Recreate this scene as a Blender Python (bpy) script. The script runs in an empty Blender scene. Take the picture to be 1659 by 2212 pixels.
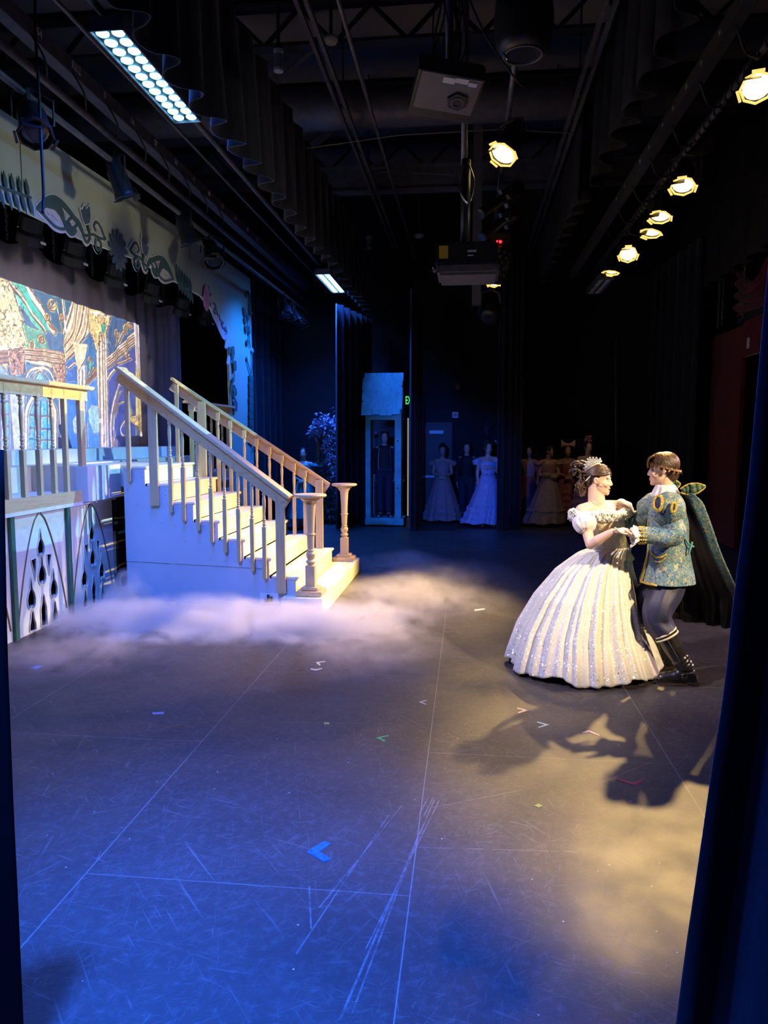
import bpy, bmesh, math, random
import numpy as np
from mathutils import Vector, Matrix, Euler, noise as mnoise
random.seed(7)
S = bpy.context.scene
COL = S.collection
PI = math.pi

# ------------------------------------------------------------------ camera
FPX, EYE, VPX, VPY = 1600.0, 1.78, 1012.0, 946.0
PITCH = math.atan((1106 - VPY) / FPX)
YAW = math.atan((VPX - 829.5) * math.cos(PITCH) / FPX)
cam = bpy.data.objects.new('camera', bpy.data.cameras.new('camera'))
COL.objects.link(cam)
cam.location = (0, 0, EYE)
cam.rotation_euler = (PI / 2 - PITCH, 0, YAW)
cam.data.sensor_fit = 'HORIZONTAL'
cam.data.sensor_width = 36
cam.data.lens = FPX / 1659 * 36
cam.data.clip_start = 0.05
S.camera = cam

# a point of the photograph on a real plane of the stage
_fh = Vector((-math.sin(YAW), math.cos(YAW), 0))
_R = Vector((math.cos(YAW), math.sin(YAW), 0))
_F = math.cos(PITCH) * _fh - math.sin(PITCH) * Vector((0, 0, 1))
_U = math.sin(PITCH) * _fh + math.cos(PITCH) * Vector((0, 0, 1))
def _on(u, v, ax, val):
    r = _F + _R * ((u - 829.5) / FPX) + _U * ((1106 - v) / FPX)
    c = Vector((0, 0, EYE))
    return c + r * ((val - c[ax]) / r[ax])
def onX(u, v, x): return _on(u, v, 0, x)
def onY(u, v, y): return _on(u, v, 1, y)
def onZ(u, v, z=0.0): return _on(u, v, 2, z)

# ------------------------------------------------------------------ view, world
S.view_settings.view_transform = 'Standard'
S.view_settings.look = 'None'
S.view_settings.exposure = 0.0
S.view_settings.gamma = 1.0
S.view_settings.use_curve_mapping = False
W = bpy.data.worlds.new('house_dark'); S.world = W; W.use_nodes = True
W.node_tree.nodes['Background'].inputs[0].default_value = (0.006, 0.007, 0.016, 1)
W.node_tree.nodes['Background'].inputs[1].default_value = 0.35
S.cycles.use_denoising = True
S.cycles.max_bounces = 5
S.cycles.diffuse_bounces = 3
S.cycles.glossy_bounces = 3
S.cycles.transmission_bounces = 4
S.cycles.transparent_max_bounces = 12
S.cycles.volume_bounces = 2
S.cycles.sample_clamp_indirect = 4.0
S.cycles.caustics_reflective = False
S.cycles.caustics_refractive = False

# ------------------------------------------------------------------ lights of the rig, and added fills
def aim(o, tgt):
    o.rotation_euler = (Vector(tgt) - Vector(o.location)).to_track_quat('-Z', 'Y').to_euler()
def spot(name, loc, tgt, col, energy, angle, blend=0.5, size=0.06):
    l = bpy.data.lights.new(name, 'SPOT')
    l.color = col; l.energy = energy; l.spot_size = math.radians(angle); l.spot_blend = blend; l.shadow_soft_size = size
    o = bpy.data.objects.new(name, l); COL.objects.link(o); o.location = loc; aim(o, tgt)
    return o
def area(name, loc, tgt, col, energy, sx, sy, spread=160):
    l = bpy.data.lights.new(name, 'AREA')
    l.color = col; l.energy = energy; l.shape = 'RECTANGLE'; l.size = sx; l.size_y = sy; l.spread = math.radians(spread)
    o = bpy.data.objects.new(name, l); COL.objects.link(o); o.location = loc; aim(o, tgt)
    return o
BLUE = (0.02, 0.13, 1.0)
WARM = (1.0, 0.66, 0.24)
LAV = (0.74, 0.66, 1.0)
STRIP_Z = 4.70
# blue LED battens hung along the first pipe (the nearest one is above the frame); the spots among them are added fills
area('blue_strip_near', (-1.9, 1.6, 4.7), (-1.5, 1.7, 0), BLUE, 140, 0.22, 1.5, 100)
spot('blue_floor_fill', (-1.0, 0.9, 4.7), (-1.0, 2.2, 0), BLUE, 6000, 44, 1.0, 0.12)  # added unseen spot that deepens the blue on the near floor
area('blue_strip_mid', (-2.62, 6.15, STRIP_Z - 0.03), (-2.62, 6.16, 0), BLUE, 120, 0.22, 1.5, 130)
area('blue_strip_mid_spill', (-2.62, 6.15, STRIP_Z - 0.03), (-2.62, 6.16, 0), BLUE, 18, 0.22, 1.5, 180)
area('blue_strip_far', (-2.63, 14.2, STRIP_Z - 0.03), (-2.63, 14.1, 0), BLUE, 190, 0.22, 1.5, 130)
spot('blue_arch_fill', (-2.66, 13.0, 4.66), (-4.0, 12.7, 1.6), (0.0, 0.16, 1.0), 460, 95, 0.8, 0.12)  # added spot beside the far batten, boosts blue on the arch leg
area('blue_strip_far_spill', (-2.63, 14.2, STRIP_Z - 0.03), (-2.63, 14.1, 0), BLUE, 20, 0.22, 1.5, 180)
spot('blue_far_fill', (-1.3, 1.2, 3.0), (-0.6, 14.6, 0.9), BLUE, 3600, 17, 0.7, 0.12)  # added unseen spot, blue fill for the far wing and its people
spot('blue_stair_fill', (-2.9, 2.4, 4.9), (-2.5, 7.2, 0.55), (0.07, 0.24, 1.0), 1500, 34, 0.7, 0.12)  # added unseen spot that turns the near stair side blue
spot('blue_curtain_fill', (-1.6, 0.9, 3.6), (1.2, 1.8, 1.5), (0.10, 0.14, 1.0), 110, 46, 0.7, 0.12)  # added unseen spot to bring out the folds of the near right curtain
spot('pale_gown_fill', (-2.6, 3.4, 4.6), (0.9, 5.6, 0.7), (1.0, 0.86, 0.90), 1150, 22, 0.8, 0.08)  # added unseen pale spot that lifts the left side of the gown
# front of house: lavender and amber washes from the auditorium; rose and neutral fills are added
spot('house_wash_lavender', (12.5, 7.35, 6.2), (-3.95, 6.8, 0.75), LAV, 4400, 17, 0.8, 0.12)
spot('rose_floor_fill', (12.0, 10.5, 6.2), (0.9, 6.2, 0.0), (0.95, 0.62, 0.66), 5600, 23, 0.9, 0.12)  # added unseen rose fill over the middle of the floor
spot('neutral_arch_fill', (14.0, 7.6, 2.2), (-4.0, 7.3, 3.4), (1.0, 0.93, 0.86), 2300, 15, 0.7, 0.8)  # added unseen fill that brightens the sage arch from low down
spot('neutral_arch_fill', (14.0, 10.6, 2.2), (-4.0, 10.8, 3.4), (1.0, 0.93, 0.86), 1500, 14, 0.7, 0.8)  # second added fill, for the farther half of the arch
spot('house_wash_amber', (6.5, 0.2, 5.6), (1.2, 5.6, 0.95), (1.0, 0.75, 0.44), 6600, 14, 0.8, 0.12)
spot('house_wash_amber_stairs', (12.5, 9.6, 5.4), (-2.3, 8.5, 0.85), (1.0, 0.70, 0.20), 15000, 10, 0.5, 0.12)
PAR_AIMS = []   # filled with the par cans below
# projector beam: the picture itself is drawn further down and hung on this lamp
PROJ = Vector((-0.44, 8.30, 3.62))
proj_lamp = spot('projector_beam', PROJ, PROJ + Vector((-1, 0, 0)), (1, 1, 1), 3900, 110, 0.0, 0.004)

# ------------------------------------------------------------------ naming helpers
def tag(o, label=None, cat=None, group=None, kind=None):
    if label: o['label'] = label
    if cat: o['category'] = cat
    if group: o['group'] = group
    if kind: o['kind'] = kind
    return o
def empty(name, loc=(0, 0, 0), label=None, cat=None, group=None):
    o = bpy.data.objects.new(name, None); COL.objects.link(o); o.location = loc
    o.empty_display_size = 0.1
    return tag(o, label, cat, group)
def link(name, me, mat, parent=None):
    o = bpy.data.objects.new(name, me); COL.objects.link(o)
    if mat is not None and len(me.materials) == 0: me.materials.append(mat)
    if parent is not None:
        o.parent = parent
        if parent.type == 'EMPTY': o.matrix_parent_inverse = Matrix.Translation(-parent.location)
    return o
def kids(o): return [c for c in o.children]
def copy_tree(o, parent=None):
    c = o.copy(); COL.objects.link(c)
    if parent is not None: c.parent = parent
    for ch in kids(o): copy_tree(ch, c)
    return c

# ------------------------------------------------------------------ mesh builder
class MB:
    def __init__(s): s.v = []; s.f = []
    def add(s, vs, fs):
        n = len(s.v); s.v += [tuple(p) for p in vs]; s.f += [tuple(i + n for i in f) for f in fs]; return s
    def bx(s, x0, x1, y0, y1, z0, z1):
        return s.add([(x0,y0,z0),(x1,y0,z0),(x1,y1,z0),(x0,y1,z0),(x0,y0,z1),(x1,y0,z1),(x1,y1,z1),(x0,y1,z1)],
                     [(0,3,2,1),(4,5,6,7),(0,1,5,4),(1,2,6,5),(2,3,7,6),(3,0,4,7)])
    def obx(s, c, half, M=None):
        c = Vector(c); M = M or Matrix.Identity(3)
        vs = [c + M @ Vector((sx*half[0], sy*half[1], sz*half[2])) for sz in (-1,1) for sx, sy in ((-1,-1),(1,-1),(1,1),(-1,1))]
        return s.add(vs, [(0,3,2,1),(4,5,6,7),(0,1,5,4),(1,2,6,5),(2,3,7,6),(3,0,4,7)])
    def beam(s, p, q, w, h, up=(0,0,1)):
        p, q = Vector(p), Vector(q); d = (q-p); L = d.length; d.normalize()
        up = Vector(up); sd = d.cross(up)
        if sd.length < 1e-5: sd = d.cross(Vector((1,0,0)))
        sd.normalize(); u2 = sd.cross(d)
        M = Matrix((d, sd, u2)).transposed()
        return s.obx((p+q)/2, (L/2, w/2, h/2), M)
    def tube(s, path, r, n=8, closed=False, caps=True, flat=1.0):
        P = [Vector(p) for p in path]; m = len(P)
        rs = r if isinstance(r, (list, tuple)) else [r]*m
        vs, fs = [], []; pn = None
        for i in range(m):
            if closed: t = P[(i+1) % m] - P[i-1]
            else: t = P[min(i+1, m-1)] - P[max(i-1, 0)]
            if t.length < 1e-9: t = Vector((0,0,1))
            t.normalize()
            if pn is None:
                a = Vector((0,0,1)) if abs(t.z) < .9 else Vector((1,0,0))
                nrm = (a - t*a.dot(t)).normalized()
            else:
                nrm = pn - t*pn.dot(t)
                nrm = nrm.normalized() if nrm.length > 1e-6 else pn
            pn = nrm; b = t.cross(nrm)
            for k in range(n):
                a = 2*PI*k/n
                vs.append(P[i] + (nrm*math.cos(a)*flat + b*math.sin(a))*rs[i])
        for i in range(m if closed else m-1):
            j = (i+1) % m
            for k in range(n):
                fs.append((i*n+k, i*n+(k+1)%n, j*n+(k+1)%n, j*n+k))
        if caps and not closed:
            fs.append(tuple(range(n-1,-1,-1))); fs.append(tuple((m-1)*n+k for k in range(n)))
        return s.add(vs, fs)
    def cyl(s, p, q, r0, r1=None, n=16): return s.tube([p, q], [r0, r0 if r1 is None else r1], n)
    def lathe(s, prof, o=(0,0,0), axis=(0,0,1), n=20, close=True):
        o = Vector(o); ax = Vector(axis).normalized()
        a = Vector((1,0,0)) if abs(ax.x) < .9 else Vector((0,1,0))
        e1 = (a - ax*a.dot(ax)).normalized(); e2 = ax.cross(e1)
        vs, fs = [], []
        for r, z in prof:
            for k in range(n):
                t = 2*PI*(k+.5)/n
                vs.append(o + ax*z + (e1*math.cos(t) + e2*math.sin(t))*max(r, 1e-5))
        m = len(prof)
        for i in range(m-1):
            for k in range(n):
                fs.append((i*n+k, i*n+(k+1)%n, (i+1)*n+(k+1)%n, (i+1)*n+k))
        if close:
            fs.append(tuple(range(n-1,-1,-1))); fs.append(tuple((m-1)*n+k for k in range(n)))
        return s.add(vs, fs)
    def grid(s, fn, nu, nv, wrap=False):
        vs = [fn(i/nu if wrap else i/(nu-1), j/(nv-1)) for j in range(nv) for i in range(nu)]
        fs = []
        for j in range(nv-1):
            for i in range(nu if wrap else nu-1):
                i2 = (i+1) % nu
                fs.append((j*nu+i, j*nu+i2, (j+1)*nu+i2, (j+1)*nu+i))
        return s.add(vs, fs)
    def ell(s, c, r, M=None, nu=16, nv=10):
        c = Vector(c); r = Vector(r) if hasattr(r, '__len__') else Vector((r,r,r)); M = M or Matrix.Identity(3)
        vs = [c + M @ Vector((0,0,-r.z))]
        for j in range(1, nv):
            ph = -PI/2 + PI*j/nv
            for i in range(nu):
                th = 2*PI*i/nu
                vs.append(c + M @ Vector((r.x*math.cos(ph)*math.cos(th), r.y*math.cos(ph)*math.sin(th), r.z*math.sin(ph))))
        vs.append(c + M @ Vector((0,0,r.z)))
        fs = []
        for i in range(nu):
            fs.append((0, 1+(i+1)%nu, 1+i))
            for j in range(nv-2):
                a = 1+j*nu
                fs.append((a+i, a+(i+1)%nu, a+nu+(i+1)%nu, a+nu+i))
            a = 1+(nv-2)*nu
            fs.append((a+i, a+(i+1)%nu, len(vs)-1))
        return s.add(vs, fs)
    def cap(s, p, q, r0, r1, n=12):      # tapered capsule
        p, q = Vector(p), Vector(q); d = q-p; L = max(d.length, 1e-6); d.normalize()
        prof = []
        for i in range(5): a = PI/2*(1-i/5); prof.append((r0*math.cos(a), -r0*math.sin(a)))
        prof.append((r0, 0)); prof.append((r1, L))
        for i in range(1, 6): a = PI/2*i/5; prof.append((r1*math.cos(a), L + r1*math.sin(a)))
        return s.lathe(prof, p, d, n)
    def prism(s, pts, axis, a0, a1):     # polygon in the two other axes, extruded along axis
        n = len(pts); vs = []
        for a in (a0, a1):
            for p, q in pts:
                vs.append((a,p,q) if axis == 0 else (p,a,q) if axis == 1 else (p,q,a))
        s.add(vs, [tuple(range(n)), tuple(range(2*n-1, n-1, -1))] + [(i, i+n, (i+1)%n+n, (i+1)%n) for i in range(n)])
        return s
    def mesh(s, name, smooth=False):
        me = bpy.data.meshes.new(name); me.from_pydata(s.v, [], s.f)
        bm = bmesh.new(); bm.from_mesh(me); bmesh.ops.recalc_face_normals(bm, faces=bm.faces); bm.to_mesh(me); bm.free()
        if smooth: me.polygons.foreach_set('use_smooth', [True]*len(me.polygons))
        return me
    def build(s, name, mat, parent=None, smooth=False, bevel=0.0, label=None):
        me = s.mesh(name, smooth)
        if bevel:
            bm = bmesh.new(); bm.from_mesh(me)
            ed = [e for e in bm.edges if len(e.link_faces) == 2 and e.calc_face_angle(0) > .5]
            bmesh.ops.bevel(bm, geom=ed, offset=bevel, segments=2, affect='EDGES', clamp_overlap=True)
            bm.to_mesh(me); bm.free()
        o = link(name, me, mat, parent)
        if label: o['label'] = label
        return o
def auto_smooth(o, ang=40):
    me = o.data; bm = bmesh.new(); bm.from_mesh(me)
    for f in bm.faces: f.smooth = True
    for e in bm.edges: e.smooth = not (len(e.link_faces) == 2 and e.calc_face_angle(0) > math.radians(ang))
    bm.to_mesh(me); bm.free(); return o
def mesh_from_object(o, name):
    dg = bpy.context.evaluated_depsgraph_get()
    me = bpy.data.meshes.new_from_object(o.evaluated_get(dg)); me.name = name; return me
def holed_panel(outer, holes, axis_map, depth, name, mat, parent):
    """flat board with cut-outs; outer and holes are 2-D polygons, axis_map(p, q, d) -> world point"""
    cu = bpy.data.curves.new(name, 'CURVE'); cu.dimensions = '2D'; cu.fill_mode = 'BOTH'; cu.extrude = depth/2
    for poly in [outer] + holes:
        sp = cu.splines.new('POLY'); sp.points.add(len(poly)-1); sp.use_cyclic_u = True
        for i, (p, q) in enumerate(poly): sp.points[i].co = (p, q, 0, 1)
    t = bpy.data.objects.new(name, cu); COL.objects.link(t)
    me = mesh_from_object(t, name); bpy.data.objects.remove(t); bpy.data.curves.remove(cu)
    for v in me.vertices: v.co = axis_map(v.co.x, v.co.y, v.co.z)
    bm = bmesh.new(); bm.from_mesh(me); bmesh.ops.remove_doubles(bm, verts=bm.verts, dist=1e-5); bmesh.ops.recalc_face_normals(bm, faces=bm.faces); bm.to_mesh(me); bm.free()
    me.materials.clear()
    return link(name, me, mat, parent)
def text_mesh(name, body, size, M, mat, parent, depth=0.002):
    cu = bpy.data.curves.new(name, 'FONT'); cu.body = body; cu.size = size; cu.align_x = 'CENTER'; cu.align_y = 'CENTER'; cu.extrude = depth
    t = bpy.data.objects.new(name, cu); COL.objects.link(t)
    me = mesh_from_object(t, name); bpy.data.objects.remove(t); bpy.data.curves.remove(cu)
    me.transform(M); me.materials.clear()
    return link(name, me, mat, parent)
def remeshed(mb, name, mat, parent, voxel, smooth_it=4, label=None):
    """union of overlapping closed shapes as one continuous surface"""
    me = mb.mesh(name + '_src')
    t = bpy.data.objects.new(name, me); COL.objects.link(t)
    m = t.modifiers.new('r', 'REMESH'); m.mode = 'VOXEL'; m.voxel_size = voxel; m.adaptivity = 0
    s2 = t.modifiers.new('s', 'SMOOTH'); s2.factor = 0.5; s2.iterations = smooth_it
    out = mesh_from_object(t, name); bpy.data.objects.remove(t); bpy.data.meshes.remove(me)
    out.polygons.foreach_set('use_smooth', [True]*len(out.polygons)); out.materials.clear()
    o = link(name, out, mat, parent)
    if label: o['label'] = label
    return o
def smooth_path(pts, n=6, closed=False):
    P = [Vector(p) for p in pts]; m = len(P); out = []
    for i in range(m if closed else m-1):
        p0 = P[i-1] if (closed or i > 0) else P[i]; p1 = P[i]; p2 = P[(i+1) % m]; p3 = P[(i+2) % m] if (closed or i+2 < m) else P[i+1]
        for k in range(n):
            t = k/n
            out.append(.5*((2*p1) + (p2-p0)*t + (2*p0-5*p1+4*p2-p3)*t*t + (3*p1-p0-3*p2+p3)*t**3))
    if not closed: out.append(P[-1])
    return out

# ------------------------------------------------------------------ materials (all node based)
def newmat(name):
    m = bpy.data.materials.new(name); m.use_nodes = True
    return m, m.node_tree, m.node_tree.nodes['Principled BSDF']
def nd(nt, typ, **kw):
    n = nt.nodes.new(typ)
    for k, v in kw.items(): setattr(n, k, v)
    return n
def mth(nt, op, a, b=None, c=None, clamp=False):
    n = nt.nodes.new('ShaderNodeMath'); n.operation = op; n.use_clamp = clamp
    for i, x in enumerate((a, b, c)):
        if x is None: continue
        if isinstance(x, (int, float)): n.inputs[i].default_value = x
        else: nt.links.new(x, n.inputs[i])
    return n.outputs[0]
def mixc(nt, fac, a, b):
    n = nt.nodes.new('ShaderNodeMix'); n.data_type = 'RGBA'
    for sock, x in ((n.inputs[0], fac), (n.inputs[6], a), (n.inputs[7], b)):
        if isinstance(x, (int, float)): sock.default_value = x
        elif isinstance(x, tuple): sock.default_value = (*x[:3], 1)
        else: nt.links.new(x, sock)
    return n.outputs[2]
def ramp(nt, fac, stops):
    n = nt.nodes.new('ShaderNodeValToRGB'); e = n.color_ramp.elements
    while len(e) > 1: e.remove(e[-1])
    e[0].position, e[0].color = stops[0][0], (*stops[0][1], 1)
    for p, c in stops[1:]:
        x = e.new(p); x.color = (*c, 1)
    nt.links.new(fac, n.inputs[0]); return n.outputs[0]
def noise_tex(nt, vec, scale, detail=4, rough=.55, dist=0):
    n = nt.nodes.new('ShaderNodeTexNoise'); n.inputs['Scale'].default_value = scale; n.inputs['Detail'].default_value = detail
    n.inputs['Roughness'].default_value = rough; n.inputs['Distortion'].default_value = dist
    if vec is not None: nt.links.new(vec, n.inputs['Vector'])
    return n.outputs[0]
def mapped(nt, scale=(1,1,1), loc=(0,0,0), rot=(0,0,0), src='Object'):
    tc = nt.nodes.new('ShaderNodeTexCoord'); mp = nt.nodes.new('ShaderNodeMapping')
    mp.inputs['Scale'].default_value = scale; mp.inputs['Location'].default_value = loc; mp.inputs['Rotation'].default_value = rot
    nt.links.new(tc.outputs[src], mp.inputs[0]); return mp.outputs[0]
def bump(nt, b, height, strength=.3, dist=.01):
    n = nt.nodes.new('ShaderNodeBump'); n.inputs['Strength'].default_value = strength; n.inputs['Distance'].default_value = dist
    nt.links.new(height, n.inputs['Height']); nt.links.new(n.outputs[0], b.inputs['Normal'])
def mat(name, col, rough=.6, metal=0.0, var=.15, scale=6.0, bmp=0.0, stretch=(1,1,1), spec=.5, sheen=0.0, alpha=1.0, trans=0.0):
    m, nt, b = newmat(name)
    v = mapped(nt, stretch); f = noise_tex(nt, v, scale)
    lo = tuple(c*(1-var) for c in col); hi = tuple(min(1, c*(1+var)) for c in col)
    nt.links.new(ramp(nt, f, [(.3, lo), (.7, hi)]), b.inputs['Base Color'])
    b.inputs['Roughness'].default_value = rough; b.inputs['Metallic'].default_value = metal
    b.inputs['Specular IOR Level'].default_value = spec
    if sheen: b.inputs['Sheen Weight'].default_value = sheen
    if bmp: bump(nt, b, noise_tex(nt, v, scale*6), bmp)
    if alpha < 1: b.inputs['Alpha'].default_value = alpha
    return m
def emit(name, col, strength):
    m, nt, b = newmat(name)
    v = mapped(nt); f = noise_tex(nt, v, 30)
    b.inputs['Base Color'].default_value = (*[c*.5 for c in col], 1)
    b.inputs['Emission Color'].default_value = (*col, 1)
    nt.links.new(mth(nt, 'MULTIPLY_ADD', f, strength*.1, strength*.95), b.inputs['Emission Strength'])
    return m
def wood(name, a, c, scale=3.0, stretch=(12, 12, 1)):
    m, nt, b = newmat(name)
    v = mapped(nt, stretch); f = noise_tex(nt, v, scale, 5, .6, .8)
    nt.links.new(ramp(nt, f, [(.3, a), (.55, c), (.75, a)]), b.inputs['Base Color'])
    b.inputs['Roughness'].default_value = .5
    bump(nt, b, f, .15, .004)
    return m
M = {}
M['black'] = mat('black_paint', (.012, .012, .014), .7)
M['wallblack'] = mat('matte_black_wall', (.010, .010, .012), .85, scale=2)
M['ceiling'] = mat('dark_grey_deck', (.15, .13, .135), .8, scale=1.2)
M['steel'] = mat('dull_steel', (.16, .15, .14), .5, .5, .3, 14)
M['blackmetal'] = mat('black_powder_coat', (.032, .032, .035), .38, .3, .2, 20)
M['greymetal'] = mat('grey_powder_coat', (.13, .125, .14), .5, .2, .2, 10)
M['velour'] = mat('black_velour', (.011, .011, .014), .9, 0, .3, 3, .1, (6, 6, 1), .2, .15)
M['velourblue'] = mat('dark_blue_velour', (.009, .010, .018), .85, 0, .3, 3, .1, (6, 6, 1), .2, .25)
M['rawblack'] = mat('worn_black_muslin', (.020, .018, .016), .9, 0, .3, 3, .1, (6, 6, 1), .2)
M['redvelour'] = mat('red_velour', (.10, .004, .010), .85, 0, .3, 3, .1, (6, 6, 1), .2, .2)
M['sage'] = mat('sage_green_flat_paint', (.45, .51, .37), .75, 0, .06, 1.5)
M['white'] = mat('white_scenic_paint', (.74, .73, .72), .55, 0, .04, 3)
M['cream'] = mat('cream_scenic_paint', (.78, .74, .62), .5, 0, .05, 3)
M['mint'] = mat('pale_mint_paint', (.70, .82, .77), .6, 0, .05, 2.0)
M['brownline'] = mat('brown_outline_paint', (.20, .13, .07), .7)
M['greenstrip'] = mat('dark_green_paint', (.035, .13, .085), .6)
M['leafgreen'] = mat('scenic_leaf_green', (.055, .11, .085), .7)
M['tulip'] = mat('scenic_slate_blue', (.07, .11, .15), .7)
M['outline'] = mat('scenic_pale_outline', (.62, .58, .56), .7)
M['rosepink'] = mat('scenic_rose_pink', (.62, .22, .42), .7)
M['paleblue'] = mat('scenic_pale_lilac', (.55, .55, .72), .7)
M['sidepanel'] = mat('pale_blue_grey_paint', (.50, .55, .66), .55, 0, .05, 1.5)
M['pine'] = wood('raw_pine', (.56, .36, .17), (.66, .46, .25))
M['pinex'] = wood('raw_pine_lengthwise', (.54, .35, .17), (.66, .46, .25), 3, (1, 12, 12))
M['piney'] = wood('raw_pine_crosswise', (.54, .35, .17), (.66, .46, .25), 3, (12, 1, 12))
M['lavpaint'] = mat('white_gloss_trim', (.78, .76, .8), .4)
M['hutblue'] = mat('weathered_blue_paint', (.14, .55, .52), .7, 0, .18, 5, .2)
M['chrome'] = mat('bright_metal', (.6, .6, .62), .25, 1.0)
M['brass'] = mat('dull_brass', (.5, .38, .16), .35, .9)
M['label'] = mat('white_sticker', (.75, .74, .72), .6)
M['yellow'] = mat('yellow_warning_sticker', (.75, .48, .04), .6)
M['redplastic'] = mat('red_plastic', (.45, .04, .03), .4)
M['whiteplastic'] = mat('white_plastic', (.6, .58, .56), .4)
M['cord'] = mat('black_cable_rubber', (.014, .014, .016), .5)
M['lensdark'] = mat('dark_lens', (.03, .03, .04), .1)
M['doorbrown'] = mat('dark_brown_door', (.045, .030, .026), .55, 0, .1, 2)
M['ledlens'] = emit('blue_led_lens', (.18, .62, 1.0), 9)
M['warmlens'] = emit('warm_lamp_lens', (1.0, .72, .28), 7)
M['warmdim'] = emit('warm_lamp_rim', (1.0, .62, .16), 1.3)
M['exitgreen'] = emit('green_exit_letters', (.05, 1.0, .12), 1.6)
M['reddot'] = emit('red_indicator', (1.0, .02, .03), 4)
M['doorglow'] = emit('light_through_door_gap', (.85, .72, .42), .35)
M['projlens'] = emit('projector_lens_glow', (.9, .95, .8), 4)

# ================================================================== THE SETTING
def floor_material():
    m, nt, b = newmat('scuffed_black_stage_floor')
    tc = nd(nt, 'ShaderNodeTexCoord'); P = tc.outputs['Object']
    sx = nd(nt, 'ShaderNodeSeparateXYZ'); nt.links.new(P, sx.inputs[0])
    base = ramp(nt, noise_tex(nt, P, 1.3, 6, .6), [(.3, (.034, .030, .029)), (.7, (.058, .051, .048))])
    # worn fine mottling
    worn = ramp(nt, noise_tex(nt, P, 22, 8, .72), [(.5, (0, 0, 0)), (.78, (1, 1, 1))])
    col = mixc(nt, mth(nt, 'MULTIPLY', worn, .45), base, (.16, .14, .13))
    # scratches: stretched noise laid in several directions
    tot = None
    for k, (ang, st, sc, th) in enumerate([(20, 26, 2.2, .71), (75, 30, 1.8, .72), (-35, 24, 2.6, .715), (-62, 34, 1.6, .72), (50, 40, 1.2, .72), (5, 60, 1.0, .73), (-12, 22, 4.5, .70), (100, 22, 5, .70), (150, 26, 5.5, .71)]):
        r0 = mapped(nt, (1, 1, 1), (k*3.7, k*1.9, 0), (0, 0, math.radians(ang)))
        mp2 = nd(nt, 'ShaderNodeMapping'); mp2.inputs['Scale'].default_value = (sc, st*sc, 1); nt.links.new(r0, mp2.inputs[0]); v = mp2.outputs[0]
        n = noise_tex(nt, v, 1.9, 2.5, .5, .9)
        s = mth(nt, 'MULTIPLY', mth(nt, 'SUBTRACT', n, th - .055), 16, clamp=True)
        tot = s if tot is None else mth(nt, 'MAXIMUM', tot, s)
    area_mask = ramp(nt, noise_tex(nt, P, .9, 3), [(.35, (.25, .25, .25)), (.65, (1, 1, 1))])
    col = mixc(nt, mth(nt, 'MULTIPLY', mth(nt, 'MULTIPLY', tot, area_mask), .34), col, (.30, .27, .25))
    # long double drag marks
    def seg(a, c, w):
        a, c = onZ(*a), onZ(*c); dx, dy = c.x - a.x, c.y - a.y; L2 = dx*dx + dy*dy
        px, py = mth(nt, 'SUBTRACT', sx.outputs[0], a.x), mth(nt, 'SUBTRACT', sx.outputs[1], a.y)
        t = mth(nt, 'DIVIDE', mth(nt, 'ADD', mth(nt, 'MULTIPLY', px, dx), mth(nt, 'MULTIPLY', py, dy)), L2, clamp=True)
        ex, ey = mth(nt, 'SUBTRACT', px, mth(nt, 'MULTIPLY', t, dx)), mth(nt, 'SUBTRACT', py, mth(nt, 'MULTIPLY', t, dy))
        d = mth(nt, 'SQRT', mth(nt, 'ADD', mth(nt, 'MULTIPLY', ex, ex), mth(nt, 'MULTIPLY', ey, ey)))
        return mth(nt, 'LESS_THAN', d, w)
    drag = None
    for a, c, w in (((938, 1728), (735, 2200), .004), ((948, 1730), (790, 2050), .003), ((905, 1800), (760, 2190), .003), ((925, 1722), (905, 1760), .003), ((935, 1724), (915, 1764), .003), ((868, 1740), (690, 1960), .0025), ((840, 1760), (640, 2060), .0025), ((668, 1915), (672, 2005), .003), ((600, 1560), (850, 1563), .0025), ((930, 1745), (1160, 1700), .002), ((900, 1830), (1250, 1840), .002), ((1300, 1690), (1420, 1640), .002)):
        q = seg(a, c, w); drag = q if drag is None else mth(nt, 'MAXIMUM', drag, q)
    brk = mth(nt, 'MULTIPLY', mth(nt, 'SUBTRACT', noise_tex(nt, P, 14, 6, .7), .36), 5, clamp=True)
    col = mixc(nt, mth(nt, 'MULTIPLY', mth(nt, 'MULTIPLY', drag, brk), .38), col, (.36, .33, .31))
    # specks of lint and glitter
    vo = nd(nt, 'ShaderNodeTexVoronoi'); vo.inputs['Scale'].default_value = 9; nt.links.new(P, vo.inputs['Vector'])
    sp = mth(nt, 'LESS_THAN', vo.outputs['Distance'], .035)
    col = mixc(nt, mth(nt, 'MULTIPLY', sp, .8), col, (.6, .57, .55))
    # seams of the hardboard sheets
    xm = mth(nt, 'ABSOLUTE', mth(nt, 'SUBTRACT', mth(nt, 'FRACT', mth(nt, 'MULTIPLY_ADD', sx.outputs[0], 1/1.335, 20.155)), .5))
    xm = mth(nt, 'LESS_THAN', mth(nt, 'SUBTRACT', .5, xm), .0018)
    row = mth(nt, 'FLOOR', mth(nt, 'MULTIPLY_ADD', sx.outputs[0], 1/1.335, 20.155))
    yy = mth(nt, 'MULTIPLY_ADD', sx.outputs[1], 1/2.67, mth(nt, 'MULTIPLY', row, .5))
    ym = mth(nt, 'LESS_THAN', mth(nt, 'ABSOLUTE', mth(nt, 'SUBTRACT', mth(nt, 'FRACT', yy), .52)), .0011)
    seam = mth(nt, 'MAXIMUM', xm, mth(nt, 'MULTIPLY', ym, .6))
    col = mixc(nt, mth(nt, 'MULTIPLY', seam, .6), col, (.30, .27, .24))
    nt.links.new(col, b.inputs['Base Color'])
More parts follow.
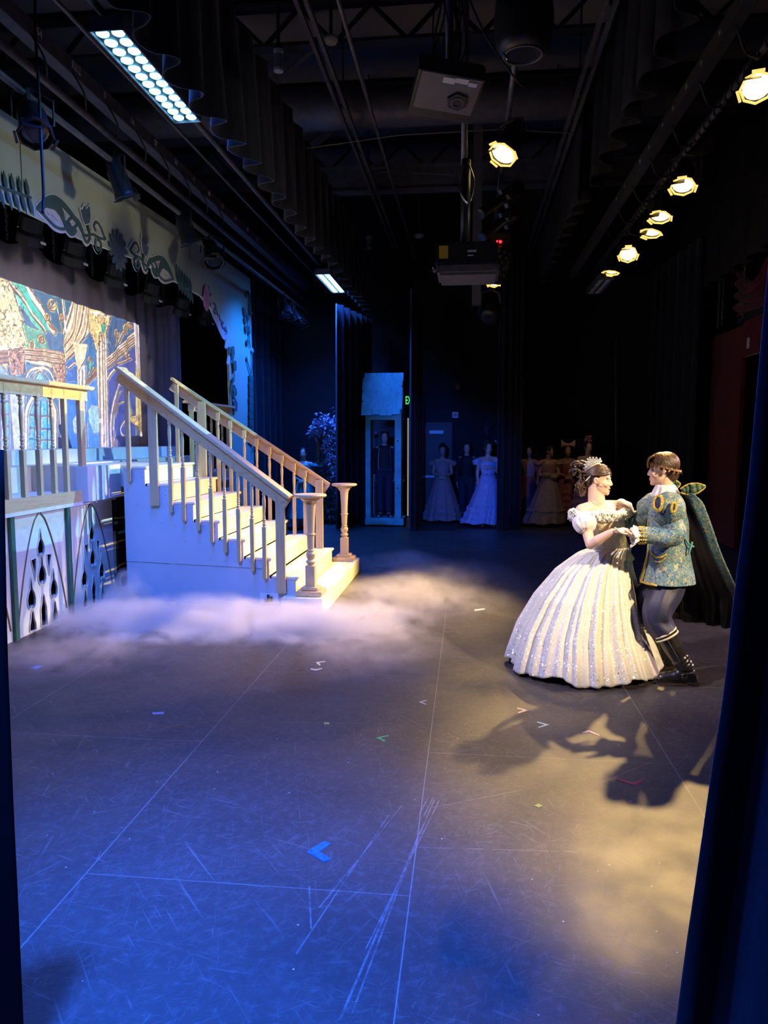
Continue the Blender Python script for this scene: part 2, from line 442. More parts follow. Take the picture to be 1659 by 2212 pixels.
    r = ramp(nt, noise_tex(nt, P, 3, 6, .65), [(.3, (.40, .40, .40)), (.7, (.56, .56, .56))])
    nt.links.new(r, b.inputs['Roughness'])
    b.inputs['Specular IOR Level'].default_value = .38
    bump(nt, b, mth(nt, 'ADD', noise_tex(nt, P, 60, 4), tot), .12, .003)
    return m
def struct(name, mb, m): return tag(mb.build(name, m), kind='structure')
FW = 16.6       # far wing wall
struct('floor', MB().bx(-8.2, 6.2, -1.6, FW, -.12, 0), floor_material())
struct('ceiling', MB().bx(-8.2, 5.0, -1.6, FW, 7.2, 7.35), M['ceiling'])
struct('wall_far', MB().bx(-8.2, 6.2, FW, FW + .2, 0, 7.2), M['wallblack'])
struct('wall_near', MB().bx(-8.2, 5.0, -1.8, -1.6, 0, 7.2), M['wallblack'])
struct('wall_upstage', MB().bx(-8.4, -8.2, -1.6, FW, 0, 7.2), M['wallblack'])
# proscenium wall with the opening towards the auditorium
pw = MB().bx(4.75, 5.0, -1.6, 1.1, 0, 7.2).bx(4.75, 5.0, 14.6, FW, 0, 7.2).bx(4.75, 5.0, 1.1, 14.6, 5.4, 7.2)
struct('wall_proscenium', pw, M['wallblack'])
# roof joists and deck ribs
for k, y in enumerate((7.4, 9.6, 11.8, 14.0)):
    b = MB().bx(-8.2, 4.75, y - .09, y + .09, 6.62, 6.66).bx(-8.2, 4.75, y - .09, y + .09, 7.1, 7.14)
    x = -8.0
    while x < 4.2:
        b.beam((x, y, 6.66), (x + .45, y, 7.1), .05, .04); b.beam((x + .45, y, 7.1), (x + .9, y, 6.66), .05, .04); x += .9
    o = struct('trim_%d' % (k + 1), b, M['blackmetal'])
def thing_mesh(name, mb, m, label, cat, group=None, smooth=False, bevel=0):
    return tag(mb.build(name, m, None, smooth, bevel), label, cat, group)
# duct and girders crossing overhead
thing_mesh('air_duct', MB().tube([(-6, 10.6, 6.3), (3.7, 10.6, 6.3)], .26, 20), M['greymetal'], 'fat dark grey round air duct crossing under the roof behind the nearer projector', 'duct', smooth=True)
thing_mesh('girder', MB().bx(-3.4, 3.7, 12.85, 13.0, 6.30, 6.34).bx(-3.4, 3.7, 12.9, 12.95, 5.95, 6.3).bx(-3.4, 3.7, 12.85, 13.0, 5.9, 5.95), M['greymetal'], 'dark steel girder crossing under the roof above the lit centre lamp', 'girder')
for i, (x0, y0, x1, y1) in enumerate([(-2.9, 9.7, -1.9, 9.75), (-2.9, 11.9, -1.9, 11.95)]):
    thing_mesh('roof_brace', MB().beam((x0, y0, 6.0), (x1, y1, 6.8), .09, .09), M['greymetal'], ['nearer of two slanting steel braces above the blue-lit scalloped border', 'farther of two slanting steel braces above the blue-lit scalloped border'][i], 'brace', 'roof braces')
thing_mesh('support_column', MB().bx(.03, .17, 12.2, 12.36, 3.9, 7.2), M['greymetal'], 'square dark steel drop post right of the projector pole', 'post')

# ------------------------------------------------------------------ traveller tracks (twin rails)
def track(x, z, label):
    t = empty('curtain_track', (x, 0, z), label, 'curtain track', 'traveller tracks')
    for s in (-1, 1):
        MB().bx(x + s*.045 - .02, x + s*.045 + .02, 1.0, 16.2, z - .025, z + .025).build('rail', M['steel'], t)
    for y in np.arange(2.2, 16, 2.35):
        MB().bx(x - .07, x + .07, y, y + .05, z + .025, z + .06).bx(x - .01, x + .01, y + .01, y + .04, z + .06, 7.2).build('hanger', M['blackmetal'], t)
    return t
track(-1.55, 5.72, 'twin-rail grey curtain track running left of the projectors')
track(1.24, 5.72, 'twin-rail grey curtain track running along the right border curtain')
thing_mesh('conduit_pipe', MB().tube([(-1.18, 3.0, 5.6), (-1.18, 16.2, 5.6)], .022, 10), M['steel'], 'single thin grey conduit running just right of the left curtain track', 'pipe', smooth=True)

# ------------------------------------------------------------------ pipes of the upstage electric
def pipe(x, z, r, y0, y1, label, m='steel'):
    return thing_mesh('lighting_pipe', MB().tube([(x, y, z) for y in np.linspace(y0, y1, 8)], r, 12), M[m], label, 'pipe', 'lighting pipes', smooth=True)
pipe(-3.5, 4.71, .034, 1.5, 16.2, 'upper steel pipe under the numbered connector strip at left')
pipe(-3.5, 4.48, .028, 1.5, 16.2, 'lower steel pipe carrying the black lamps in front of the sage arch')
pipe(-2.70, 4.88, .030, 1.5, 16.2, 'steel pipe that the blue LED battens hang from')
pipe(-2.45, 4.97, .020, 4.5, 16.2, 'thin steel pipe between the LED batten pipe and the scalloped border')
pipe(-3.05, 4.98, .018, 1.5, 16.2, 'thin conduit left of the LED batten pipe')
pipe(2.42, 5.02, .032, 2.0, 16.2, 'steel pipe at right that the row of lit warm lamps hangs from')
pipe(.40, 5.35, .030, 7.5, 16.2, 'steel centre pipe of the lamps beside the projectors')
# connector strip with circuit numbers
cs = empty('connector_strip', (-3.5, 6, 4.98), 'long blue-lit connector strip with white circuit numbers above the sage arch', 'connector strip')
MB().bx(-3.58, -3.46, 1.5, 16.0, 4.93, 5.07).build('raceway', M['greymetal'], cs, bevel=.004)
for n, (u, v) in (('54', (85, 97)), ('R62', (165, 172)), ('5', (227, 230)), ('56', (287, 285)), ('57', (337, 328)), ('58', (380, 370)), ('A', (419, 408)), ('60', (452, 437)), ('60', (481, 465)), ('61', (509, 490)), ('62', (535, 515)), ('63', (556, 532))):
    p = onX(u, v, -3.44)
    MM = Matrix.Translation((-3.437, p.y, 4.99)) @ Matrix(((0, 0, 1, 0), (1, 0, 0, 0), (0, 1, 0, 0), (0, 0, 0, 1)))
    text_mesh('circuit_number', n, .085 if n != 'R62' else .095, MM, M['label'], cs)
for k in range(9):
    y = 5.2 + k*.62
    MB().tube(smooth_path([(-3.46, y, 4.95), (-3.40, y + .08, 4.80), (-3.45, y + .2, 4.72), (-3.5, y + .26, 4.76)], 5), .009, 6).build('pigtail', M['cord'], cs, True)
# right connector strip, with its own white numbers
cs2 = empty('connector_strip', (2.1, 8, 5.15), 'dark connector strip with tiny white numbers beside the warm lamps at right', 'connector strip')
MB().bx(2.04, 2.14, 2.5, 16.0, 5.06, 5.2).build('raceway', M['velour'], cs2)
for n, (u, v) in (('17', (1640, 20)), ('18', (1606, 38)), ('19', (1597, 80)), ('20', (1549, 157)), ('21', (1510, 218)), ('22', (1478, 268)), ('23', (1449, 314)), ('24', (1427, 349)), ('25', (1398, 391)), ('26', (1379, 419)), ('27', (1346, 462)), ('28', (1329, 486))):
    p = onX(u, v, 2.03)
    MM = Matrix.Translation((2.036, p.y, 5.13)) @ Matrix(((0, 0, -1, 0), (-1, 0, 0, 0), (0, 1, 0, 0), (0, 0, 0, 1)))
    text_mesh('circuit_number', n, .06, MM, M['label'], cs2)
for k in range(8):
    y = 5.6 + k*.95
    MB().tube(smooth_path([(2.09, y, 5.06), (2.2, y + .1, 4.9), (2.34, y + .25, 4.93), (2.42, y + .4, 5.02)], 5), .011, 6).build('pigtail', M['cord'], cs2, True)
# cables wound along the right pipe
thing_mesh('cable_wrap', MB().tube([(2.42 + .042*math.cos(t), 5.5 + t*.026, 5.02 + .045*math.sin(t)) for t in np.linspace(0, 2*PI*58, 900)], .010, 6), M['cord'], 'black cables wound round the pipe of the warm lamps', 'cable', smooth=True)
# hanging black cable in front of the arch
thing_mesh('hanging_cable', MB().tube(smooth_path([onX(76, -60, -3.35), onX(76, 60, -3.35), onX(84, 200, -3.35), onX(90, 330, -3.35), onX(94, 420, -3.35), onX(92, 462, -3.35)], 6), .012, 8), M['cord'], 'single black cable hanging in front of the sage arch at far left', 'cable', smooth=True)
# guy wires across the roof
thing_mesh('wire', MB().tube([onY(664, 320, 9.0), onY(860, 292, 9.0), onY(1080, 279, 9.0), onY(1240, 288, 9.0)], .006, 6), M['steel'], 'thin bright wire crossing under the roof between the two tracks', 'wire')
thing_mesh('wire', MB().tube([onY(700, 400, 11.5), onY(830, 371, 11.5), onY(980, 378, 11.5)], .006, 6), M['steel'], 'thin slack wire crossing behind the projector pole lower down', 'wire')
sc = MB().tube([onY(1345, 293, 9.2) + Vector((t*.0115, .04*math.cos(t*2.6), .04*math.sin(t*2.6))) for t in np.linspace(0, 26, 150)], .005, 5)
thing_mesh('coiled_lead', sc, M['cord'], 'curly lead stretched between the right border and the lamp pipe', 'cable', smooth=True)

# ------------------------------------------------------------------ black drapery
def drape(name, fn, m, label, cat, group=None, nu=160, nv=10, solid=.012, kind=None):
    o = MB().grid(fn, nu, nv).build(name, m, None, True)
    md = o.modifiers.new('cloth_thickness', 'SOLIDIFY'); md.thickness = solid
    return tag(o, label, cat, group, kind)
def border(x, y0, y1, z0, z1, amp, per, ph, m, label, sag=.05):
    def fn(a, b):
        y = y0 + (y1 - y0)*a
        w = math.sin(2*PI*y/per + ph + .9*math.sin(y*.9 + ph))
        w = math.copysign(abs(w)**.6, w)
        k = .35 + .65*(1 - b)
        z = z0 + (z1 - z0)*b + (1 - b)*sag*math.sin(y*1.7 + ph)*.4
        return (x + amp*k*w + .012*math.sin(y*23 + b*2), y + .05*k*math.cos(2*PI*y/per + ph), z)
    return drape('border_curtain', fn, m, label, 'border curtain', 'border curtains', 700, 10)
border(-2.10, 3.6, 16.2, 4.37, 5.52, .10, .51, 1.1, M['velourblue'], 'black border curtain whose scalloped hem catches blue light beside the LED batten')
border(1.46, 3.2, 9.3, 4.72, 6.1, .11, .62, .4, M['rawblack'], 'nearer half of the right black border curtain with a torn loose corner')
border(1.40, 9.75, 16.2, 4.75, 6.1, .09, .55, 2.0, M['rawblack'], 'farther half of the right black border curtain with small brownish scallops')
border(4.05, 5.2, 15.9, 4.36, 6.6, .10, .62, 2.0, M['rawblack'], 'long black border curtain over the stage edge at far right')
def leg(x0, y0, x1, y1, z1, m, label, nf=7, amp=.055, z0=.02):
    d = Vector((x1 - x0, y1 - y0, 0)); n = Vector((-d.y, d.x, 0)).normalized()
    def fn(a, b):
        k = 1 - .35*b
        w = math.sin(2*PI*a*nf + .6*math.sin(a*9)); z = z0 + (z1 - z0)*b
        p = Vector((x0, y0, 0)) + d*a + n*(amp*k*w)
        return (p.x, p.y, z + .01*math.sin(a*40)*(1 - b))
    return drape('leg_curtain', fn, m, label, 'leg curtain', 'leg curtains', 200, 10)
leg(-2.46, 13.95, -2.08, 15.9, 4.28, M['velourblue'], 'dark blue-lit leg curtain between the trellis and the blue hut', 6, .07)
leg(-1.07, 14.1, -1.0, 15.9, 4.55, M['velourblue'], 'narrow leg curtain right of the blue hut, hiding the end of the exit sign', 5, .05)
leg(.56, 14.35, 1.02, 14.7, 5.2, M['velourblue'], 'leg curtain between the lilac gown and the row of dim women', 4, .05)
leg(1.0, 14.72, .92, 16.3, 5.2, M['velour'], 'black leg curtain folded back behind the middle leg curtain', 5, .05)
leg(3.95, 13.6, 3.75, 16.3, 5.2, M['velour'], 'black leg curtain beyond the red flat at far right', 6, .07)
leg(-4.3, 13.8, -4.2, 16.4, 5.2, M['velour'], 'black leg curtain right of the sage arch, behind its painted leg', 6, .07)
# backing cloth upstage
drape('backdrop_curtain', lambda a, b: (-7.4 + .08*math.sin(a*150), 1 + 15.4*a, .02 + 6*b), M['velour'], 'black backdrop curtain closing the stage behind the lit screen', 'backdrop curtain', None, 400, 4)

# near curtains that frame the view
def near_right():
    pts = [(1655, 560), (1640, 720), (1610, 1060), (1578, 1300), (1561, 1480), (1535, 1640), (1505, 1850), (1478, 2030), (1455, 2212)]
    edge = [onY(u, v, 2.05) for u, v in pts]
    top = edge[0] + (edge[0] - edge[1])*(3.2/(edge[0] - edge[1]).length); bot = edge[-1] + (edge[-1] - edge[-2])*.7
    line = [bot] + edge[::-1] + [top]
    zs = [p.z for p in line]; xs = [p.x for p in line]
    def fn(a, b):
        z = .02 + (5.0 - .02)*b
        x = float(np.interp(z, zs, xs))
        s = a*1.7                       # distance along the cloth away from the edge
        w = .085*math.copysign(abs(math.sin(2*PI*s/.30 + .3*math.sin(z*.8) - PI*.35))**.8, math.sin(2*PI*s/.30 + .3*math.sin(z*.8) - PI*.35))*min(1, .25 + a*6)
        return (x + .86*s, 2.05 - .30*s + w, z)
    return drape('leg_curtain', fn, M['velourblue'], 'big dark blue-lit leg curtain hanging at the right edge, nearest the viewer', 'leg curtain', 'leg curtains', 220, 40)
near_right()
def near_left():
    pts = [(8, 1180), (12, 1400), (18, 1560), (26, 1760), (36, 1960), (47, 2212)]
    edge = [onY(u, v, 1.75) for u, v in pts]
    bot = edge[-1] + (edge[-1] - edge[-2])*.6; top = edge[0] + (edge[0] - edge[1])*4
    line = [bot] + edge[::-1] + [top]
    zs = [p.z for p in line]; xs = [p.x for p in line]
    def fn(a, b):
        z = .02 + (1.75 - .02)*b
        s = a*1.2
        return (float(np.interp(z, zs, xs)) - .9*s, 1.75 - .25*s + .05*math.sin(2*PI*s/.24)*min(1, a*6), z)
    return drape('leg_curtain', fn, mat('black_cloth', (.003, .003, .004), .95, spec=.1), 'black curtain edge at the lower left, close to the viewer', 'leg curtain', 'leg curtains', 120, 16)
near_left()

# ------------------------------------------------------------------ red house drapery at the right
rf = empty('red_flat', (4.3, 13, 0), 'dim red painted flat framing the far end of the stage opening', 'flat')
MB().bx(4.28, 4.34, 12.45, 13.95, 0, 3.55).build('upright', M['redvelour'], rf)
MB().bx(4.28, 4.34, 10.2, 12.45, 3.05, 3.60).build('header', M['redvelour'], rf)
MB().bx(4.24, 4.28, 10.3, 12.6, 3.60, 3.68).build('top_rail', M['black'], rf)
for u, v in ((1517, 748), (1617, 741)):
    p = onX(u, v, 4.27)
    MB().bx(4.262, 4.27, p.y - .055, p.y + .055, p.z - .08, p.z + .08).build('paper_tag', M['label'], rf, label='white paper tag')
def swag(a, b):
    y = 12.6 - 2.6*a; s = abs(math.sin(a*2*PI*1.0))
    return (4.22 + .05*math.sin(b*26 + a*5), y, 3.72 + b*(.42 + .25*(1 - s)) - .02 + .10*(1 - s)*b)
drape('red_swag', swag, M['redvelour'], 'gathered dark red swag above the red flat, behind hanging chains', 'swag', None, 80, 30)
def chain(name, p, z1, label, link_h=.05, r=.006, cat='chain', group='hanging chains'):
    b = MB(); z = p.z; k = 0
    while z < z1:
        ax = (1, 0) if k % 2 else (0, 1)
        b.tube([Vector((p.x + ax[0]*.014*math.cos(t), p.y + ax[1]*.014*math.cos(t), z + link_h*.5 + link_h*.62*math.sin(t))) for t in np.linspace(0, 2*PI, 9)[:-1]], r, 5, closed=True)
        z += link_h; k += 1
    return tag(b.build(name, M['steel'], None, True), label, cat, group)
for i, (u, v) in enumerate(((1550, 708), (1559, 702), (1604, 685))):
    chain('chain', onX(u, v, 4.2), 4.6, ['left of the pair of thin chains above the red flat', 'right of the pair of thin chains above the red flat', 'single chain hanging over the red swag'][i])

pipe(4.2, 4.62, .025, 9.0, 14.2, 'dark pipe behind the right border that the chains hang from', 'blackmetal')

# ================================================================== SAGE GREEN ARCH (false proscenium)
PX = -4.0
def z5(x, y): return onX(x/5.925, 380 + y/5.925, PX)
def z6(x, y): return onX(420 + x*.17178, 600 + y*.17178, PX)
arch = empty('scenic_arch', (PX, 9, 0), 'sage green scenic arch with painted vines and scroll cut-outs over the stairs', 'scenic arch')
inner = [onX(436, 640, PX)] + [z6(*p) for p in ((170, 330), (215, 385), (260, 490), (310, 600), (360, 700), (400, 770), (435, 900), (440, 1200), (455, 1650))]
poly = [(3.0, 0), (3.0, 4.57)] + [(p.y, p.z) for p in (onX(0, 235, PX), onX(410, 508, PX), onX(541, 602, PX), z6(735, 1300))] + [(13.55, 0), (12.30, 0)]
poly += [(p.y, p.z) for p in inner[::-1]] + [(p.y, p.z) for p in (onX(300, 562, PX), onX(180, 518, PX), onX(0, 430, PX))] + [(5.2, 3.75), (4.6, 3.3), (4.3, 2.6), (4.3, 0)]
holed_panel(poly, [], lambda p, q, d: (PX - .02 + d, p, q), .036, 'arch_board', M['sage'], arch)
LAY = [0]
def flat(poly, m, name, lift=.0, th=.008):
    LAY[0] += 1; l = PX - .004 + lift + .0002*LAY[0]
    holed_panel([(p.y, p.z) for p in poly], [], lambda p, q, d: (l + d + th/2, p, q), th, name, m, arch)
def ribbon_poly(pts, w, n=6):
    P = smooth_path(pts, n); L, Rr = [], []
    ws = w if isinstance(w, list) else [w]*2
    for i, p in enumerate(P):
        t = P[min(i+1, len(P)-1)] - P[max(i-1, 0)]; t.x = 0
        nrm = Vector((0, -t.z, t.y)).normalized(); k = i/(len(P)-1)
        ww = float(np.interp(k*(len(ws)-1), range(len(ws)), ws))
        L.append(p + nrm*ww/2); Rr.append(p - nrm*ww/2)
    return L + Rr[::-1]
def leaf_poly(a, b, w, n=8):
    d = b - a; nrm = Vector((0, -d.z, d.y)).normalized()
    L = [a + d*(i/n) + nrm*w*math.sin(PI*(i/n)**.8) for i in range(n + 1)]
    R2 = [a + d*(i/n) - nrm*w*math.sin(PI*(i/n)**.8) for i in range(n-1, 0, -1)]
    return L + R2
# scroll ornaments, drawn once and mirrored about the daisy
daisy = z5(1500, 950)
def mir(p, s): return Vector((p.x, daisy.y + (p.y - daisy.y)*s, p.z if s == 1 else p.z + .02))
scroll = dict(
    leaf=[(460, 410), (560, 322), (660, 290), (760, 335), (850, 425), (920, 515), (985, 600), (1045, 715)],
    low=[(460, 410), (540, 490), (620, 575), (700, 650), (790, 680), (860, 650), (880, 600)],
    sweep=[(490, 405), (590, 345), (690, 365), (765, 460), (800, 560), (850, 665), (920, 720), (965, 690)],
    inner=[(565, 470), (640, 430), (720, 500), (790, 590), (800, 632), (735, 640), (650, 570), (580, 480)],
    knot=[(845, 600), (890, 545), (960, 545), (1010, 610), (1040, 700), (1065, 765)],
    loop=[(870, 600), (905, 660), (950, 655), (975, 615)],
    stem=[(1040, 745), (1100, 765), (1180, 750), (1250, 790), (1330, 812)],
    curl=[(1215, 705), (1190, 640), (1222, 590), (1270, 645), (1310, 745), (1342, 812)],
    drop=[(1215, 800), (1207, 880), (1243, 950), (1282, 900), (1268, 840), (1238, 815)],
    vee=[(1050, 765), (1100, 852), (1145, 785)])
for s in (1, -1):
    for pas, m, k in (('outline', M['outline'], 1), ('green', M['leafgreen'], 0)):
        for key, pts in scroll.items():
            w = {'sweep': [.03, .11, .10, .05, .09, .03], 'leaf': [.02, .07, .06, .05], 'drop': .05}.get(key, .045)
            if key == 'inner' and not k: continue
            if isinstance(w, list): w2 = [x + .035 for x in w] if k else w
            else: w2 = w + .035 if k else w*.62
            flat(ribbon_poly([mir(z5(*p), s) for p in pts], w2), m, 'scroll_outline' if k else 'scroll_stroke', .0 if k else .008)
    tul = [(1000, 405), (1035, 405), (1060, 345), (1088, 415), (1137, 350), (1152, 500), (1135, 615), (1075, 640), (1040, 560)]
    flat([mir(z5(*p), s) for p in tul], M['outline'], 'tulip_outline', .004)
    cx = Vector((0, 0, 0))
    c = sum((mir(z5(*p), s) for p in tul), Vector())/len(tul)
    flat([c + (mir(z5(*p), s) - c)*.80 - Vector((0, 0, .012)) for p in tul], M['tulip'], 'tulip', .012)
    flat(ribbon_poly([mir(z5(1108, 630), s), mir(z5(1125, 690), s), mir(z5(1132, 745), s)], .035), M['leafgreen'], 'tulip_stem', .010)
# daisy
pts = []
for k in range(26):
    a = PI/2 + 2*PI*k/26
    for q, rr in ((-.35, .15), (0, .21 if k % 3 else .23), (.35, .15)):
        pts.append(daisy + Vector((0, math.cos(a + q*2*PI/26)*rr*1.05, math.sin(a + q*2*PI/26)*rr)))
pts = []
for k in range(13):
    a = PI/2 + 2*PI*k/13
    for q, rr in ((-.5, .11), (-.34, .20), (0, .235), (.34, .20)):
        pts.append(daisy + Vector((0, math.cos(a + q*2*PI/13)*rr, math.sin(a + q*2*PI/13)*rr)))
flat(pts, M['tulip'], 'daisy', .006)
# leaf garlands
def garland(a, b, n, L, wf=.23, name='leaf'):
    flat(ribbon_poly([a, (a + b)/2 + Vector((0, 0, .01)), b], .022), M['leafgreen'], 'garland_stem', .004)
    for k in range(n):
        p = a + (b - a)*((k + .5)/n)
        for sg in (1, -1):
            q = p + Vector((0, -.05*sg + .02, sg*L))
            flat(leaf_poly(p, q, L*wf), M['leafgreen'], name, .006)
garland(z5(-420, 30), z5(385, 280), 8, .15, .17)
garland(mir(z5(385, 280), -1) - Vector((0, 0, .0)), mir(z5(-120, 110), -1) + Vector((0, 0, -.04)), 6, .17, .20)
# rose bud near the corner
rose = onX(443, 643, PX)
flat([rose + Vector((0, .13*math.cos(t)*(1 + .15*math.sin(2*t)), .20*math.sin(t))) for t in np.linspace(0, 2*PI, 22)[:-1]], M['rosepink'], 'rose_bud', .006)
flat(leaf_poly(z6(150, 200), z6(165, 100), .06), M['leafgreen'], 'leaf', .004)
flat(leaf_poly(z6(165, 215), z6(200, 205), .03), M['leafgreen'], 'leaf', .004)
# lace-like ornament on the inner curve
edge = [(215, 310), (225, 430), (265, 500), (310, 600), (355, 690), (385, 735)]
flat(ribbon_poly([z6(*p) for p in edge], [.10, .16, .20, .22, .24, .10]), M['paleblue'], 'lace_edge', .002)
for pts in ([(215, 320), (245, 350), (255, 420), (275, 470)], [(290, 460), (300, 520), (325, 560), (315, 590)], [(345, 560), (330, 610), (355, 640), (375, 620)], [(360, 670), (375, 650), (388, 690), (370, 705)], [(240, 380), (225, 430), (245, 450)]):
    flat(ribbon_poly([z6(*p) for p in pts], .035), M['tulip'], 'lace_stroke', .010)
for c0 in ((385, 835), (410, 1035)):
    for k in range(5):
        p = z6(c0[0] + 15, c0[1] - 60); q = z6(c0[0] - 22 + k*9, c0[1] + 45 + (k % 2)*18)
        flat(leaf_poly(p, q, .04), M['paleblue'], 'flower_petal', .003)
# vines up the leg
def vine(pts, w=.03): flat(ribbon_poly([z6(*p) for p in pts], w), M['leafgreen'], 'vine_stem', .003)
def lf(a, b, w=.05): flat(leaf_poly(z6(*a), z6(*b), w), M['leafgreen'], 'leaf', .005)
vine([(690, 880), (668, 730), (655, 600), (655, 440)])
for a, b in (((635, 480), (595, 370)), ((640, 560), (605, 510)), ((650, 690), (620, 600)), ((665, 715), (678, 600)), ((655, 860), (645, 765)), ((655, 540), (660, 450))): lf(a, b, .07)
vine([(632, 250), (640, 185), (668, 200), (685, 290), (680, 380), (690, 450), (712, 440)], .06)
vine([(705, 1240), (665, 1100), (640, 1010)]); vine([(705, 1200), (712, 1050), (710, 920)])
vine([(720, 2200), (712, 2050), (700, 1850), (690, 1600), (690, 1420), (700, 1240)])
for k in range(9):
    y = 1290 + k*95
    lf((695, y), (668 if k % 2 else 672, y - 75), .075); lf((697, y + 20), (722, y - 55), .075)
vine([(482, 1260), (465, 1060), (440, 920)])
for a, b in (((455, 960), (478, 870)), ((462, 1040), (450, 950)), ((478, 1170), (500, 1040)), ((470, 1110), (485, 1060)), ((430, 950), (408, 880))): lf(a, b, .09)
vine([(448, 1500), (440, 1400), (470, 1365), (500, 1420), (505, 1480)], .07)
vine([(460, 1330), (462, 1280), (480, 1290)], .06); vine([(480, 1530), (475, 1460), (500, 1470)], .06)
flat([z6(*p) for p in ((485, 1500), (520, 1580), (512, 1680), (478, 1680), (470, 1600))], M['tulip'], 'tulip', .006)
flat([z6(*p) for p in ((655, 960), (668, 1010), (655, 1040), (642, 1000))], M['paleblue'], 'flower_petal', .006)
flat([z6(*p) for p in ((708, 880), (722, 920), (712, 950), (700, 915))], M['paleblue'], 'flower_petal', .006)
# board joints with screw heads
for u, v0, v1 in ((41, 262, 400), (318, 452, 470), (410, 512, 560)):
    p = onX(u, v0, PX); q = onX(u, v1, PX)
    MB().bx(PX - .001, PX + .0012, p.y - .004, p.y + .004, q.z, p.z).build('board_joint', M['black'], arch)

# ================================================================== SCREEN DRAPE AND PROJECTED PICTURE
SX = -5.4
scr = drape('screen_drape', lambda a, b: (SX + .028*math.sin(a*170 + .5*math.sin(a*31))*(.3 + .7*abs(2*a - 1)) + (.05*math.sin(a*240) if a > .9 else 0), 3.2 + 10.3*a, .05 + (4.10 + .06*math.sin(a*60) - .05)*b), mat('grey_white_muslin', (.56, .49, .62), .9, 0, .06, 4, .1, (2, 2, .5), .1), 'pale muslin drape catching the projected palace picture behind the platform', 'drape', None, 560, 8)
for k in range(15):
    y = 5.9 + k*.5
    chain('chain', Vector((SX, y, 4.1)), 4.62, 'short chain holding up the top edge of the pale drape', group='drape chains')
thing_mesh('lighting_pipe', MB().tube([(SX, y, 4.66) for y in (3.2, 8, 13.6)], .03, 10), M['blackmetal'], 'black pipe above the pale drape holding its chains', 'pipe', 'lighting pipes', smooth=True)

IW, IH = 1446, 814
Y0, Y1, Z0, Z1 = 4.70, 11.88, -.40, 3.625
img = np.zeros((IH, IW, 3), np.float32); img[:] = (.26, .42, .50)
def ij(p): return ((p.y - Y0)/(Y1 - Y0)*IW, (Z1 - p.z)/(Z1 - Z0)*IH)
def z3(x, y): return ij(onX(x/3.95, 600 + y/3.95, SX))
gx, gy = np.meshgrid(np.arange(IW) + .5, np.arange(IH) + .5)
def fill(pts, c, a=1.0, raw=False):
    P = np.array(pts if raw else [z3(*p) for p in pts])
    x0, x1 = int(max(0, P[:, 0].min())), int(min(IW, P[:, 0].max() + 2)); y0, y1 = int(max(0, P[:, 1].min())), int(min(IH, P[:, 1].max() + 2))
    if x1 <= x0 or y1 <= y0: return
    X, Yy = gx[y0:y1, x0:x1], gy[y0:y1, x0:x1]; ins = np.zeros(X.shape, bool)
    for i in range(len(P)):
        (xa, ya), (xb, yb) = P[i-1], P[i]
        if ya == yb: continue
        ins ^= ((ya > Yy) != (yb > Yy)) & (X < (xb - xa)*(Yy - ya)/(yb - ya) + xa)
    sub = img[y0:y1, x0:x1]; sub[ins] = sub[ins]*(1 - a) + np.array(c)*a
def stroke(pts, w, c, a=1.0, n=8):
    P = [z3(*p) for p in pts]
    P = [(v.x, v.y) for v in smooth_path([Vector((x, y, 0)) for x, y in P], n)] if len(P) > 2 else P
    for (xa, ya), (xb, yb) in zip(P[:-1], P[1:]):
        x0, x1 = int(max(0, min(xa, xb) - w - 2)), int(min(IW, max(xa, xb) + w + 2)); y0, y1 = int(max(0, min(ya, yb) - w - 2)), int(min(IH, max(ya, yb) + w + 2))
        if x1 <= x0 or y1 <= y0: continue
        X, Yy = gx[y0:y1, x0:x1], gy[y0:y1, x0:x1]; dx, dy = xb - xa, yb - ya; L = dx*dx + dy*dy + 1e-9
        t = np.clip(((X - xa)*dx + (Yy - ya)*dy)/L, 0, 1); d = np.hypot(X - xa - t*dx, Yy - ya - t*dy)
        m = np.clip(w/2 + .5 - d, 0, 1)[..., None]*a
        img[y0:y1, x0:x1] = img[y0:y1, x0:x1]*(1 - m) + np.array(c)*m
rng = np.random.RandomState(3)
def snoise(s, amp=1):
    h, w = int(IH/s) + 3, int(IW/s) + 3; g = rng.rand(h, w)
    yy, xx = gy/s, gx/s; i, j = yy.astype(int), xx.astype(int); fy, fx = yy - i, xx - j; fy = fy*fy*(3-2*fy); fx = fx*fx*(3-2*fx)
    return (g[i, j]*(1-fx) + g[i, j+1]*fx)*(1-fy) + (g[i+1, j]*(1-fx) + g[i+1, j+1]*fx)*fy
CRM, GLD, TAN, INK, TEAL, DTEAL, CYAN, IND, PALE = (.84, .86, .72), (.84, .76, .46), (.66, .56, .42), (.36, .25, .16), (.20, .66, .54), (.15, .36, .42), (.28, .68, .82), (.20, .24, .50), (.74, .82, .80)
orn = np.zeros((IH, IW), bool)
fill([(-1400, -400), (60, 20), (60, 640), (0, 1480), (-1400, 1900)], (.72, .70, .48))
fill([(-30, 20), (110, 40), (160, 300), (230, 470), (210, 640), (-30, 640)], (.80, .79, .56))
fill([(90, 30), (240, 80), (450, 455), (370, 455), (250, 330), (130, 200)], TEAL)
fill([(100, 60), (140, 70), (370, 455), (330, 455), (140, 220)], (.30, .74, .60))
fill([(230, 70), (620, 195), (540, 460), (450, 460)], DTEAL)
fill([(170, 390), (360, 455), (400, 610), (230, 610)], (.36, .62, .50)); stroke([(200, 600), (280, 520), (330, 560), (390, 600)], 5, TEAL)
fill([(60, 480), (150, 470), (180, 560), (120, 630), (60, 580)], (.84, .84, .60))
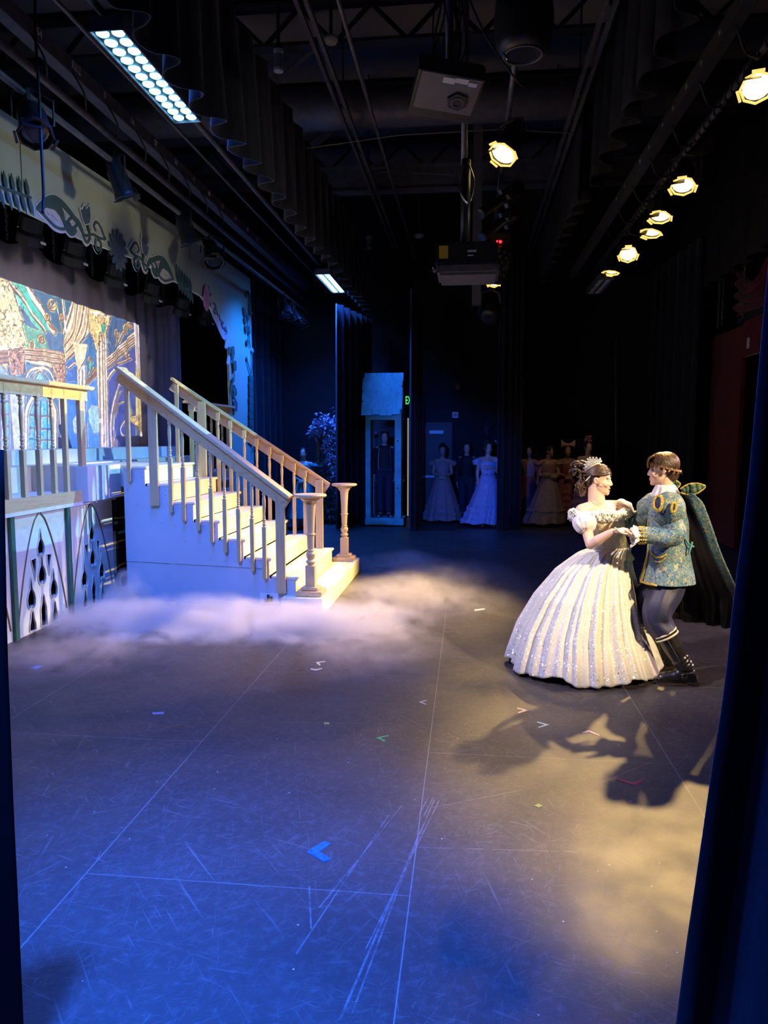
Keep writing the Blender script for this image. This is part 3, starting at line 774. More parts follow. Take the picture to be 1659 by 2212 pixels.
for a, b, w, c in (((220, 70), (450, 460), 16, CRM), ((250, 80), (470, 455), 4, INK), ((85, 40), (375, 450), 9, CRM), ((80, 50), (365, 455), 3, INK), ((530, 180), (560, 460), 9, CRM), ((605, 205), (540, 470), 8, CRM)): stroke([a, b], w, c)
fill([(620, 205), (770, 250), (750, 470), (560, 700), (535, 560)], (.80, .82, .66))
for k in range(6): stroke([(640 + k*22, 210 + k*7), (610 + k*20, 400 + k*20), (545 + k*6, 560 + k*26)], 3 if k % 2 else 5, INK if k % 2 else GLD)
fill([(-700, 640), (200, 590), (420, 610), (540, 640), (570, 720), (440, 770), (200, 715), (-700, 760)], (.78, .82, .66))
for k in range(6): stroke([(-400, 650 + k*22), (0, 630 + k*20), (200, 600 + k*20), (420, 620 + k*20), (550, 655 + k*18)], 3, INK if k % 2 else TAN)
fill([(-700, 760), (0, 740), (60, 830), (60, 1500), (-700, 1700)], (.50, .64, .66))
fill([(195, 740), (440, 770), (450, 900), (230, 890)], (.26, .50, .62))
fill([(60, 890), (200, 890), (200, 1480), (110, 1480)], (.66, .76, .70)); fill([(480, 890), (560, 900), (550, 1480), (510, 1480)], (.62, .74, .72))
for c in ([(50, 625), (200, 620), (190, 820), (80, 830)], [(440, 735), (570, 745), (545, 900), (480, 900)]): fill(c, TAN)
def arch_pts(cx, top, base, hw, rise):
    return [(cx - hw, base)] + [(cx - hw*math.cos(t), top + rise - rise*math.sin(t)) for t in np.linspace(0, PI, 15)] + [(cx + hw, base)]
fill(arch_pts(340, 980, 1480, 140, 190), CRM); fill(arch_pts(340, 1015, 1480, 118, 170), (.40, .62, .66)); fill(arch_pts(340, 1050, 1480, 98, 150), CYAN)
for x in (290, 340, 392): stroke([(x, 1060), (x, 1480)], 3, (.10, .22, .36))
for y in (1180, 1290, 1385): stroke([(240, y - 6), (440, y + 8)], 3, (.10, .22, .36))
fill([(-200, 1010), (0, 980), (62, 1080), (62, 1480), (-200, 1500)], CYAN)
for y in (1060, 1170, 1275, 1380): stroke([(-100, y), (60, y)], 3, (.10, .22, .36))
for x in (-60, 0): stroke([(x, 1000), (x, 1480)], 3, (.10, .22, .36))
stroke([(200, 890), (240, 800), (330, 770), (420, 800), (460, 880)], 8, CRM); stroke([(230, 900), (290, 820), (340, 790), (380, 830), (420, 880)], 4, CRM); fill([(290, 880), (330, 800), (370, 870)], (.45, .75, .70))
fill([(560, 720), (720, 640), (720, 1480), (570, 1480)], (.22, .42, .62)); stroke([(580, 770), (620, 730), (650, 740)], 5, CRM)
fill([(715, 510), (830, 440), (830, 870), (715, 880)], (.20, .44, .58))
fill([(905, 330), (1140, 395), (1140, 640), (905, 700)], (.22, .36, .46))
fill([(560, 880), (720, 880), (740, 1480), (560, 1480)], (.20, .46, .72))
fill([(715, 880), (830, 830), (850, 1480), (740, 1480)], (.24, .54, .80)); fill([(740, 1130), (780, 1080), (850, 1100), (850, 1320), (790, 1330), (750, 1240)], (.66, .84, .90), .8); fill([(610, 1220), (660, 1130), (670, 1340), (620, 1330)], (.66, .84, .90), .8)
fill([(720, 870), (830, 780), (830, 840), (720, 930)], CRM); fill([(905, 690), (1140, 455), (1140, 570), (905, 780)], CRM)
for k in range(4): stroke([(905, 710 + k*22), (1140, 480 + k*24)], 3, INK if k % 2 else TAN); stroke([(722, 880 + k*12), (828, 795 + k*11)], 2, INK)
fill([(905, 785), (1140, 600), (1150, 1480), (905, 1480)], (.20, .28, .52))
fill([(650, 770), (720, 740), (725, 1480), (670, 1480)], PALE); fill([(605, 545), (735, 570), (715, 700), (670, 800), (630, 700)], (.84, .82, .62))
fill([(810, 470), (910, 450), (930, 1480), (850, 1480)], (.84, .86, .74)); fill([(745, 255), (940, 310), (930, 360), (905, 480), (830, 560), (820, 640), (795, 520), (748, 440)], GLD)
fill([(760, 270), (930, 320), (925, 350), (760, 300)], CRM); fill([(850, 400), (900, 385), (895, 470), (860, 475)], TEAL)
for x in (835, 860, 885): stroke([(x, 490), (x + 18, 1480)], 3, (.55, .55, .45))
for x in (675, 700): stroke([(x, 790), (x + 8, 1480)], 2, (.50, .56, .52))
fill([(1128, 380), (1188, 395), (1245, 1480), (1190, 1480)], (.88, .90, .86)); fill([(1145, 800), (1205, 770), (1225, 1180), (1150, 1180)], (.84, .84, .50)); fill([(1060, 1160), (1100, 1000), (1130, 1180), (1228, 1170), (1228, 1300), (1190, 1320), (1140, 1250)], (.74, .68, .40))
for x in (1150, 1172): stroke([(x, 400), (x + 50, 1470)], 2, (.45, .45, .36))
stroke([(955, 1480), (945, 1250), (965, 1050), (1010, 920), (1060, 870)], 9, CRM); stroke([(975, 1480), (965, 1270), (985, 1080), (1030, 960)], 4, CRM); stroke([(920, 860), (960, 790), (1030, 770), (1100, 800), (1150, 850)], 7, CRM); stroke([(985, 1150), (1010, 1080), (1060, 1060), (1080, 1100)], 4, CRM)
stroke([(1090, 1180), (1040, 1260), (1035, 1320), (1080, 1390), (1080, 1480)], 6, CRM); stroke([(985, 1460), (980, 1400), (1000, 1360), (1010, 1400)], 4, CRM)
def volute(cx, cy, r, turns, s=1, a0=0.0, tail=None):
    P = [(cx + s*r*(1 - .8*t)*math.cos(a0 + t*turns*6.28), cy + r*1.3*(1 - .8*t)*math.sin(a0 + t*turns*6.28)) for t in np.linspace(0, 1, 16)]
    return ([tail] if tail else []) + P
for pts in (volute(440, 225, 42, 1.4, 1, .6, (520, 455)), volute(395, 330, 26, 1.2, -1, 1.0, (450, 440)), volute(520, 330, 22, 1.3, -1, .4), volute(990, 470, 30, 1.4, 1, 1.2, (975, 580)), volute(1060, 430, 34, 1.4, -1, .9, (1010, 545)), volute(1085, 660, 30, 1.3, 1, .8, (1000, 735)), volute(760, 700, 26, 1.4, 1, .5, (742, 830)), volute(800, 780, 16, 1.2, -1, .2), volute(1100, 400, 20, 1.3, 1, .3), volute(340, 520, 26, 1.3, 1, .8), volute(260, 560, 22, 1.3, -1, .5)):
    stroke(pts, 6, GLD); stroke([(x + 6, y + 5) for x, y in pts], 2, INK)
fill([(760, 800), (740, 770), (765, 690), (795, 740)], TEAL)
# inked outlines between the drawn shapes
flat_ = img.copy(); ed_ = np.zeros((IH, IW), np.float32)
for dx, dy in ((1, 0), (0, 1), (1, 1), (-1, 1)):
    ed_ = np.maximum(ed_, np.abs(flat_ - np.roll(np.roll(flat_, dx, 1), dy, 0)).sum(2))
wv_ = snoise(18)
oe = (ed_ > .16) & (wv_ > .22)
oe |= np.roll(oe, 1, 1)
img[oe] = img[oe]*.30 + np.array((.40, .29, .16))*.70
off_ = np.roll(np.roll(oe, 4, 1), 2, 0) & ~oe
img[off_] = img[off_]*.45 + np.array((.90, .86, .62))*.55
# inked ornament everywhere the picture is pale
lum = img.mean(2)
nz = snoise(15) + .7*snoise(6)
ink = np.abs((nz*5) % 1 - .5) < .085
msk = ink & (lum > .47)
img[msk] = img[msk]*.45 + np.array(INK)*.55
gnz = snoise(7); img *= (.88 + .24*gnz)[..., None]
for box in ([(50, 625), (200, 620), (190, 820), (80, 830)], [(440, 735), (570, 745), (545, 900), (480, 900)], [(-20, 60), (130, 60), (200, 460), (190, 600), (-20, 600)], [(745, 255), (940, 310), (905, 480), (830, 620)], [(1060, 1160), (1228, 1170), (1228, 1300), (1140, 1290)]):
    P = np.array([z3(*p) for p in box]); x0, x1, y0, y1 = int(max(P[:, 0].min(), 0)), int(P[:, 0].max()), int(max(P[:, 1].min(), 0)), int(P[:, 1].max())
    n2 = snoise(6)[y0:y1, x0:x1]; n3 = snoise(13)[y0:y1, x0:x1]
    m = (np.abs(n2 + n3 - 1.0) < .09)
    img[y0:y1, x0:x1][m] *= .55; img[y0:y1, x0:x1][(n2 + n3) > 1.25] *= 1.15
img = np.clip(img, 0, 1)
pic = bpy.data.images.new('projected_palace_picture', IW, IH)
img = np.clip(img*.8 + img**1.6*.2, 0, 1)
buf = np.ones((IH, IW, 4), np.float32); buf[..., :3] = img[::-1]
pic.pixels.foreach_set(buf.ravel()); pic.update(); pic.pack()
L = proj_lamp.data; L.use_nodes = True; nt = L.node_tree; em = nt.nodes['Emission']
tc = nd(nt, 'ShaderNodeTexCoord'); sp = nd(nt, 'ShaderNodeSeparateXYZ'); nt.links.new(tc.outputs['Normal'], sp.inputs[0])
ax = mth(nt, 'DIVIDE', sp.outputs[0], sp.outputs[2]); ay = mth(nt, 'DIVIDE', sp.outputs[1], sp.outputs[2])
thr = PROJ.x - SX
uu = mth(nt, 'MULTIPLY_ADD', ax, -thr/(Y1 - Y0), (PROJ.y - Y0)/(Y1 - Y0)); vv = mth(nt, 'MULTIPLY_ADD', ay, -thr/(Z1 - Z0), (PROJ.z - Z0)/(Z1 - Z0))
cb = nd(nt, 'ShaderNodeCombineXYZ'); nt.links.new(uu, cb.inputs[0]); nt.links.new(vv, cb.inputs[1])
it = nd(nt, 'ShaderNodeTexImage', image=pic, extension='CLIP'); nt.links.new(cb.outputs[0], it.inputs[0]); nt.links.new(it.outputs[0], em.inputs[0])

# ================================================================== PLATFORM WITH GOTHIC FACADE
plat = empty('stage_platform', (-4.6, 8.3, 0), 'raised scenic platform with pale mint gothic cut-out facade and pine railings', 'platform')
FX = -3.95
def bay(yc, w=.86, zt=1.10):
    """one pointed-arch bay: white surround, mint arch with cut-outs"""
    def pt(s, z): return (yc + s, z)
    hw = w/2 - .015
    arch2 = [pt(-hw, 0.01)] + [pt(-hw*(1 - t)**.62 if t < 1 else 0, .10 + (zt - .10)*t**.92) for t in np.linspace(0, 1, 14)] + [pt(hw*t**.62, .10 + (zt - .10)*(1 - t)**.92) for t in np.linspace(0.07, 1, 14)] + [pt(hw, 0.01)]
    def spade(s, z, k=1.0):
        pr = [(0, .16), (.012, .12), (.014, .085), (.034, .055), (.046, .02), (.043, -.02), (.028, -.045), (.012, -.04), (0, -.022)]
        return [pt(s + a*k, z + b*k) for a, b in pr] + [pt(s - a*k, z + b*k) for a, b in pr[-2:0:-1]]
    def win(s, z0, z1):
        pr = [(.05, z0), (.05, z1 - .14), (.03, z1 - .09), (.026, z1 - .07), (.02, z1 - .03), (0, z1)]
        return [pt(s + a, b) for a, b in pr] + [pt(s - a, b) for a, b in pr[-2::-1]]
    def tri(s, z, sg):
        return [pt(s - sg*.035, z + .09), pt(s + sg*.04, z + .10), pt(s + sg*.035, z + .0), pt(s + sg*.012, z - .11), pt(s - sg*.002, z - .02)]
    holes = [spade(0, .74, 1.25), spade(0, .48, 1.4), spade(-.185, .29, 1.4), spade(.185, .31, 1.4), tri(-.13, .58, 1), tri(.13, .585, -1), win(0, .02, .33), win(-.185, .02, .215), win(.185, .02, .225)]
    return arch2, holes, spade
ledge_z = 1.10
for k, (ya, yb) in enumerate(((4.14, 5.05), (5.07, 5.97), (5.99, 6.88), (6.91, 7.85), (9.45, 10.35), (10.37, 11.2), (11.22, 12.1))):
    a2, holes, _ = bay((ya + yb)/2 - .0, yb - ya - .06)
    o = holed_panel([(ya, 0), (ya, ledge_z), (yb, ledge_z), (yb, 0)], [a2], lambda p, q, d: (FX - .012 + d, p, q), .018, 'facade_board', M['white'], plat)
    p = holed_panel(a2, holes, lambda p, q, d: (FX - .013 + d, p, q), .016, 'gothic_panel', M['mint'], plat)
    # brown outline along the arch and pale edging of the cut-outs
    ln = MB().tube([(FX + .0, y, z) for y, z in a2[1:-1]], .0075, 5)
    ln.build('arch_outline', M['brownline'], p)
    ed = MB()
    for h in holes: ed.tube([(FX + .001, y, z) for y, z in h], .0055, 5, closed=True)
    ed.build('cutout_edging', M['cream'], p)
for y in (5.06, 5.98, 6.895):
    MB().bx(FX - .002, FX + .03, y - .028, y + .028, 0, ledge_z).build('green_batten', M['greenstrip'], plat)
MB().bx(-4.32, -4.30, 4.1, 12.1, 0, 1.1).build('interior_shade_sheet', M['velour'], plat)  # added black sheet standing in for the shade inside the platform
MB().bx(-5.3, -4.0, 4.1, 12.1, 1.20, 1.24).build('deck', M['lavpaint'], plat)
MB().bx(-5.3, -4.0, 4.15, 12.08, 1.10, 1.20).build('deck_frame', M['pine'], plat)
MB().bx(FX - .05, FX + .045, 4.1, 7.86, 1.10, 1.135).build('ledge', M['lavpaint'], plat); MB().bx(FX - .05, FX + .045, 9.42, 12.1, 1.10, 1.135).build('ledge', M['lavpaint'], plat)
MB().bx(-5.3, -4.45, 4.1, 12.1, 1.24, 1.49).build('step_tier', M['white'], plat)
MB().bx(-5.3, -4.80, 4.1, 11.9, 1.49, 1.645).build('step_tier', M['white'], plat)
MB().bx(-4.5, -3.84, 7.14, 7.86, 1.13, 1.49).build('landing_box', M['white'], plat, bevel=.004); MB().bx(-4.45, -3.72, 7.86, 9.3, 1.24, 1.476).build('landing_box', M['white'], plat, bevel=.004)
MB().bx(-4.45, -4.0, 9.3, 12.1, 1.24, 1.26).build('deck_board', M['white'], plat)
for y in (4.15, 5.02, 8.1, 9.5, 11.9):
    for x in (-5.2, -4.15): MB().bx(x, x + .09, y, y + .09, 0, 1.1).build('support_leg', M['black'], plat)
MB().beam((-3.98, 7.9, .25), (-4.02, 8.0, .72), .05, .02).build('brace_board', M['pine'], plat)
def turned(mb, x, y, z0, z1, sq=.021, bot=.45, top=.07, n=12):
    """square bottom, turned middle, square top"""
    H = z1 - z0; za = z0 + H*bot; zb = z1 - H*top
    mb.bx(x - sq, x + sq, y - sq, y + sq, z0, za); mb.bx(x - sq, x + sq, y - sq, y + sq, zb, z1)
    h = zb - za
    pr = [(.95, 0), (.6, .02), (.98, .05), (.98, .075), (.55, .10), (.8, .125), (.55, .15), (.95, .19), (.6, .225), (.8, .25), (.58, .29), (.72, .42), (.86, .58), (.92, .66), (.74, .76), (.6, .83), (.92, .86), (.92, .88), (.6, .91), (.9, .945), (.62, .97), (.95, 1)]
    mb.lathe([(sq*r, za + t*h) for r, t in pr], (x, y, 0), (0, 0, 1), n)
def railing(y0, y1, ys_turned, ys_post, parent):
    zt = 2.31
    MB().bx(FX - .08, FX + .07, y0 - .06, y1 + .10, zt - .04, zt).build('rail_cap', M['piney'], parent, bevel=.006)
    MB().bx(FX - .02, FX + .02, y0, y1 + .02, zt - .15, zt - .04).build('top_rail', M['piney'], parent)
    MB().bx(FX + .005, FX + .045, y0, y1, 1.135, 1.25).build('bottom_rail', M['piney'], parent)
    for y in ys_turned:
        b = MB(); turned(b, FX, y, 1.25, zt - .06, .022, .42, .10); b.build('baluster', M['pine'], parent)
    for y, w in ys_post:
        MB().bx(FX - .022, FX + .022, y - w, y + w, 1.14, zt - .06).build('post', M['pine'], parent)
railing(4.3, 7.34, (4.8, 5.03, 5.27, 5.50, 5.74, 5.98, 6.22, 6.47, 6.71), ((6.93, .022), (7.24, .04)), plat)
railing(10.25, 12.05, (10.9, 11.15, 11.4, 11.65), ((10.32, .04), (10.62, .022), (11.95, .03)), plat)

# ================================================================== STAIRCASE
SX0, SYC, RI, TR = -3.415, 8.316, .1845, .2837
def wid(x): return 1.451 + (x - SX0)/TR*.1008
def sp_(x, s, z, off=0.0): return Vector((x, SYC + s*(wid(x)/2 + off), z))
stair = empty('staircase', (-2.4, SYC, 0), 'flared cream staircase with pale blue sides and raw pine railings', 'staircase')
def skew_box(x0, x1, z0, z1, o0=0.0, o1=0.0):
    return MB().add([sp_(x0, -1, z0, o0), sp_(x1, -1, z0, o0), sp_(x1, 1, z0, o1), sp_(x0, 1, z0, o1), sp_(x0, -1, z1, o0), sp_(x1, -1, z1, o0), sp_(x1, 1, z1, o1), sp_(x0, 1, z1, o1)],
                    [(0,3,2,1),(4,5,6,7),(0,1,5,4),(1,2,6,5),(2,3,7,6),(3,0,4,7)])
for i in range(7):
    k = 8 - i; xn = SX0 + TR*i
    skew_box(xn - TR - (0 if i else .02), xn, k*RI - .028, k*RI, .012, .012).build('tread', M['cream'], stair, bevel=.006)
    skew_box(xn - .045, xn - .025, (k-1)*RI, k*RI - .028, -.001, -.001).build('riser', M['cream'], stair)
# starting step, wider than the flight
xb = SX0 + TR*7
MB().add([(xb - .42, 7.14, 0), (xb, 7.14, 0), (xb + .0, 9.72, 0), (xb - .42, 9.72, 0), (xb - .42, 7.14, RI), (xb, 7.14, RI), (xb + .0, 9.72, RI), (xb - .42, 9.72, RI)], [(0,3,2,1),(4,5,6,7),(0,1,5,4),(1,2,6,5),(2,3,7,6),(3,0,4,7)]).build('starting_step', M['cream'], stair, bevel=.006)
def side(s, prof, name, m, o0, o1, bev=0):
    n = len(prof); vs = [sp_(x, s, z, o0) for x, z in prof] + [sp_(x, s, z, o1) for x, z in prof]
    return MB().add(vs, [tuple(range(n)), tuple(range(2*n-1, n-1, -1))] + [(i, i+n, (i+1) % n + n, (i+1) % n) for i in range(n)]).build(name, m, stair)
SEAM = .44
for s in (-1, 1):
    pr = [(SX0 - TR, SEAM), (SX0 - TR, 8*RI - .028)]
    for i in range(7):
        xn = SX0 + TR*i - .025; k = 8 - i
        pr.append((xn, k*RI - .028))
        if (k-1)*RI - .028 < SEAM: pr.append((xn, SEAM)); break
        pr.append((xn, (k-1)*RI - .028))
    side(s, pr, 'side_panel', M['sidepanel'], -.004, .008)
    xs = pr[-1][0]
    lo = [(SX0 - TR, .03), (SX0 - TR, SEAM - .006), (xs, SEAM - .006)]
    kk = 8 - round((xs + .025 - SX0)/TR)
    x, k = xs, kk
    while k > 2:
        lo.append((x, (k-1)*RI - .028)) if (k-1)*RI - .028 < SEAM - .006 else None
        x += TR; k -= 1
        lo.append((x, k*RI - .028))
    lo += [(x, .03)]
    side(s, lo, 'kick_panel', M['sidepanel'], -.004, .003)
    side(s, [(SX0 - TR, .0), (SX0 - TR, .025), (x, .025), (x, .0)], 'base_strip', M['sidepanel'], -.004, .010)
# screw heads on the side panel
sc_ = MB()
for i in range(7):
    xn = SX0 + TR*i; k = 8 - i
    for dx, dz in ((-.06, -.06), (-.2, -.06), (-.06, -.12), (-.24, -.25), (-.12, -.42)):
        p = sp_(xn + dx, -1, max(k*RI + dz, .5), .009)
        sc_.cyl(p, p + Vector((0, -.002, 0)), .0045, None, 6)
sc_.build('screw_heads', M['greymetal'], stair)
# handrails
def rail_line(s): return (sp_(-3.70, s, 2.52, .035), sp_(-1.80, s, 1.205, .035))
def rail_z(x): return 2.52 + (x + 3.70)/(1.90)*(1.205 - 2.52)
def x_at(u, s):
    x = -2.5
    for _ in range(6): x = onY(u, 1100, sp_(x, s, 0).y).x
    return x
BAL = [(285, 1040, 'b'), (338, 1092, 'p'), (373, 1106, 't'), (400, 1124, 't'), (431, 1145, 't'), (459, 1170, 't'), (488, 1192, 't'), (517, 1212, 't'), (546, 1232, 't'), (572, 1248, 't'), (607, 1280, 'p')]
for s in (-1, 1):
    A, B = rail_line(s); nrm = Vector((0, s, 0))
    dr = (B - A).normalized()
    hr = MB().beam(A + Vector((-.0, s*.0, -.085)), B + Vector((0, 0, -.085)) + dr*.0, .036, .12).build('handrail', M['pinex'], stair, bevel=.004)
    MB().beam(A, B + dr*.04, .135, .036).build('rail_cap', M['pinex'], hr, bevel=.006)
    for u, v, kind in BAL:
        x = x_at(u, -1); p = sp_(x, s, 0, .032); y = p.y
        zb = onY(u, v, sp_(x, -1, 0).y).z if s < 0 else max(math.floor((x - SX0)/-TR + 8)*0 + .05, rail_z(x) - 1.42)
        if s > 0:
            i = max(0, math.ceil((x - SX0)/TR)); zb = (8 - i)*RI - .06; y = sp_(x, s, 0, -.05).y + .0
            zb = (8 - i)*RI
        zt = rail_z(x) - .02
        if kind == 't':
            b = MB(); turned(b, x, y - (.022*0), zb, zt, .020, .52, .10)
            if s < 0: b.lathe([(.0, zb - .03), (.018, zb)], (x, y, 0), (0, 0, 1), 4)
            b.build('baluster', M['pine'], stair)
        else:
            w = .047 if kind == 'p' else .022
            MB().bx(x - w, x + w, y - .02, y + .02, max(zb, .02), zt).build('post', M['pine'], stair, bevel=.003)
def newel(x, y, zb, zt):
    n = MB().bx(x - .135, x + .135, y - .135, y + .135, zb, zb + .05).bx(x - .09, x + .09, y - .09, y + .09, zb + .05, zb + .085)
    c = MB().bx(x - .048, x + .048, y - .048, y + .048, zb + .085, zb + .30)
    H = zt - .09 - (zb + .30); z0 = zb + .30
    pr = [(.046, 0), (.03, .015), (.05, .05), (.05, .07), (.032, .10), (.046, .14), (.05, .19), (.032, .235), (.045, .25), (.032, .265), (.036, .30), (.040, .48), (.050, .49), (.050, .51), (.040, .52), (.045, .75), (.052, .93), (.056, .97), (.056, 1.0)]
    c.lathe([(r, z0 + t*H) for r, t in pr], (x, y, 0), (0, 0, 1), 20)
    nw = auto_smooth(c.build('newel_post', M['pine'], stair), 35); n.build('newel_base', M['piney'], nw, bevel=.008)
    k = MB().lathe([(.072, zt - .09), (.076, zt - .07), (.10, zt - .05), (.10, zt - .035)], (x, y, 0), (0, 0, 1), 8)
    k.lathe([(.02, zt - .036), (.145, zt - .034), (.165, zt - .022), (.168, zt - .012), (.16, zt), (.02, zt + .001)], (x, y, 0), (0, 0, 1), 28)
    auto_smooth(k.build('newel_cap', M['piney'], nw), 30)
newel(-1.585, 7.34, RI, 1.215)
newel(-1.60, 9.50, RI, 1.19)
# outlet plate on the near side
p = sp_(-2.02, -1, .135, .012)
op = MB().bx(p.x - .10, p.x + .10, p.y - .012, p.y, p.z - .055, p.z + .055).build('outlet_plate', M['lavpaint'], stair, bevel=.003)
MB().bx(p.x - .02, p.x + .005, p.y - .03, p.y - .012, p.z - .035, p.z + .04).bx(p.x + .012, p.x + .035, p.y - .026, p.y - .012, p.z - .03, p.z + .02).build('receptacle', M['black'], op)
MB().bx(p.x - .045, p.x - .025, p.y - .028, p.y - .012, p.z - .04, p.z - .01).build('red_switch', M['redplastic'], op)

# ================================================================== LAMPS
def basis(d, up=(0, 0, 1)):
    d = Vector(d).normalized(); u = Vector(up)
    s = d.cross(u)
    if s.length < 1e-4: s = d.cross(Vector((1, 0, 0)))
    s.normalize(); return d, s, s.cross(d)
def par_can(lens, target, pipe_pt, label, lit=False, r=.125, group=None, body='blackmetal', L=.30, energy=0, cone=34, door=True, col=WARM, face=None):
    lens = Vector(lens); d, s, u = basis((Vector(face) if face else Vector(target)) - lens)
    c = lens - d*L*.55; pipe_pt = Vector(pipe_pt)
    root = empty('stage_lamp', pipe_pt, label, 'stage lamp', group)
    MB().lathe([(r*.45, -L - .06), (r*.62, -L - .05), (r*.66, -L + .02), (r*.86, -L + .06), (r*.92, -.05), (r*1.0, -.04), (r*1.0, .0)], lens, d, 20, close=False).build('can', M[body], root, True); can = root.children[0]
    MB().lathe([(r*.45, -L - .058), (.001, -L - .058)], lens, d, 20, close=False).build('can_end', M[body], can)
    MB().lathe([(.001, -.02), (r*.6, -.014), (r*.9, -.03)], lens, d, 20, close=False).build('lens', M['warmlens'] if lit else M['lensdark'], can, True)
    MB().tube([lens - d*.002 + (s*math.cos(a) + u*math.sin(a))*r*1.04 for a in np.linspace(0, 2*PI, 9)[:-1]], .011, 6, closed=True).build('lens_ring', M['warmdim'] if lit else M[body], can)
    fr = MB()
    for ck_, a in enumerate((PI*.5, PI*1.1, PI*1.9)):
        fr = MB()
        q = lens + d*.012 + (s*math.cos(a) + u*math.sin(a))*r*1.16; tdir = (-s*math.sin(a) + u*math.cos(a))
        fr.beam(q - tdir*.05, q + tdir*.05, .022, .012, d)
        fr.build('gel_frame_clip', M['warmdim'] if lit else M[body], can)
    if door:
        q = lens + (u*.75 + s*.35)*r
        MB().beam(q - s*.07, q + s*.07, .004, .12, d + u*.2).build('barn_door', M['blackmetal'], can)
    y = MB()
    e = c + Vector((0, 0, .24)); e = pipe_pt + (e - pipe_pt)*.5 if (e - pipe_pt).length > .3 else e
    y.tube([c + s*(r + .025), c + s*(r + .025) + (e - c)*.8, e, c - s*(r + .025) + (e - c)*.8, c - s*(r + .025)], .012, 6)
    y.build('yoke', M['blackmetal'], root)
    MB().beam(e, pipe_pt, .035, .035, d).bx(pipe_pt.x - .03, pipe_pt.x + .03, pipe_pt.y - .025, pipe_pt.y + .025, pipe_pt.z - .05, pipe_pt.z + .04).build('clamp', M['blackmetal'], root)
    MB().tube(smooth_path([c - d*L*.5, c - d*L*.6 + Vector((0, .05, .1)), pipe_pt + Vector((0, .12, -.12)), pipe_pt + Vector((0, .16, .0))], 6), .008, 6).build('power_cord', M['cord'], root, True)
    if energy:
        o = spot('lamp_beam', lens + d*.03, target, col, energy, cone, .55, .05); o.parent = root; o.matrix_parent_inverse = Matrix.Translation(-root.location)
    return root
G1 = 'lit warm lamps on the right pipe'
ROW = [((1635, 190), (1.04, 5.72, 1.3), (1.2, 2.6, 0), 'lit warm lamp cut by the right edge of the photo, nearest in its row', 700, 18),
       ((1475, 403), (.95, 4.3, 0), (1.5, 6.6, 0), 'second lit warm lamp of the right row, with a separate gap before the next', 2700, 20),
       ((1425, 470), (-1.0, 7.6, .3), (1.5, 8.6, 0), 'third lit warm lamp of the right row, with a bright clip above it', 2300, 34),
       ((1405, 505), (-1.6, 8.2, .5), (1.4, 9.8, 0), 'fourth lit warm lamp of the right row, flat ellipse between two brighter ones', 2600, 30),
       ((1357, 550), (1.1, 5.4, 1.2), (1.3, 6.5, 0), 'fifth lit warm lamp of the right row, the round one shining at the viewer', 500, 22),
       ((1320, 590), (1.5, 15.3, .9), (1.7, 13.2, 0), 'farthest lit warm lamp of the right row, a thin bright ellipse', 34, 44)]
for (u, v), tgt, fc, lab, en, cone in ROW:
    p = onX(u, v, 2.40)
    par_can(p, tgt, (2.42, p.y + .1, 5.02), lab, True, .125, G1, energy=en, cone=cone, face=fc)
# unlit LED batten at the end of the right row
def led_batten(x0, x1, y0, y1, z, rows, cols, label, lit, zp):
    root = empty('led_batten', ((x0 + x1)/2, (y0 + y1)/2, z), label, 'led light bar')
    MB().bx(x0, x1, y0, y1, z + .012, z + .10).build('housing', M['blackmetal'], root, bevel=.006)
    b = MB().bx(x0 - .012, x0, y0, y1, z - .012, z + .09).bx(x1, x1 + .012, y0, y1, z - .012, z + .09).bx(x0, x1, y0 - .012, y0, z - .012, z + .09).bx(x0, x1, y1, y1 + .012, z - .012, z + .09)
    b.build('bezel', M['greymetal'], root.children[0])
    for i in range(rows):
        for j in range(cols):
            cx = x0 + (x1 - x0)*(i + .5)/rows; cy = y0 + (y1 - y0)*(j + .5)/cols; rr = min((x1 - x0)/rows, (y1 - y0)/cols)*.40
            MB().lathe([(rr, .012), (rr*.95, .002), (rr*.6, -.008), (.001, -.012)], (cx, cy, z), (0, 0, 1), 16, close=False).build('lens', M['ledlens'] if lit else M['label'], root, True)
    for y in (y0 + .25, y1 - .25):
        MB().bx((x0+x1)/2 - .02, (x0+x1)/2 + .02, y - .02, y + .02, z + .10, zp).build('bracket', M['blackmetal'], root)
    return root
led_batten(-2.74, -2.50, 5.38, 6.94, STRIP_Z, 2, 12, 'bright blue LED batten overhead at upper left, two rows of round lenses', True, 4.9)
led_batten(-2.76, -2.50, 13.4, 15.1, STRIP_Z, 2, 12, 'distant bright blue LED batten, small in the photo, near the end of the scalloped border', True, 4.9)
led_batten(2.30, 2.56, 14.0, 15.4, 4.62, 2, 10, 'unlit LED batten with two rows of pale lenses beyond the warm lamps', False, 5.02)
# unlit lamps on the lower left pipe
G2 = 'unlit lamps on the left pipe'
for (u, v), tgt, lab, big in [((78, 292), (-1.5, 3.6, 0), 'unlit black lamp at far left, its round lens above the start of the sage arch', .13),
                         ((272, 425), (-2.3, 8.6, 0), 'unlit black lamp seen from behind above the left scroll ornament', .105),
                         ((412, 525), (-2.3, 10.3, 0), 'unlit black lamp seen from behind above the fold of the sage arch', .115),
                         ((462, 566), (-1.8, 7.0, 0), 'unlit black lamp with pale lens just left of the arch corner', .13),
                         ((620, 684), (-2.0, 11, 0), 'left lamp of the three unlit lamps under the far blue batten', .12),
                         ((640, 694), (-1.5, 14.6, 0), 'middle lamp of the three unlit lamps under the far blue batten', .12),
                         ((654, 702), (-1.5, 13, 0), 'right lamp of the three unlit lamps under the far blue batten', .11)]:
    p = onX(u, v, -3.42)
    par_can(p, tgt, (-3.5, p.y, 4.48), lab, False, big, G2, door=True)
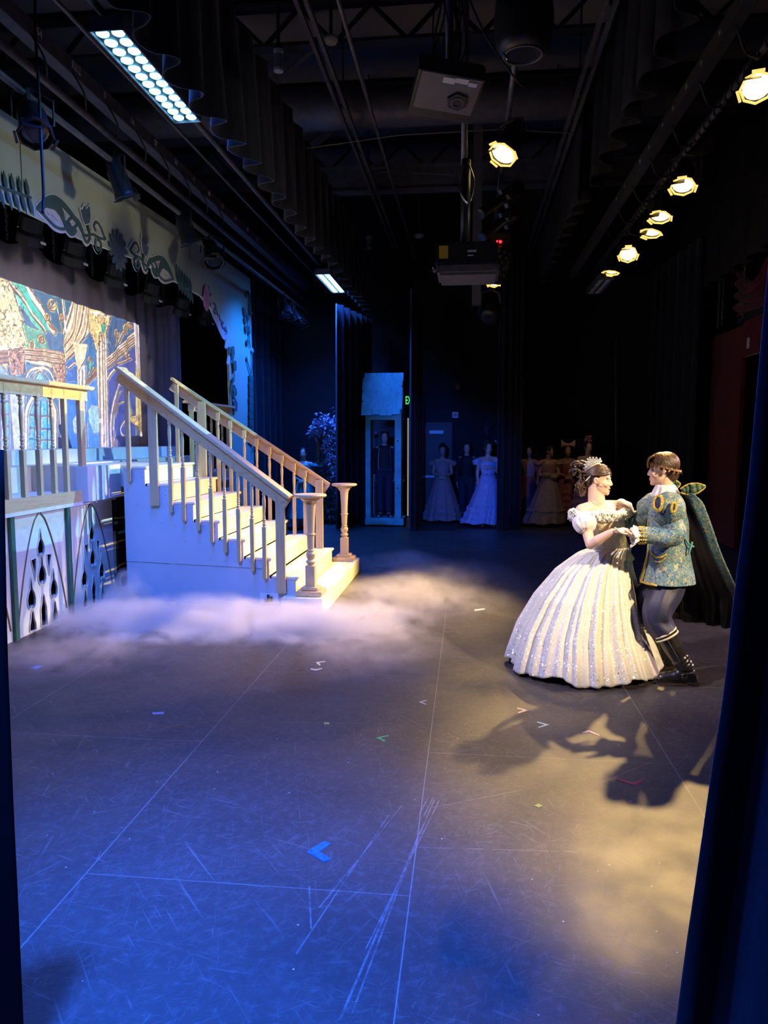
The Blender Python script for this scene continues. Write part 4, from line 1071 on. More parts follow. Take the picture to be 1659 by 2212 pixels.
# blue-lit bare sides of those lamps come from the batten above; centre pipe lamps
p = onZ(1085, 335, 4.9)
par_can(p, (-.8, 5.2, .3), (.40, p.y + .25, 5.35), 'large lit warm lamp on the centre pipe right of the near projector', True, .15, None, L=.40, energy=500, cone=34, face=(-1.4, 7.0, 1.5))
p = onZ(1066, 608, 4.3)
par_can(p, (-1.0, 7.4, .3), (.42, p.y + .2, 5.35), 'small lit warm lamp just right of the far projector', True, .10, None, L=.26, energy=300, cone=34)
def profile_spot(a, b, pipe_pt, r, label):
    a, b = Vector(a), Vector(b); d, s, u = basis(b - a); pipe_pt = Vector(pipe_pt)
    root = empty('profile_spot', pipe_pt, label, 'stage lamp', 'unlit lamps on the centre pipe'); L = (b - a).length
    MB().lathe([(r*.7, 0), (r, .03), (r, L*.38), (r*.7, L*.42), (r*.62, L*.46), (r*.62, L*.95), (r*.72, L*.96), (r*.72, L)], a, d, 16).build('barrel', M['blackmetal'], root, True)
    MB().lathe([(.001, L + .004), (r*.6, L + .002)], a, d, 16, close=False).build('lens', M['lensdark'], root)
    sh = MB()
    for k in range(4): sh.obx(a + d*L*.44 + (s if k % 2 else u)*(r*.9 if k < 2 else -r*.9), (.006, .03, .03), Matrix((d, s, u)).transposed())
    sh.build('shutter', M['steel'], root)
    c = a + d*L*.4
    MB().tube([c + s*(r + .02), c + s*(r + .02) + Vector((0, 0, .2)), pipe_pt - Vector((0, 0, .08)), c - s*(r + .02) + Vector((0, 0, .2)), c - s*(r + .02)], .011, 6).build('yoke', M['blackmetal'], root)
    MB().bx(pipe_pt.x - .03, pipe_pt.x + .03, pipe_pt.y - .03, pipe_pt.y + .03, pipe_pt.z - .12, pipe_pt.z + .04).build('clamp', M['blackmetal'], root)
    return root
profile_spot(onY(1125, 405, 10.4), onY(1038, 462, 10.0), (.40, 10.5, 5.35), .105, 'long black profile lamp below the large lit centre lamp, upper of two')
profile_spot(onY(1122, 452, 11.2), onY(1042, 512, 10.8), (.40, 11.3, 5.35), .10, 'long black profile lamp above the red lights, lower of two')
# moving-head lamp with red lights, vented housing
mh = empty('effect_lamp', (.42, 11.6, 5.35), 'black effect lamp with two red indicator lights and a vented barrel', 'stage lamp')
q = onY(1080, 522, 11.7)
MB().obx(q, (.16, .14, .10)).build('base_box', M['blackmetal'], mh, bevel=.01)
MB().ell(onY(1074, 521, 11.53), (.014, .014, .014)).build('red_light', M['reddot'], mh); MB().ell(onY(1081, 522, 11.53), (.022, .014, .022)).build('red_light', M['reddot'], mh)
q2 = onY(1076, 572, 11.6)
MB().lathe([(.13, -.26), (.16, -.2), (.16, .2), (.10, .26)], q2, Vector((.25, .1, 1)), 20).build('barrel', M['blackmetal'], mh, True)
hb = MB()
for i in range(5):
    for j in range(10):
        a = 2*PI*(j + .5*(i % 2))/10
        d, s, u = basis(Vector((.25, .1, 1)))
        c = q2 + d*(-.16 + .08*i) + (s*math.cos(a) + u*math.sin(a))*.162
        hb.tube([c + (d*math.cos(t) + (-s*math.sin(a) + u*math.cos(a))*math.sin(t))*.022 for t in np.linspace(0, 2*PI, 9)[:-1]], .006, 5, closed=True)
hb.build('vent_rim', M['steel'], mh)
MB().bx(.39, .45, 11.5, 11.56, 4.98, 5.4).build('clamp', M['blackmetal'], mh)
m2 = empty('moving_head_lamp', (.44, 13.0, 5.35), 'unlit black moving head lamp hanging lowest on the centre pipe', 'stage lamp')
q = onY(1060, 640, 13.0)
MB().beam(q + Vector((0, 0, .12)), (.41, 13.0, 5.36), .04, .04).build('drop_arm', M['blackmetal'], m2)
MB().tube([q + Vector((-.17, 0, -.1)), q + Vector((-.19, 0, -.34)), q + Vector((-.15, 0, .05)), q + Vector((0, 0, .12)), q + Vector((.15, 0, .05)), q + Vector((.19, 0, -.34)), q + Vector((.17, 0, -.1))], .03, 8).build('yoke', M['blackmetal'], m2, True)
hd = q + Vector((0, -.02, -.28))
MB().lathe([(.06, -.18), (.12, -.12), (.15, .02), (.15, .14), (.12, .16)], hd, Vector((-.2, -.7, -.6)), 20).build('head', M['blackmetal'], m2, True)
MB().lathe([(.001, .165), (.07, .163)], hd, Vector((-.2, -.7, -.6)), 16, close=False).build('lens', M['lensdark'], m2)
# big round pendant loudspeaker
q = onY(1130, 118, 7.2)
ls = empty('pendant_speaker', (q.x, q.y, 7.2), 'big round black pendant loudspeaker hanging at top centre', 'loudspeaker')
MB().lathe([(.10, .75), (.24, .60), (.27, .30), (.25, .08), (.21, .0)], q, (0, 0, 1), 28).build('shell', M['blackmetal'], ls, True)
MB().tube([q + Vector((.17*math.cos(t), .17*math.sin(t), -.005)) for t in np.linspace(0, 2*PI, 25)[:-1]], .012, 6, closed=True).build('grille_ring', M['greymetal'], ls, True)
MB().lathe([(.001, .0), (.16, -.002)], q, (0, 0, 1), 24, close=False).build('cone', M['lensdark'], ls)
MB().cyl(q + Vector((0, 0, .72)), (q.x, q.y, 7.2), .03).build('hanger', M['blackmetal'], ls)
MB().tube(smooth_path([q + Vector((-.24, -.02, .42)), q + Vector((-.23, -.05, .15)), q + Vector((-.14, -.05, -.06))], 6), .012, 6).build('safety_cable', M['chrome'], ls, True)

# ================================================================== PROJECTORS ON POLES
pj = empty('projector', (-.05, 8.35, 4.2), 'far projector with yellow sticker and glowing lens at its left end', 'projector')
ph_ = MB().bx(-.37, .28, 8.05, 8.60, 3.60, 3.83).build('housing', M['blackmetal'], pj, bevel=.02)
MB().bx(-.35, .30, 8.03, 8.62, 3.49, 3.62).build('lower_shell', M['greymetal'], pj, bevel=.03)
MB().cyl((-.37, 8.30, 3.62), (-.405, 8.30, 3.62), .055, .05, 20).build('lens_barrel', M['blackmetal'], pj)
MB().lathe([(.001, .004), (.042, .0)], (-.404, 8.30, 3.62), (-1, 0, 0), 18, close=False).build('lens', M['projlens'], pj)
MB().bx(-.33, -.235, 8.046, 8.05, 3.66, 3.79).build('warning_sticker', M['yellow'], ph_, label='yellow warning sticker')
MB().bx(-.03, .06, 8.046, 8.05, 3.72, 3.74).build('rating_sticker', M['label'], ph_); MB().bx(-.03, .03, 8.046, 8.05, 3.68, 3.69).build('rating_sticker', M['label'], ph_)
MB().bx(-.16, .10, 8.2, 8.5, 3.83, 3.86).build('mount_plate', M['blackmetal'], pj)
pp = empty('projector_pole', (-.06, 8.36, 7.2), 'bare steel pole from the roof down to the far projector', 'pole')
MB().tube([(-.08, 8.36, 7.2), (-.08, 8.36, 4.72)], .035, 12).build('steel_tube', M['steel'], pp, True)
MB().tube([(-.06, 8.36, 4.76), (-.06, 8.36, 3.86)], .052, 12).build('black_sleeve', M['blackmetal'], pp, True)
MB().tube([(-.08, 8.36, 5.32), (-.08, 8.36, 5.24)], .045, 12).build('collar', M['steel'], pp)
MB().tube(smooth_path([(-.08, 8.3, 4.7), (-.13, 8.28, 4.45), (-.03, 8.28, 4.28), (.03, 8.28, 4.5), (-.04, 8.3, 4.72)], 6), .008, 6).build('safety_loop', M['chrome'], pp, True)
q = onY(965, 205, 6.6)
pn = empty('projector', (q.x, q.y, q.z), 'near projector seen from below, grey base plate with white stickers', 'projector')
Rn = Euler((math.radians(-18), math.radians(6), math.radians(14))).to_matrix()
def lb(c, h): return MB().obx(q + Rn @ Vector(c), h, Rn)
lb((0, .05, .09), (.28, .26, .085)).build('housing', M['blackmetal'], pn, bevel=.02)
lb((0, -.02, -.004), (.255, .20, .008)).build('base_plate', mat('grey_base_plate', (.13, .125, .13), .5, .1, .1, 8), pn, bevel=.004)
MB().lathe([(.095, -.02), (.095, .012)], q + Rn @ Vector((.10, .03, -.012)), Rn @ Vector((0, 0, 1)), 6).build('mount_hub', M['blackmetal'], pn)
MB().tube([q + Rn @ Vector((.10 + .05*math.cos(t), .03 + .05*math.sin(t), -.034)) for t in np.linspace(0, 2*PI, 17)[:-1]], .008, 6, closed=True).build('hub_ring', M['greymetal'], pn, True)
for c, h in (((-.02, -.17, -.016), (.05, .03, .002)), ((.085, -.185, -.016), (.055, .025, .002)), ((.18, -.165, -.016), (.035, .02, .002))): lb(c, h).build('sticker', M['label'], pn)
lb((.10, .31, .12), (.15, .02, .03)).build('vent', M['greymetal'], pn)
pz = empty('projector_pole', (q.x, q.y, 7.2), 'pole wrapped in loose black cables above the near projector', 'pole')
MB().tube([(q.x + .02, q.y + .1, q.z + .17), (q.x - .01, q.y + .1, 7.2)], .034, 12).build('steel_tube', M['steel'], pz, True)
MB().tube([(q.x, q.y + .1, q.z + 1.05), (q.x, q.y + .1, q.z + .95)], .06, 12).build('coupling', M['blackmetal'], pz)
for k in range(9):
    a = k*.9; rr = .07 + .05*(k % 3)
    MB().tube(smooth_path([(q.x + .03*math.cos(a), q.y + .1 + .03*math.sin(a), q.z + 1.1), (q.x + rr*math.cos(a), q.y + .1 + rr*math.sin(a), q.z + .75), (q.x + (rr + .05)*math.cos(a + .4), q.y + .08 + rr*math.sin(a + .4), q.z + .42), (q.x + .05*math.cos(a + 1), q.y + .1, q.z + .18)], 6), .007, 6).build('loose_cable', M['cord'], pz, True)
MB().tube(smooth_path([(q.x + .05, q.y + .1, q.z + 1.15), (q.x + .3, q.y + .2, q.z + .6), (q.x + .62, q.y + .4, q.z + .25), (q.x + .7, q.y + .5, q.z + .3)], 8), .009, 6).build('loose_cable', M['cord'], pz, True)
# work lights and detectors on the roof
def corn_lamp(u, v, y, label, k=1):
    p = onY(u, v, y); r = empty('work_lamp', p, label, 'lamp', 'roof work lamps')
    MB().lathe([(.035*k, .24*k), (.05*k, .25*k), (.05*k, .30*k), (.02*k, .31*k), (.02*k, 7.2 - p.z)], p, (0, 0, 1), 14).build('socket', M['blackmetal'], r)
    MB().lathe([(.055*k, .20*k), (.058*k, .24*k)], p, (0, 0, 1), 14).build('collar', M['whiteplastic'], r)
    MB().lathe([(.055*k, .04*k), (.05*k, .06*k), (.05*k, .20*k)], p, (0, 0, 1), 8).build('lamp_body', mat('smoky_diffuser', (.22, .22, .25), .3), r)
    MB().lathe([(.03*k, .0), (.056*k, .012*k), (.056*k, .045*k)], p, (0, 0, 1), 8).build('end_cap', M['whiteplastic'], r)
corn_lamp(602, 157, 8.6, 'near cylindrical work lamp with white end cap hanging at upper left of the roof')
corn_lamp(797, 539, 15.0, 'far cylindrical work lamp hanging beside the left curtain track')
def detector(u, v, y, label, r):
    p = onY(u, v, y); rt = empty('smoke_detector', p, label, 'detector', 'roof detectors')
    MB().lathe([(r*.4, -.055), (r*.8, -.04), (r, -.01), (r, .02)], p, (0, 0, 1), 18).build('dome', M['whiteplastic'], rt, True)
    MB().cyl(p + Vector((0, 0, .02)), (p.x, p.y, 7.2), .018).build('drop_stem', M['blackmetal'], rt)
detector(715, 85, 8.3, 'near round white detector beside the left curtain track', .075)
detector(905, 509, 15.6, 'far round white detector left of the projector pole', .10)

# black ellipsoidal lamps with white stickers behind the arch
for i, (u, v) in enumerate([(75, 527), (168, 572), (255, 616), (332, 651), (397, 680), (448, 700)]):
    p = onX(u, v, -4.75)
    r = empty('batten_lamp', (p.x, p.y, 4.66), '%s of six black lamps hung behind the arch above the pale drape' % ['first from the left', 'second from the left', 'third from the left', 'fourth from the left', 'fifth from the left', 'rightmost'][i], 'stage lamp', 'lamps behind the arch')
    d = Vector((-.35, .25, -.9)).normalized()
    MB().lathe([(.07, -.20), (.11, -.16), (.11, -.02), (.14, .02), (.14, .12)], p + Vector((0, -.06, .10)), d, 8).build('housing', M['black'], r)
    MB().tube([p + Vector((.0, -.3, .1)), p + Vector((0, -.2, .36)), p + Vector((0, .05, .30))], .012, 6).build('yoke', M['blackmetal'], r)
    MB().bx(p.x - .02, p.x + .02, p.y - .2, p.y - .14, p.z + .3, 4.68).build('clamp', M['blackmetal'], r)
    MB().obx(p + Vector((.13, -.05, -.01)), (.006, .045, .012)).build('sticker', emit('lit_sticker_%d' % i, (.8, .8, .85), .45) if False else M['label'], r)
thing_mesh('lighting_pipe', MB().tube([(-4.75, y, 4.70) for y in (4, 8.8, 13.6)], .03, 10), M['blackmetal'], 'black pipe behind the arch holding the six black lamps', 'pipe', 'lighting pipes', smooth=True)

# ================================================================== BLUE HUT, TRELLIS, FAR WALL
hut = empty('hut', (-1.68, 15.1, 0), 'tall narrow blue shingled hut with a dark-clothed person standing inside', 'hut')
hx0, hx1, hy0, hy1 = -2.05, -1.33, 14.75, 15.5
MB().bx(hx0 - .01, hx1 + .05, hy0, hy1, .03, .165).build('base', M['hutblue'], hut, bevel=.008)
for x, w in ((hx0, .10), (hx1 - .13, .13)):
    MB().bx(x, x + w, hy0 + .01, hy0 + .09, .165, 2.24).build('front_post', M['hutblue'], hut, bevel=.005)
for x in (hx0 + .02, hx1 - .10):
    MB().bx(x, x + .07, hy1 - .08, hy1 - .02, .165, 2.24).build('rear_post', M['hutblue'], hut)
MB().bx(hx0 + .02, hx0 + .05, hy0 + .09, hy1 - .08, .165, 2.2).build('side_wall', M['hutblue'], hut)
MB().bx(hx0, hx1, hy0, hy0 + .06, 2.14, 2.26).build('header', M['hutblue'], hut); MB().bx(hx0, hx1, hy1 - .08, hy1 - .02, 2.14, 2.26).build('header', M['hutblue'], hut)
rs = random.Random(4); shg = MB()
for row in range(8):
    t = row/8; z = 2.26 + .79*t; y = hy0 - .10 + .32*t
    x = hx0 - .06 + rs.uniform(-.02, .02)
    while x < hx1 - .02:
        w = rs.uniform(.10, .17); dz = rs.uniform(-.02, .02); x2 = min(x + w, hx1 + .025 + rs.uniform(-.01, .01))
        shg.beam((x + (x2 - x)/2, y - .012, z - .03 + dz), (x + (x2 - x)/2, y + .045, z + .125), x2 - x - .006, .014, (0, -1, .4)); x = x2 + .001
shg.build('shingles', M['hutblue'], hut)
MB().add([(hx0 - .05, hy0 - .08, 2.24), (hx1 + .01, hy0 - .08, 2.24), (hx1 + .01, hy0 + .24, 3.03), (hx0 - .05, hy0 + .24, 3.03), (hx0 - .05, hy1 + .05, 2.24), (hx1 + .01, hy1 + .05, 2.24)],
         [(0,1,2,3), (3,2,5,4), (0,3,4), (1,5,2), (0,4,5,1)]).build('roof', M['hutblue'], hut)
for z in (1.72, .78): MB().cyl((hx1 - .07, hy0 + .012, z), (hx1 - .07, hy0 - .004, z), .014).build('knot', M['black'], hut)

tr = empty('trellis', (-2.95, 15.2, 0), 'brown garden trellis hung with pale lilac blossoms behind the staircase', 'trellis')
TY = 15.1
ta, tb = onY(684, 940, TY), onY(740, 1122, TY)
fr = MB()
for x in (ta.x, ta.x + .25, tb.x - .02): fr.bx(x, x + .05, TY, TY + .04, .02, ta.z)
for k in range(7): z = .12 + (ta.z - .14)*k/6; fr.bx(ta.x, tb.x + .03, TY - .015, TY + .0, z, z + .04)
fr.bx(ta.x - .08, tb.x + .05, TY - .05, TY + .3, ta.z, ta.z + .05).bx(ta.x, ta.x + .05, TY + .26, TY + .3, .02, ta.z)
fr.build('lattice', wood('dark_trellis_wood', (.20, .12, .07), (.26, .16, .09)), tr)
def leaf_cloud(name, centers, n, size, m, parent, seed=1):
    r = random.Random(seed); b = MB()
    for _ in range(n):
        c, rad = r.choice(centers); p = Vector(c) + Vector((r.gauss(0, rad), r.gauss(0, rad*.6), r.gauss(0, rad)))
        d = Vector((r.uniform(-1, 1), r.uniform(-1, .3), r.uniform(-1, .6))).normalized(); s = d.cross(Vector((r.uniform(-1, 1), r.uniform(-1, 1), 1))).normalized(); L = size*r.uniform(.6, 1.3)
        nrm = s.cross(d)*L*.15
        b.add([p, p + d*L*.45 + s*L*.24 + nrm, p + d*L, p + d*L*.45 - s*L*.24 + nrm], [(0, 1, 2, 3)])
    return tag(b.build(name, m, parent), kind='stuff')
def tp(u, v): p = onY(u, v, TY - .06); return (p.x, p.y, p.z)
leaf_cloud('blossom_canopy', [(tp(690, 918), .09), (tp(705, 912), .10), (tp(718, 915), .11), (tp(680, 935), .06), (tp(728, 920), .12)], 330, .11, mat('lilac_blossom', (.55, .55, .75), .6), tr, 2)
leaf_cloud('blossom_trail', [(tp(706, 955), .05), (tp(711, 975), .06), (tp(714, 995), .06), (tp(718, 1012), .06), (tp(722, 1030), .05), (tp(724, 945), .08)], 330, .075, mat('pale_lilac_petal', (.60, .60, .80), .6), tr, 3)
leaf_cloud('greenery', [(tp(698, 1000), .08), (tp(700, 1030), .09), (tp(712, 1070), .10), (tp(716, 1100), .10), (tp(700, 1090), .08)], 260, .10, mat('dusty_green_leaf', (.10, .20, .14), .6), tr, 4)

# doors and devices on the far wall
WY = FW - .02
def part_struct(name, mb, m, parent): return mb.build(name, m, parent)
d2 = tag(MB().bx(-1.12, -.42, WY - .03, WY, 0.03, 2.06).build('door_2', M['doorbrown']), kind='structure')
fr = MB().bx(-1.17, -1.12, WY - .05, WY, 0, 2.12).bx(-.42, -.36, WY - .05, WY, 0, 2.12).bx(-1.12, -.42, WY - .05, WY, 2.06, 2.12)
fr.build('door_frame', M['doorbrown'], d2)
MB().bx(-.86, -.55, WY - .09, WY - .03, 1.87, 1.945).build('door_closer', M['whiteplastic'], d2)
MB().bx(-1.05, -.74, WY - .09, WY - .04, .90, .95).build('push_bar', M['whiteplastic'], d2)
MB().bx(-1.10, -.76, WY - .006, WY - .001, .0, .022).bx(-.70, -.60, WY - .006, WY - .001, .0, .022).build('light_gap', M['doorglow'], d2)
d1 = tag(MB().bx(-2.25, -1.36, WY - .03, WY, 0.03, 2.25).build('door_1', M['doorbrown']), kind='structure')
MB().bx(-1.355, -1.325, WY - .012, WY - .004, .03, 2.22).build('light_gap', M['doorglow'], d1)
MB().bx(-1.55, -1.40, WY - .10, WY - .04, .90, .96).build('push_bar', M['whiteplastic'], d1)
MB().bx(-1.48, -1.42, WY - .05, WY - .03, .80, .86).build('lock', M['chrome'], d1)
MB().bx(-2.2, -2.02, WY - .09, WY - .03, 1.86, 1.93).build('door_closer', M['greymetal'], d1)
ex = empty('exit_sign', (-1.28, WY - .05, 2.6), 'green lit EXIT sign half hidden by a leg curtain', 'exit sign')
MB().bx(-1.43, -1.14, WY - .07, WY, 2.48, 2.72).build('housing', M['black'], ex, bevel=.006)
text_mesh('letters', 'EXIT', .25, Matrix.Translation((-1.285, WY - .073, 2.60)) @ Matrix.Diagonal((.44, 1, 1, 1)) @ Euler((PI/2, 0, 0)).to_matrix().to_4x4(), M['exitgreen'], ex)
tag(MB().bx(-.30, -.20, WY - .05, WY, 2.84, 2.95).build('alarm_strobe', mat('amber_plastic', (.30, .10, .03), .4), None, bevel=.01), 'small amber alarm box high on the far wall', 'alarm')
al = empty('fire_alarm', (-.30, WY, 2.28), 'small white square alarm plate on the far wall right of the hut', 'alarm')
MB().bx(-.36, -.23, WY - .04, WY, 2.22, 2.35).build('plate', M['whiteplastic'], al, bevel=.005)
MB().bx(-.335, -.255, WY - .046, WY - .04, 2.25, 2.32).build('grille', M['redplastic'], al)
coil = MB()
for k in range(7):
    coil.tube([onY(1066, 930, WY - .012) + Vector((.20*math.cos(t)*(1 - .06*k), -.012*k, .30*math.sin(t)*(1 - .04*k) - .02*k)) for t in np.linspace(0, 2*PI, 30)[:-1]], .012, 6, closed=True)
cc_ = thing_mesh('cable_coil', coil, M['cord'], 'coiled black cable hanging on the far wall above the lilac gown', 'cable', smooth=True)
for i, (u, v) in enumerate(((1077, 929), (1070, 951), (1049, 950))):
    p = onY(u, v, WY - .08); MB().cyl(p, p + Vector((.02, -.04, -.05)), .018, .014).build('plug', M['whiteplastic'], cc_, label='white plug')
thing_mesh('wall_pipe', MB().tube([onY(1331, 1120, WY - .1), onY(1330, 730, WY - .1)], .03, 8), M['steel'], 'thin dim vertical pipe on the far wall left of the red flat', 'pipe', smooth=True)

# ================================================================== THINGS ON THE FLOOR
def tape(poly, m, label):
    pts = [onZ(u, v) for u, v in poly]
    return tag(MB().prism([(p.x, p.y) for p in pts], 2, .0004, .0016).build('tape_mark', m), label, 'tape mark', 'spike tape marks')
mW, mG, mR, mB_, mP, mY = (mat('white_tape', (.55, .53, .48), .6), mat('green_tape', (.06, .40, .11), .6), mat('red_tape', (.50, .06, .06), .6), mat('blue_glitter_tape', (.02, .16, .55), .3, 0, .5, 60), mat('pale_pink_tape', (.55, .38, .32), .6), mat('lime_tape', (.42, .52, .10), .6))
def vee(ax, ay, b, c, w):
    """angle of two strips meeting at (ax, ay); b, c the strip ends; w their width in the same frame"""
    def off(p):
        dx, dy = p[0] - ax, p[1] - ay; L = math.hypot(dx, dy); return (-dy/L*w, dx/L*w*.45)
    ob, oc = off(b), off(c)
    sb = 1 if ob[0]*(c[0] - b[0]) + ob[1]*(c[1] - b[1]) > 0 else -1; sc_ = 1 if oc[0]*(b[0] - c[0]) + oc[1]*(b[1] - c[1]) > 0 else -1
    bi, ci = (b[0] + ob[0]*sb, b[1] + ob[1]*sb), (c[0] + oc[0]*sc_, c[1] + oc[1]*sc_)
    ix, iy = (bi[0] + ci[0])/2 - ((b[0] + c[0])/2 - ax)*.62, (bi[1] + ci[1])/2 - ((b[1] + c[1])/2 - ay)*.62
    return [(ax, ay), b, bi, (ix, iy), ci, c]
tape(vee(811, 1594, (839, 1588), (830, 1603), 7), mG, 'bright green tape arrow on the floor near the centre')
tape(vee(904, 1517, (921, 1512), (920, 1523), 4), mW, 'small white tape arrow above the green one')
tape(vee(1141, 1535, (1118, 1529), (1120, 1541), 4), mP, 'pale pink tape arrow below the white gown')
tape(vee(1187, 1566, (1161, 1559), (1164, 1573), 5), mat('mint_tape', (.38, .60, .46), .6), 'mint tape arrow right of the pale pink one')
tape(vee(1271, 1577, (1257, 1583), (1296, 1588), 4), mP, 'flat pale tape angle at the edge of the warm light pool')
tape(vee(1371, 1697, (1331, 1684), (1390, 1687), 6), mR, 'red tape angle lying in the warm light pool')
tape([(662, 1840), (700, 1818), (716, 1822), (690, 1840), (716, 1856), (700, 1862)], mB_, 'large glittering blue tape arrow in the lower middle')
tape([(1154, 1741), (1163, 1736), (1172, 1741), (1164, 1745)], mY, 'small lime tape diamond below the gown')
tape(vee(682, 1431, (702, 1428), (690, 1438), 4), mW, 'upper of two small white tape marks at the edge of the mist')
tape(vee(682, 1449, (670, 1446), (696, 1445), 4), mW, 'lower of two small white tape marks at the edge of the mist')
tape([(64, 1443), (80, 1438), (93, 1439), (78, 1446)], mB_, 'blue tape scrap on the floor at far left')
tape([(329, 1539), (354, 1538), (354, 1543), (330, 1544)], mat('pale_blue_tape', (.25, .30, .48), .6), 'pale blue tape scrap left of centre, below the mist')
tape([(1025, 1317), (1047, 1314), (1047, 1317), (1025, 1320)], mW, 'white tape dash on the floor beyond the mist')
tape([(655, 1341), (669, 1339), (669, 1343), (655, 1345)], mY, 'yellowish tape dash in the mist by the bottom step')
tape([(700, 1561), (711, 1561), (711, 1565), (700, 1565)], mY, 'tiny yellow tape dot left of the green arrow')
# silver fog hose by the platform corner
fh = empty('fog_hose', (-3.72, 7.72, .0), 'crinkled silver hose blowing mist beside the platform corner', 'hose')
hs = MB()
path = smooth_path([(-3.80, 8.3, .14), (-3.74, 8.0, .15), (-3.70, 7.72, .20)], 14)
hs.tube(path, [.115 + .010*(i % 2) for i in range(len(path))], 18, caps=False)
hs.build('duct', mat('silver_foil', (.75, .75, .78), .25, 1, .1, 20), fh, False)
MB().tube([Vector((-3.70, 7.715, .20)) + Vector((.115*math.cos(t), 0, .115*math.sin(t))) for t in np.linspace(0, 2*PI, 20)[:-1]], .012, 6, closed=True).build('rim', M['chrome'], fh, True)
MB().bx(-3.84, -3.60, 7.74, 7.80, 0, .10).build('foot', M['black'], fh)


# ================================================================== PEOPLE
def skin_mat(name, col):
    m, nt, b = newmat(name)
    at = nd(nt, 'ShaderNodeVertexColor', layer_name='pigment')
    f = noise_tex(nt, mapped(nt), 40)
    nt.links.new(mixc(nt, mth(nt, 'MULTIPLY', f, .10), at.outputs['Color'], (.85*col[0], .6*col[1], .55*col[2])), b.inputs['Base Color'])
    b.inputs['Roughness'].default_value = .5
    b.inputs['Subsurface Weight'].default_value = .0
    return m
M['skin'] = skin_mat('natural_skin', (.80, .55, .42))
def pigment(o, base, spots):
    """natural skin colour with lips, brows, eyes (per vertex)"""
    me = o.data; n = len(me.vertices); co = np.empty(n*3, np.float32); me.vertices.foreach_get('co', co); co = co.reshape(-1, 3)
    c = np.ones((n, 4), np.float32); c[:, :3] = base
    for p, rad, col, A, rr in spots:
        d = co - np.array(p)
        if A is not None:
            q = np.stack([d @ np.array(a) for a in A], 1)/np.array(rr); r = np.sqrt((q**2).sum(1))
        else: r = np.sqrt((d**2).sum(1))/rad
        w = np.clip((1.25 - r)/.4, 0, 1)[:, None]; c[:, :3] = c[:, :3]*(1 - w) + np.array(col)*w
    a = me.color_attributes.new('pigment', 'FLOAT_COLOR', 'POINT'); a.data.foreach_set('color', c.ravel())
def vn(x, y=None, z=None): return (Vector(x) if y is None else Vector((x, y, z))).normalized()
def head(mb, C, f, u, k=1.0, mouth=0.0):
    """a head with brow, nose, lips, chin, ears; returns landmarks"""
    f = vn(f); u = vn(Vector(u) - f*Vector(u).dot(f)); r = f.cross(u)
    A = Matrix((r, f, u)).transposed()
    def P(x, y, z): return Vector(C) + A @ Vector((x, y, z))*k
    def E(c, rad): mb.ell(P(*c), Vector(rad)*k, A, 18, 12)
    E((0, -.014, .030), (.074, .093, .084)); E((0, .022, -.028), (.061, .064, .086)); E((0, .034, -.074), (.046, .046, .038)); E((0, .070, -.096), (.021, .019, .017))
    mb.cap(P(0, .079, .004), P(0, .0945, -.026), .0085*k, .0105*k)
    E((0, .0955, -.0295), (.0105, .0095, .0080))
    for s in (-1, 1):
        E((s*.0105, .087, -.0335), (.0080, .009, .0068)); E((s*.030, .072, .019), (.023, .013, .007)); E((s*.038, .058, -.030), (.024, .024, .024)); E((s*.030, .0695, .001), (.0145, .0125, .0105))
        E((s*.072, -.010, -.014), (.008, .017, .026)); E((s*.077, -.015, -.006), (.006, .014, .018))
    E((0, .0835, -.0585), (.021, .0105, .0065)); E((0, .0825, -.0715 - mouth), (.018, .0105, .0070))
    return dict(A=A, P=P, r=r, f=f, u=u, k=k, mouth=mouth)
def face_spots(h, lip, brow, eye=True):
    A = (tuple(h['r']), tuple(h['f']), tuple(h['u'])); k = h['k']; P = h['P']; sp = []
    for s in (-1, 1):
        sp.append((P(s*.031, .090, .022), 0, tuple(.55*x + .14 for x in brow), A, (.017*k, .014*k, .0026*k)))
        if eye:
            sp.append((P(s*.030, .084, .0055), 0, brow, A, (.014*k, .012*k, .0022*k)))
            sp.append((P(s*.030, .084, .0), 0, (.62, .60, .58), A, (.012*k, .012*k, .0035*k)))
            sp.append((P(s*.028, .085, .0), 0, (.03, .02, .015), A, (.0055*k, .012*k, .0045*k)))
        sp.append((P(s*.038, .08, -.032), 0, tuple(.5*a + .5*b for a, b in zip(lip, (.75, .45, .36))), A, (.014*k, .02*k, .010*k)))
    sp.append((P(0, .093, -.059), 0, lip, A, (.020*k, .012*k, .0058*k))); sp.append((P(0, .092, -.072 - h['mouth']), 0, lip, A, (.018*k, .012*k, .0058*k)))
    if h['mouth'] > .002: sp.append((P(0, .092, -.0655 - h['mouth']*.5), 0, (.06, .02, .02), A, (.014*k, .014*k, .0028*k + h['mouth']*.3)))
    return sp
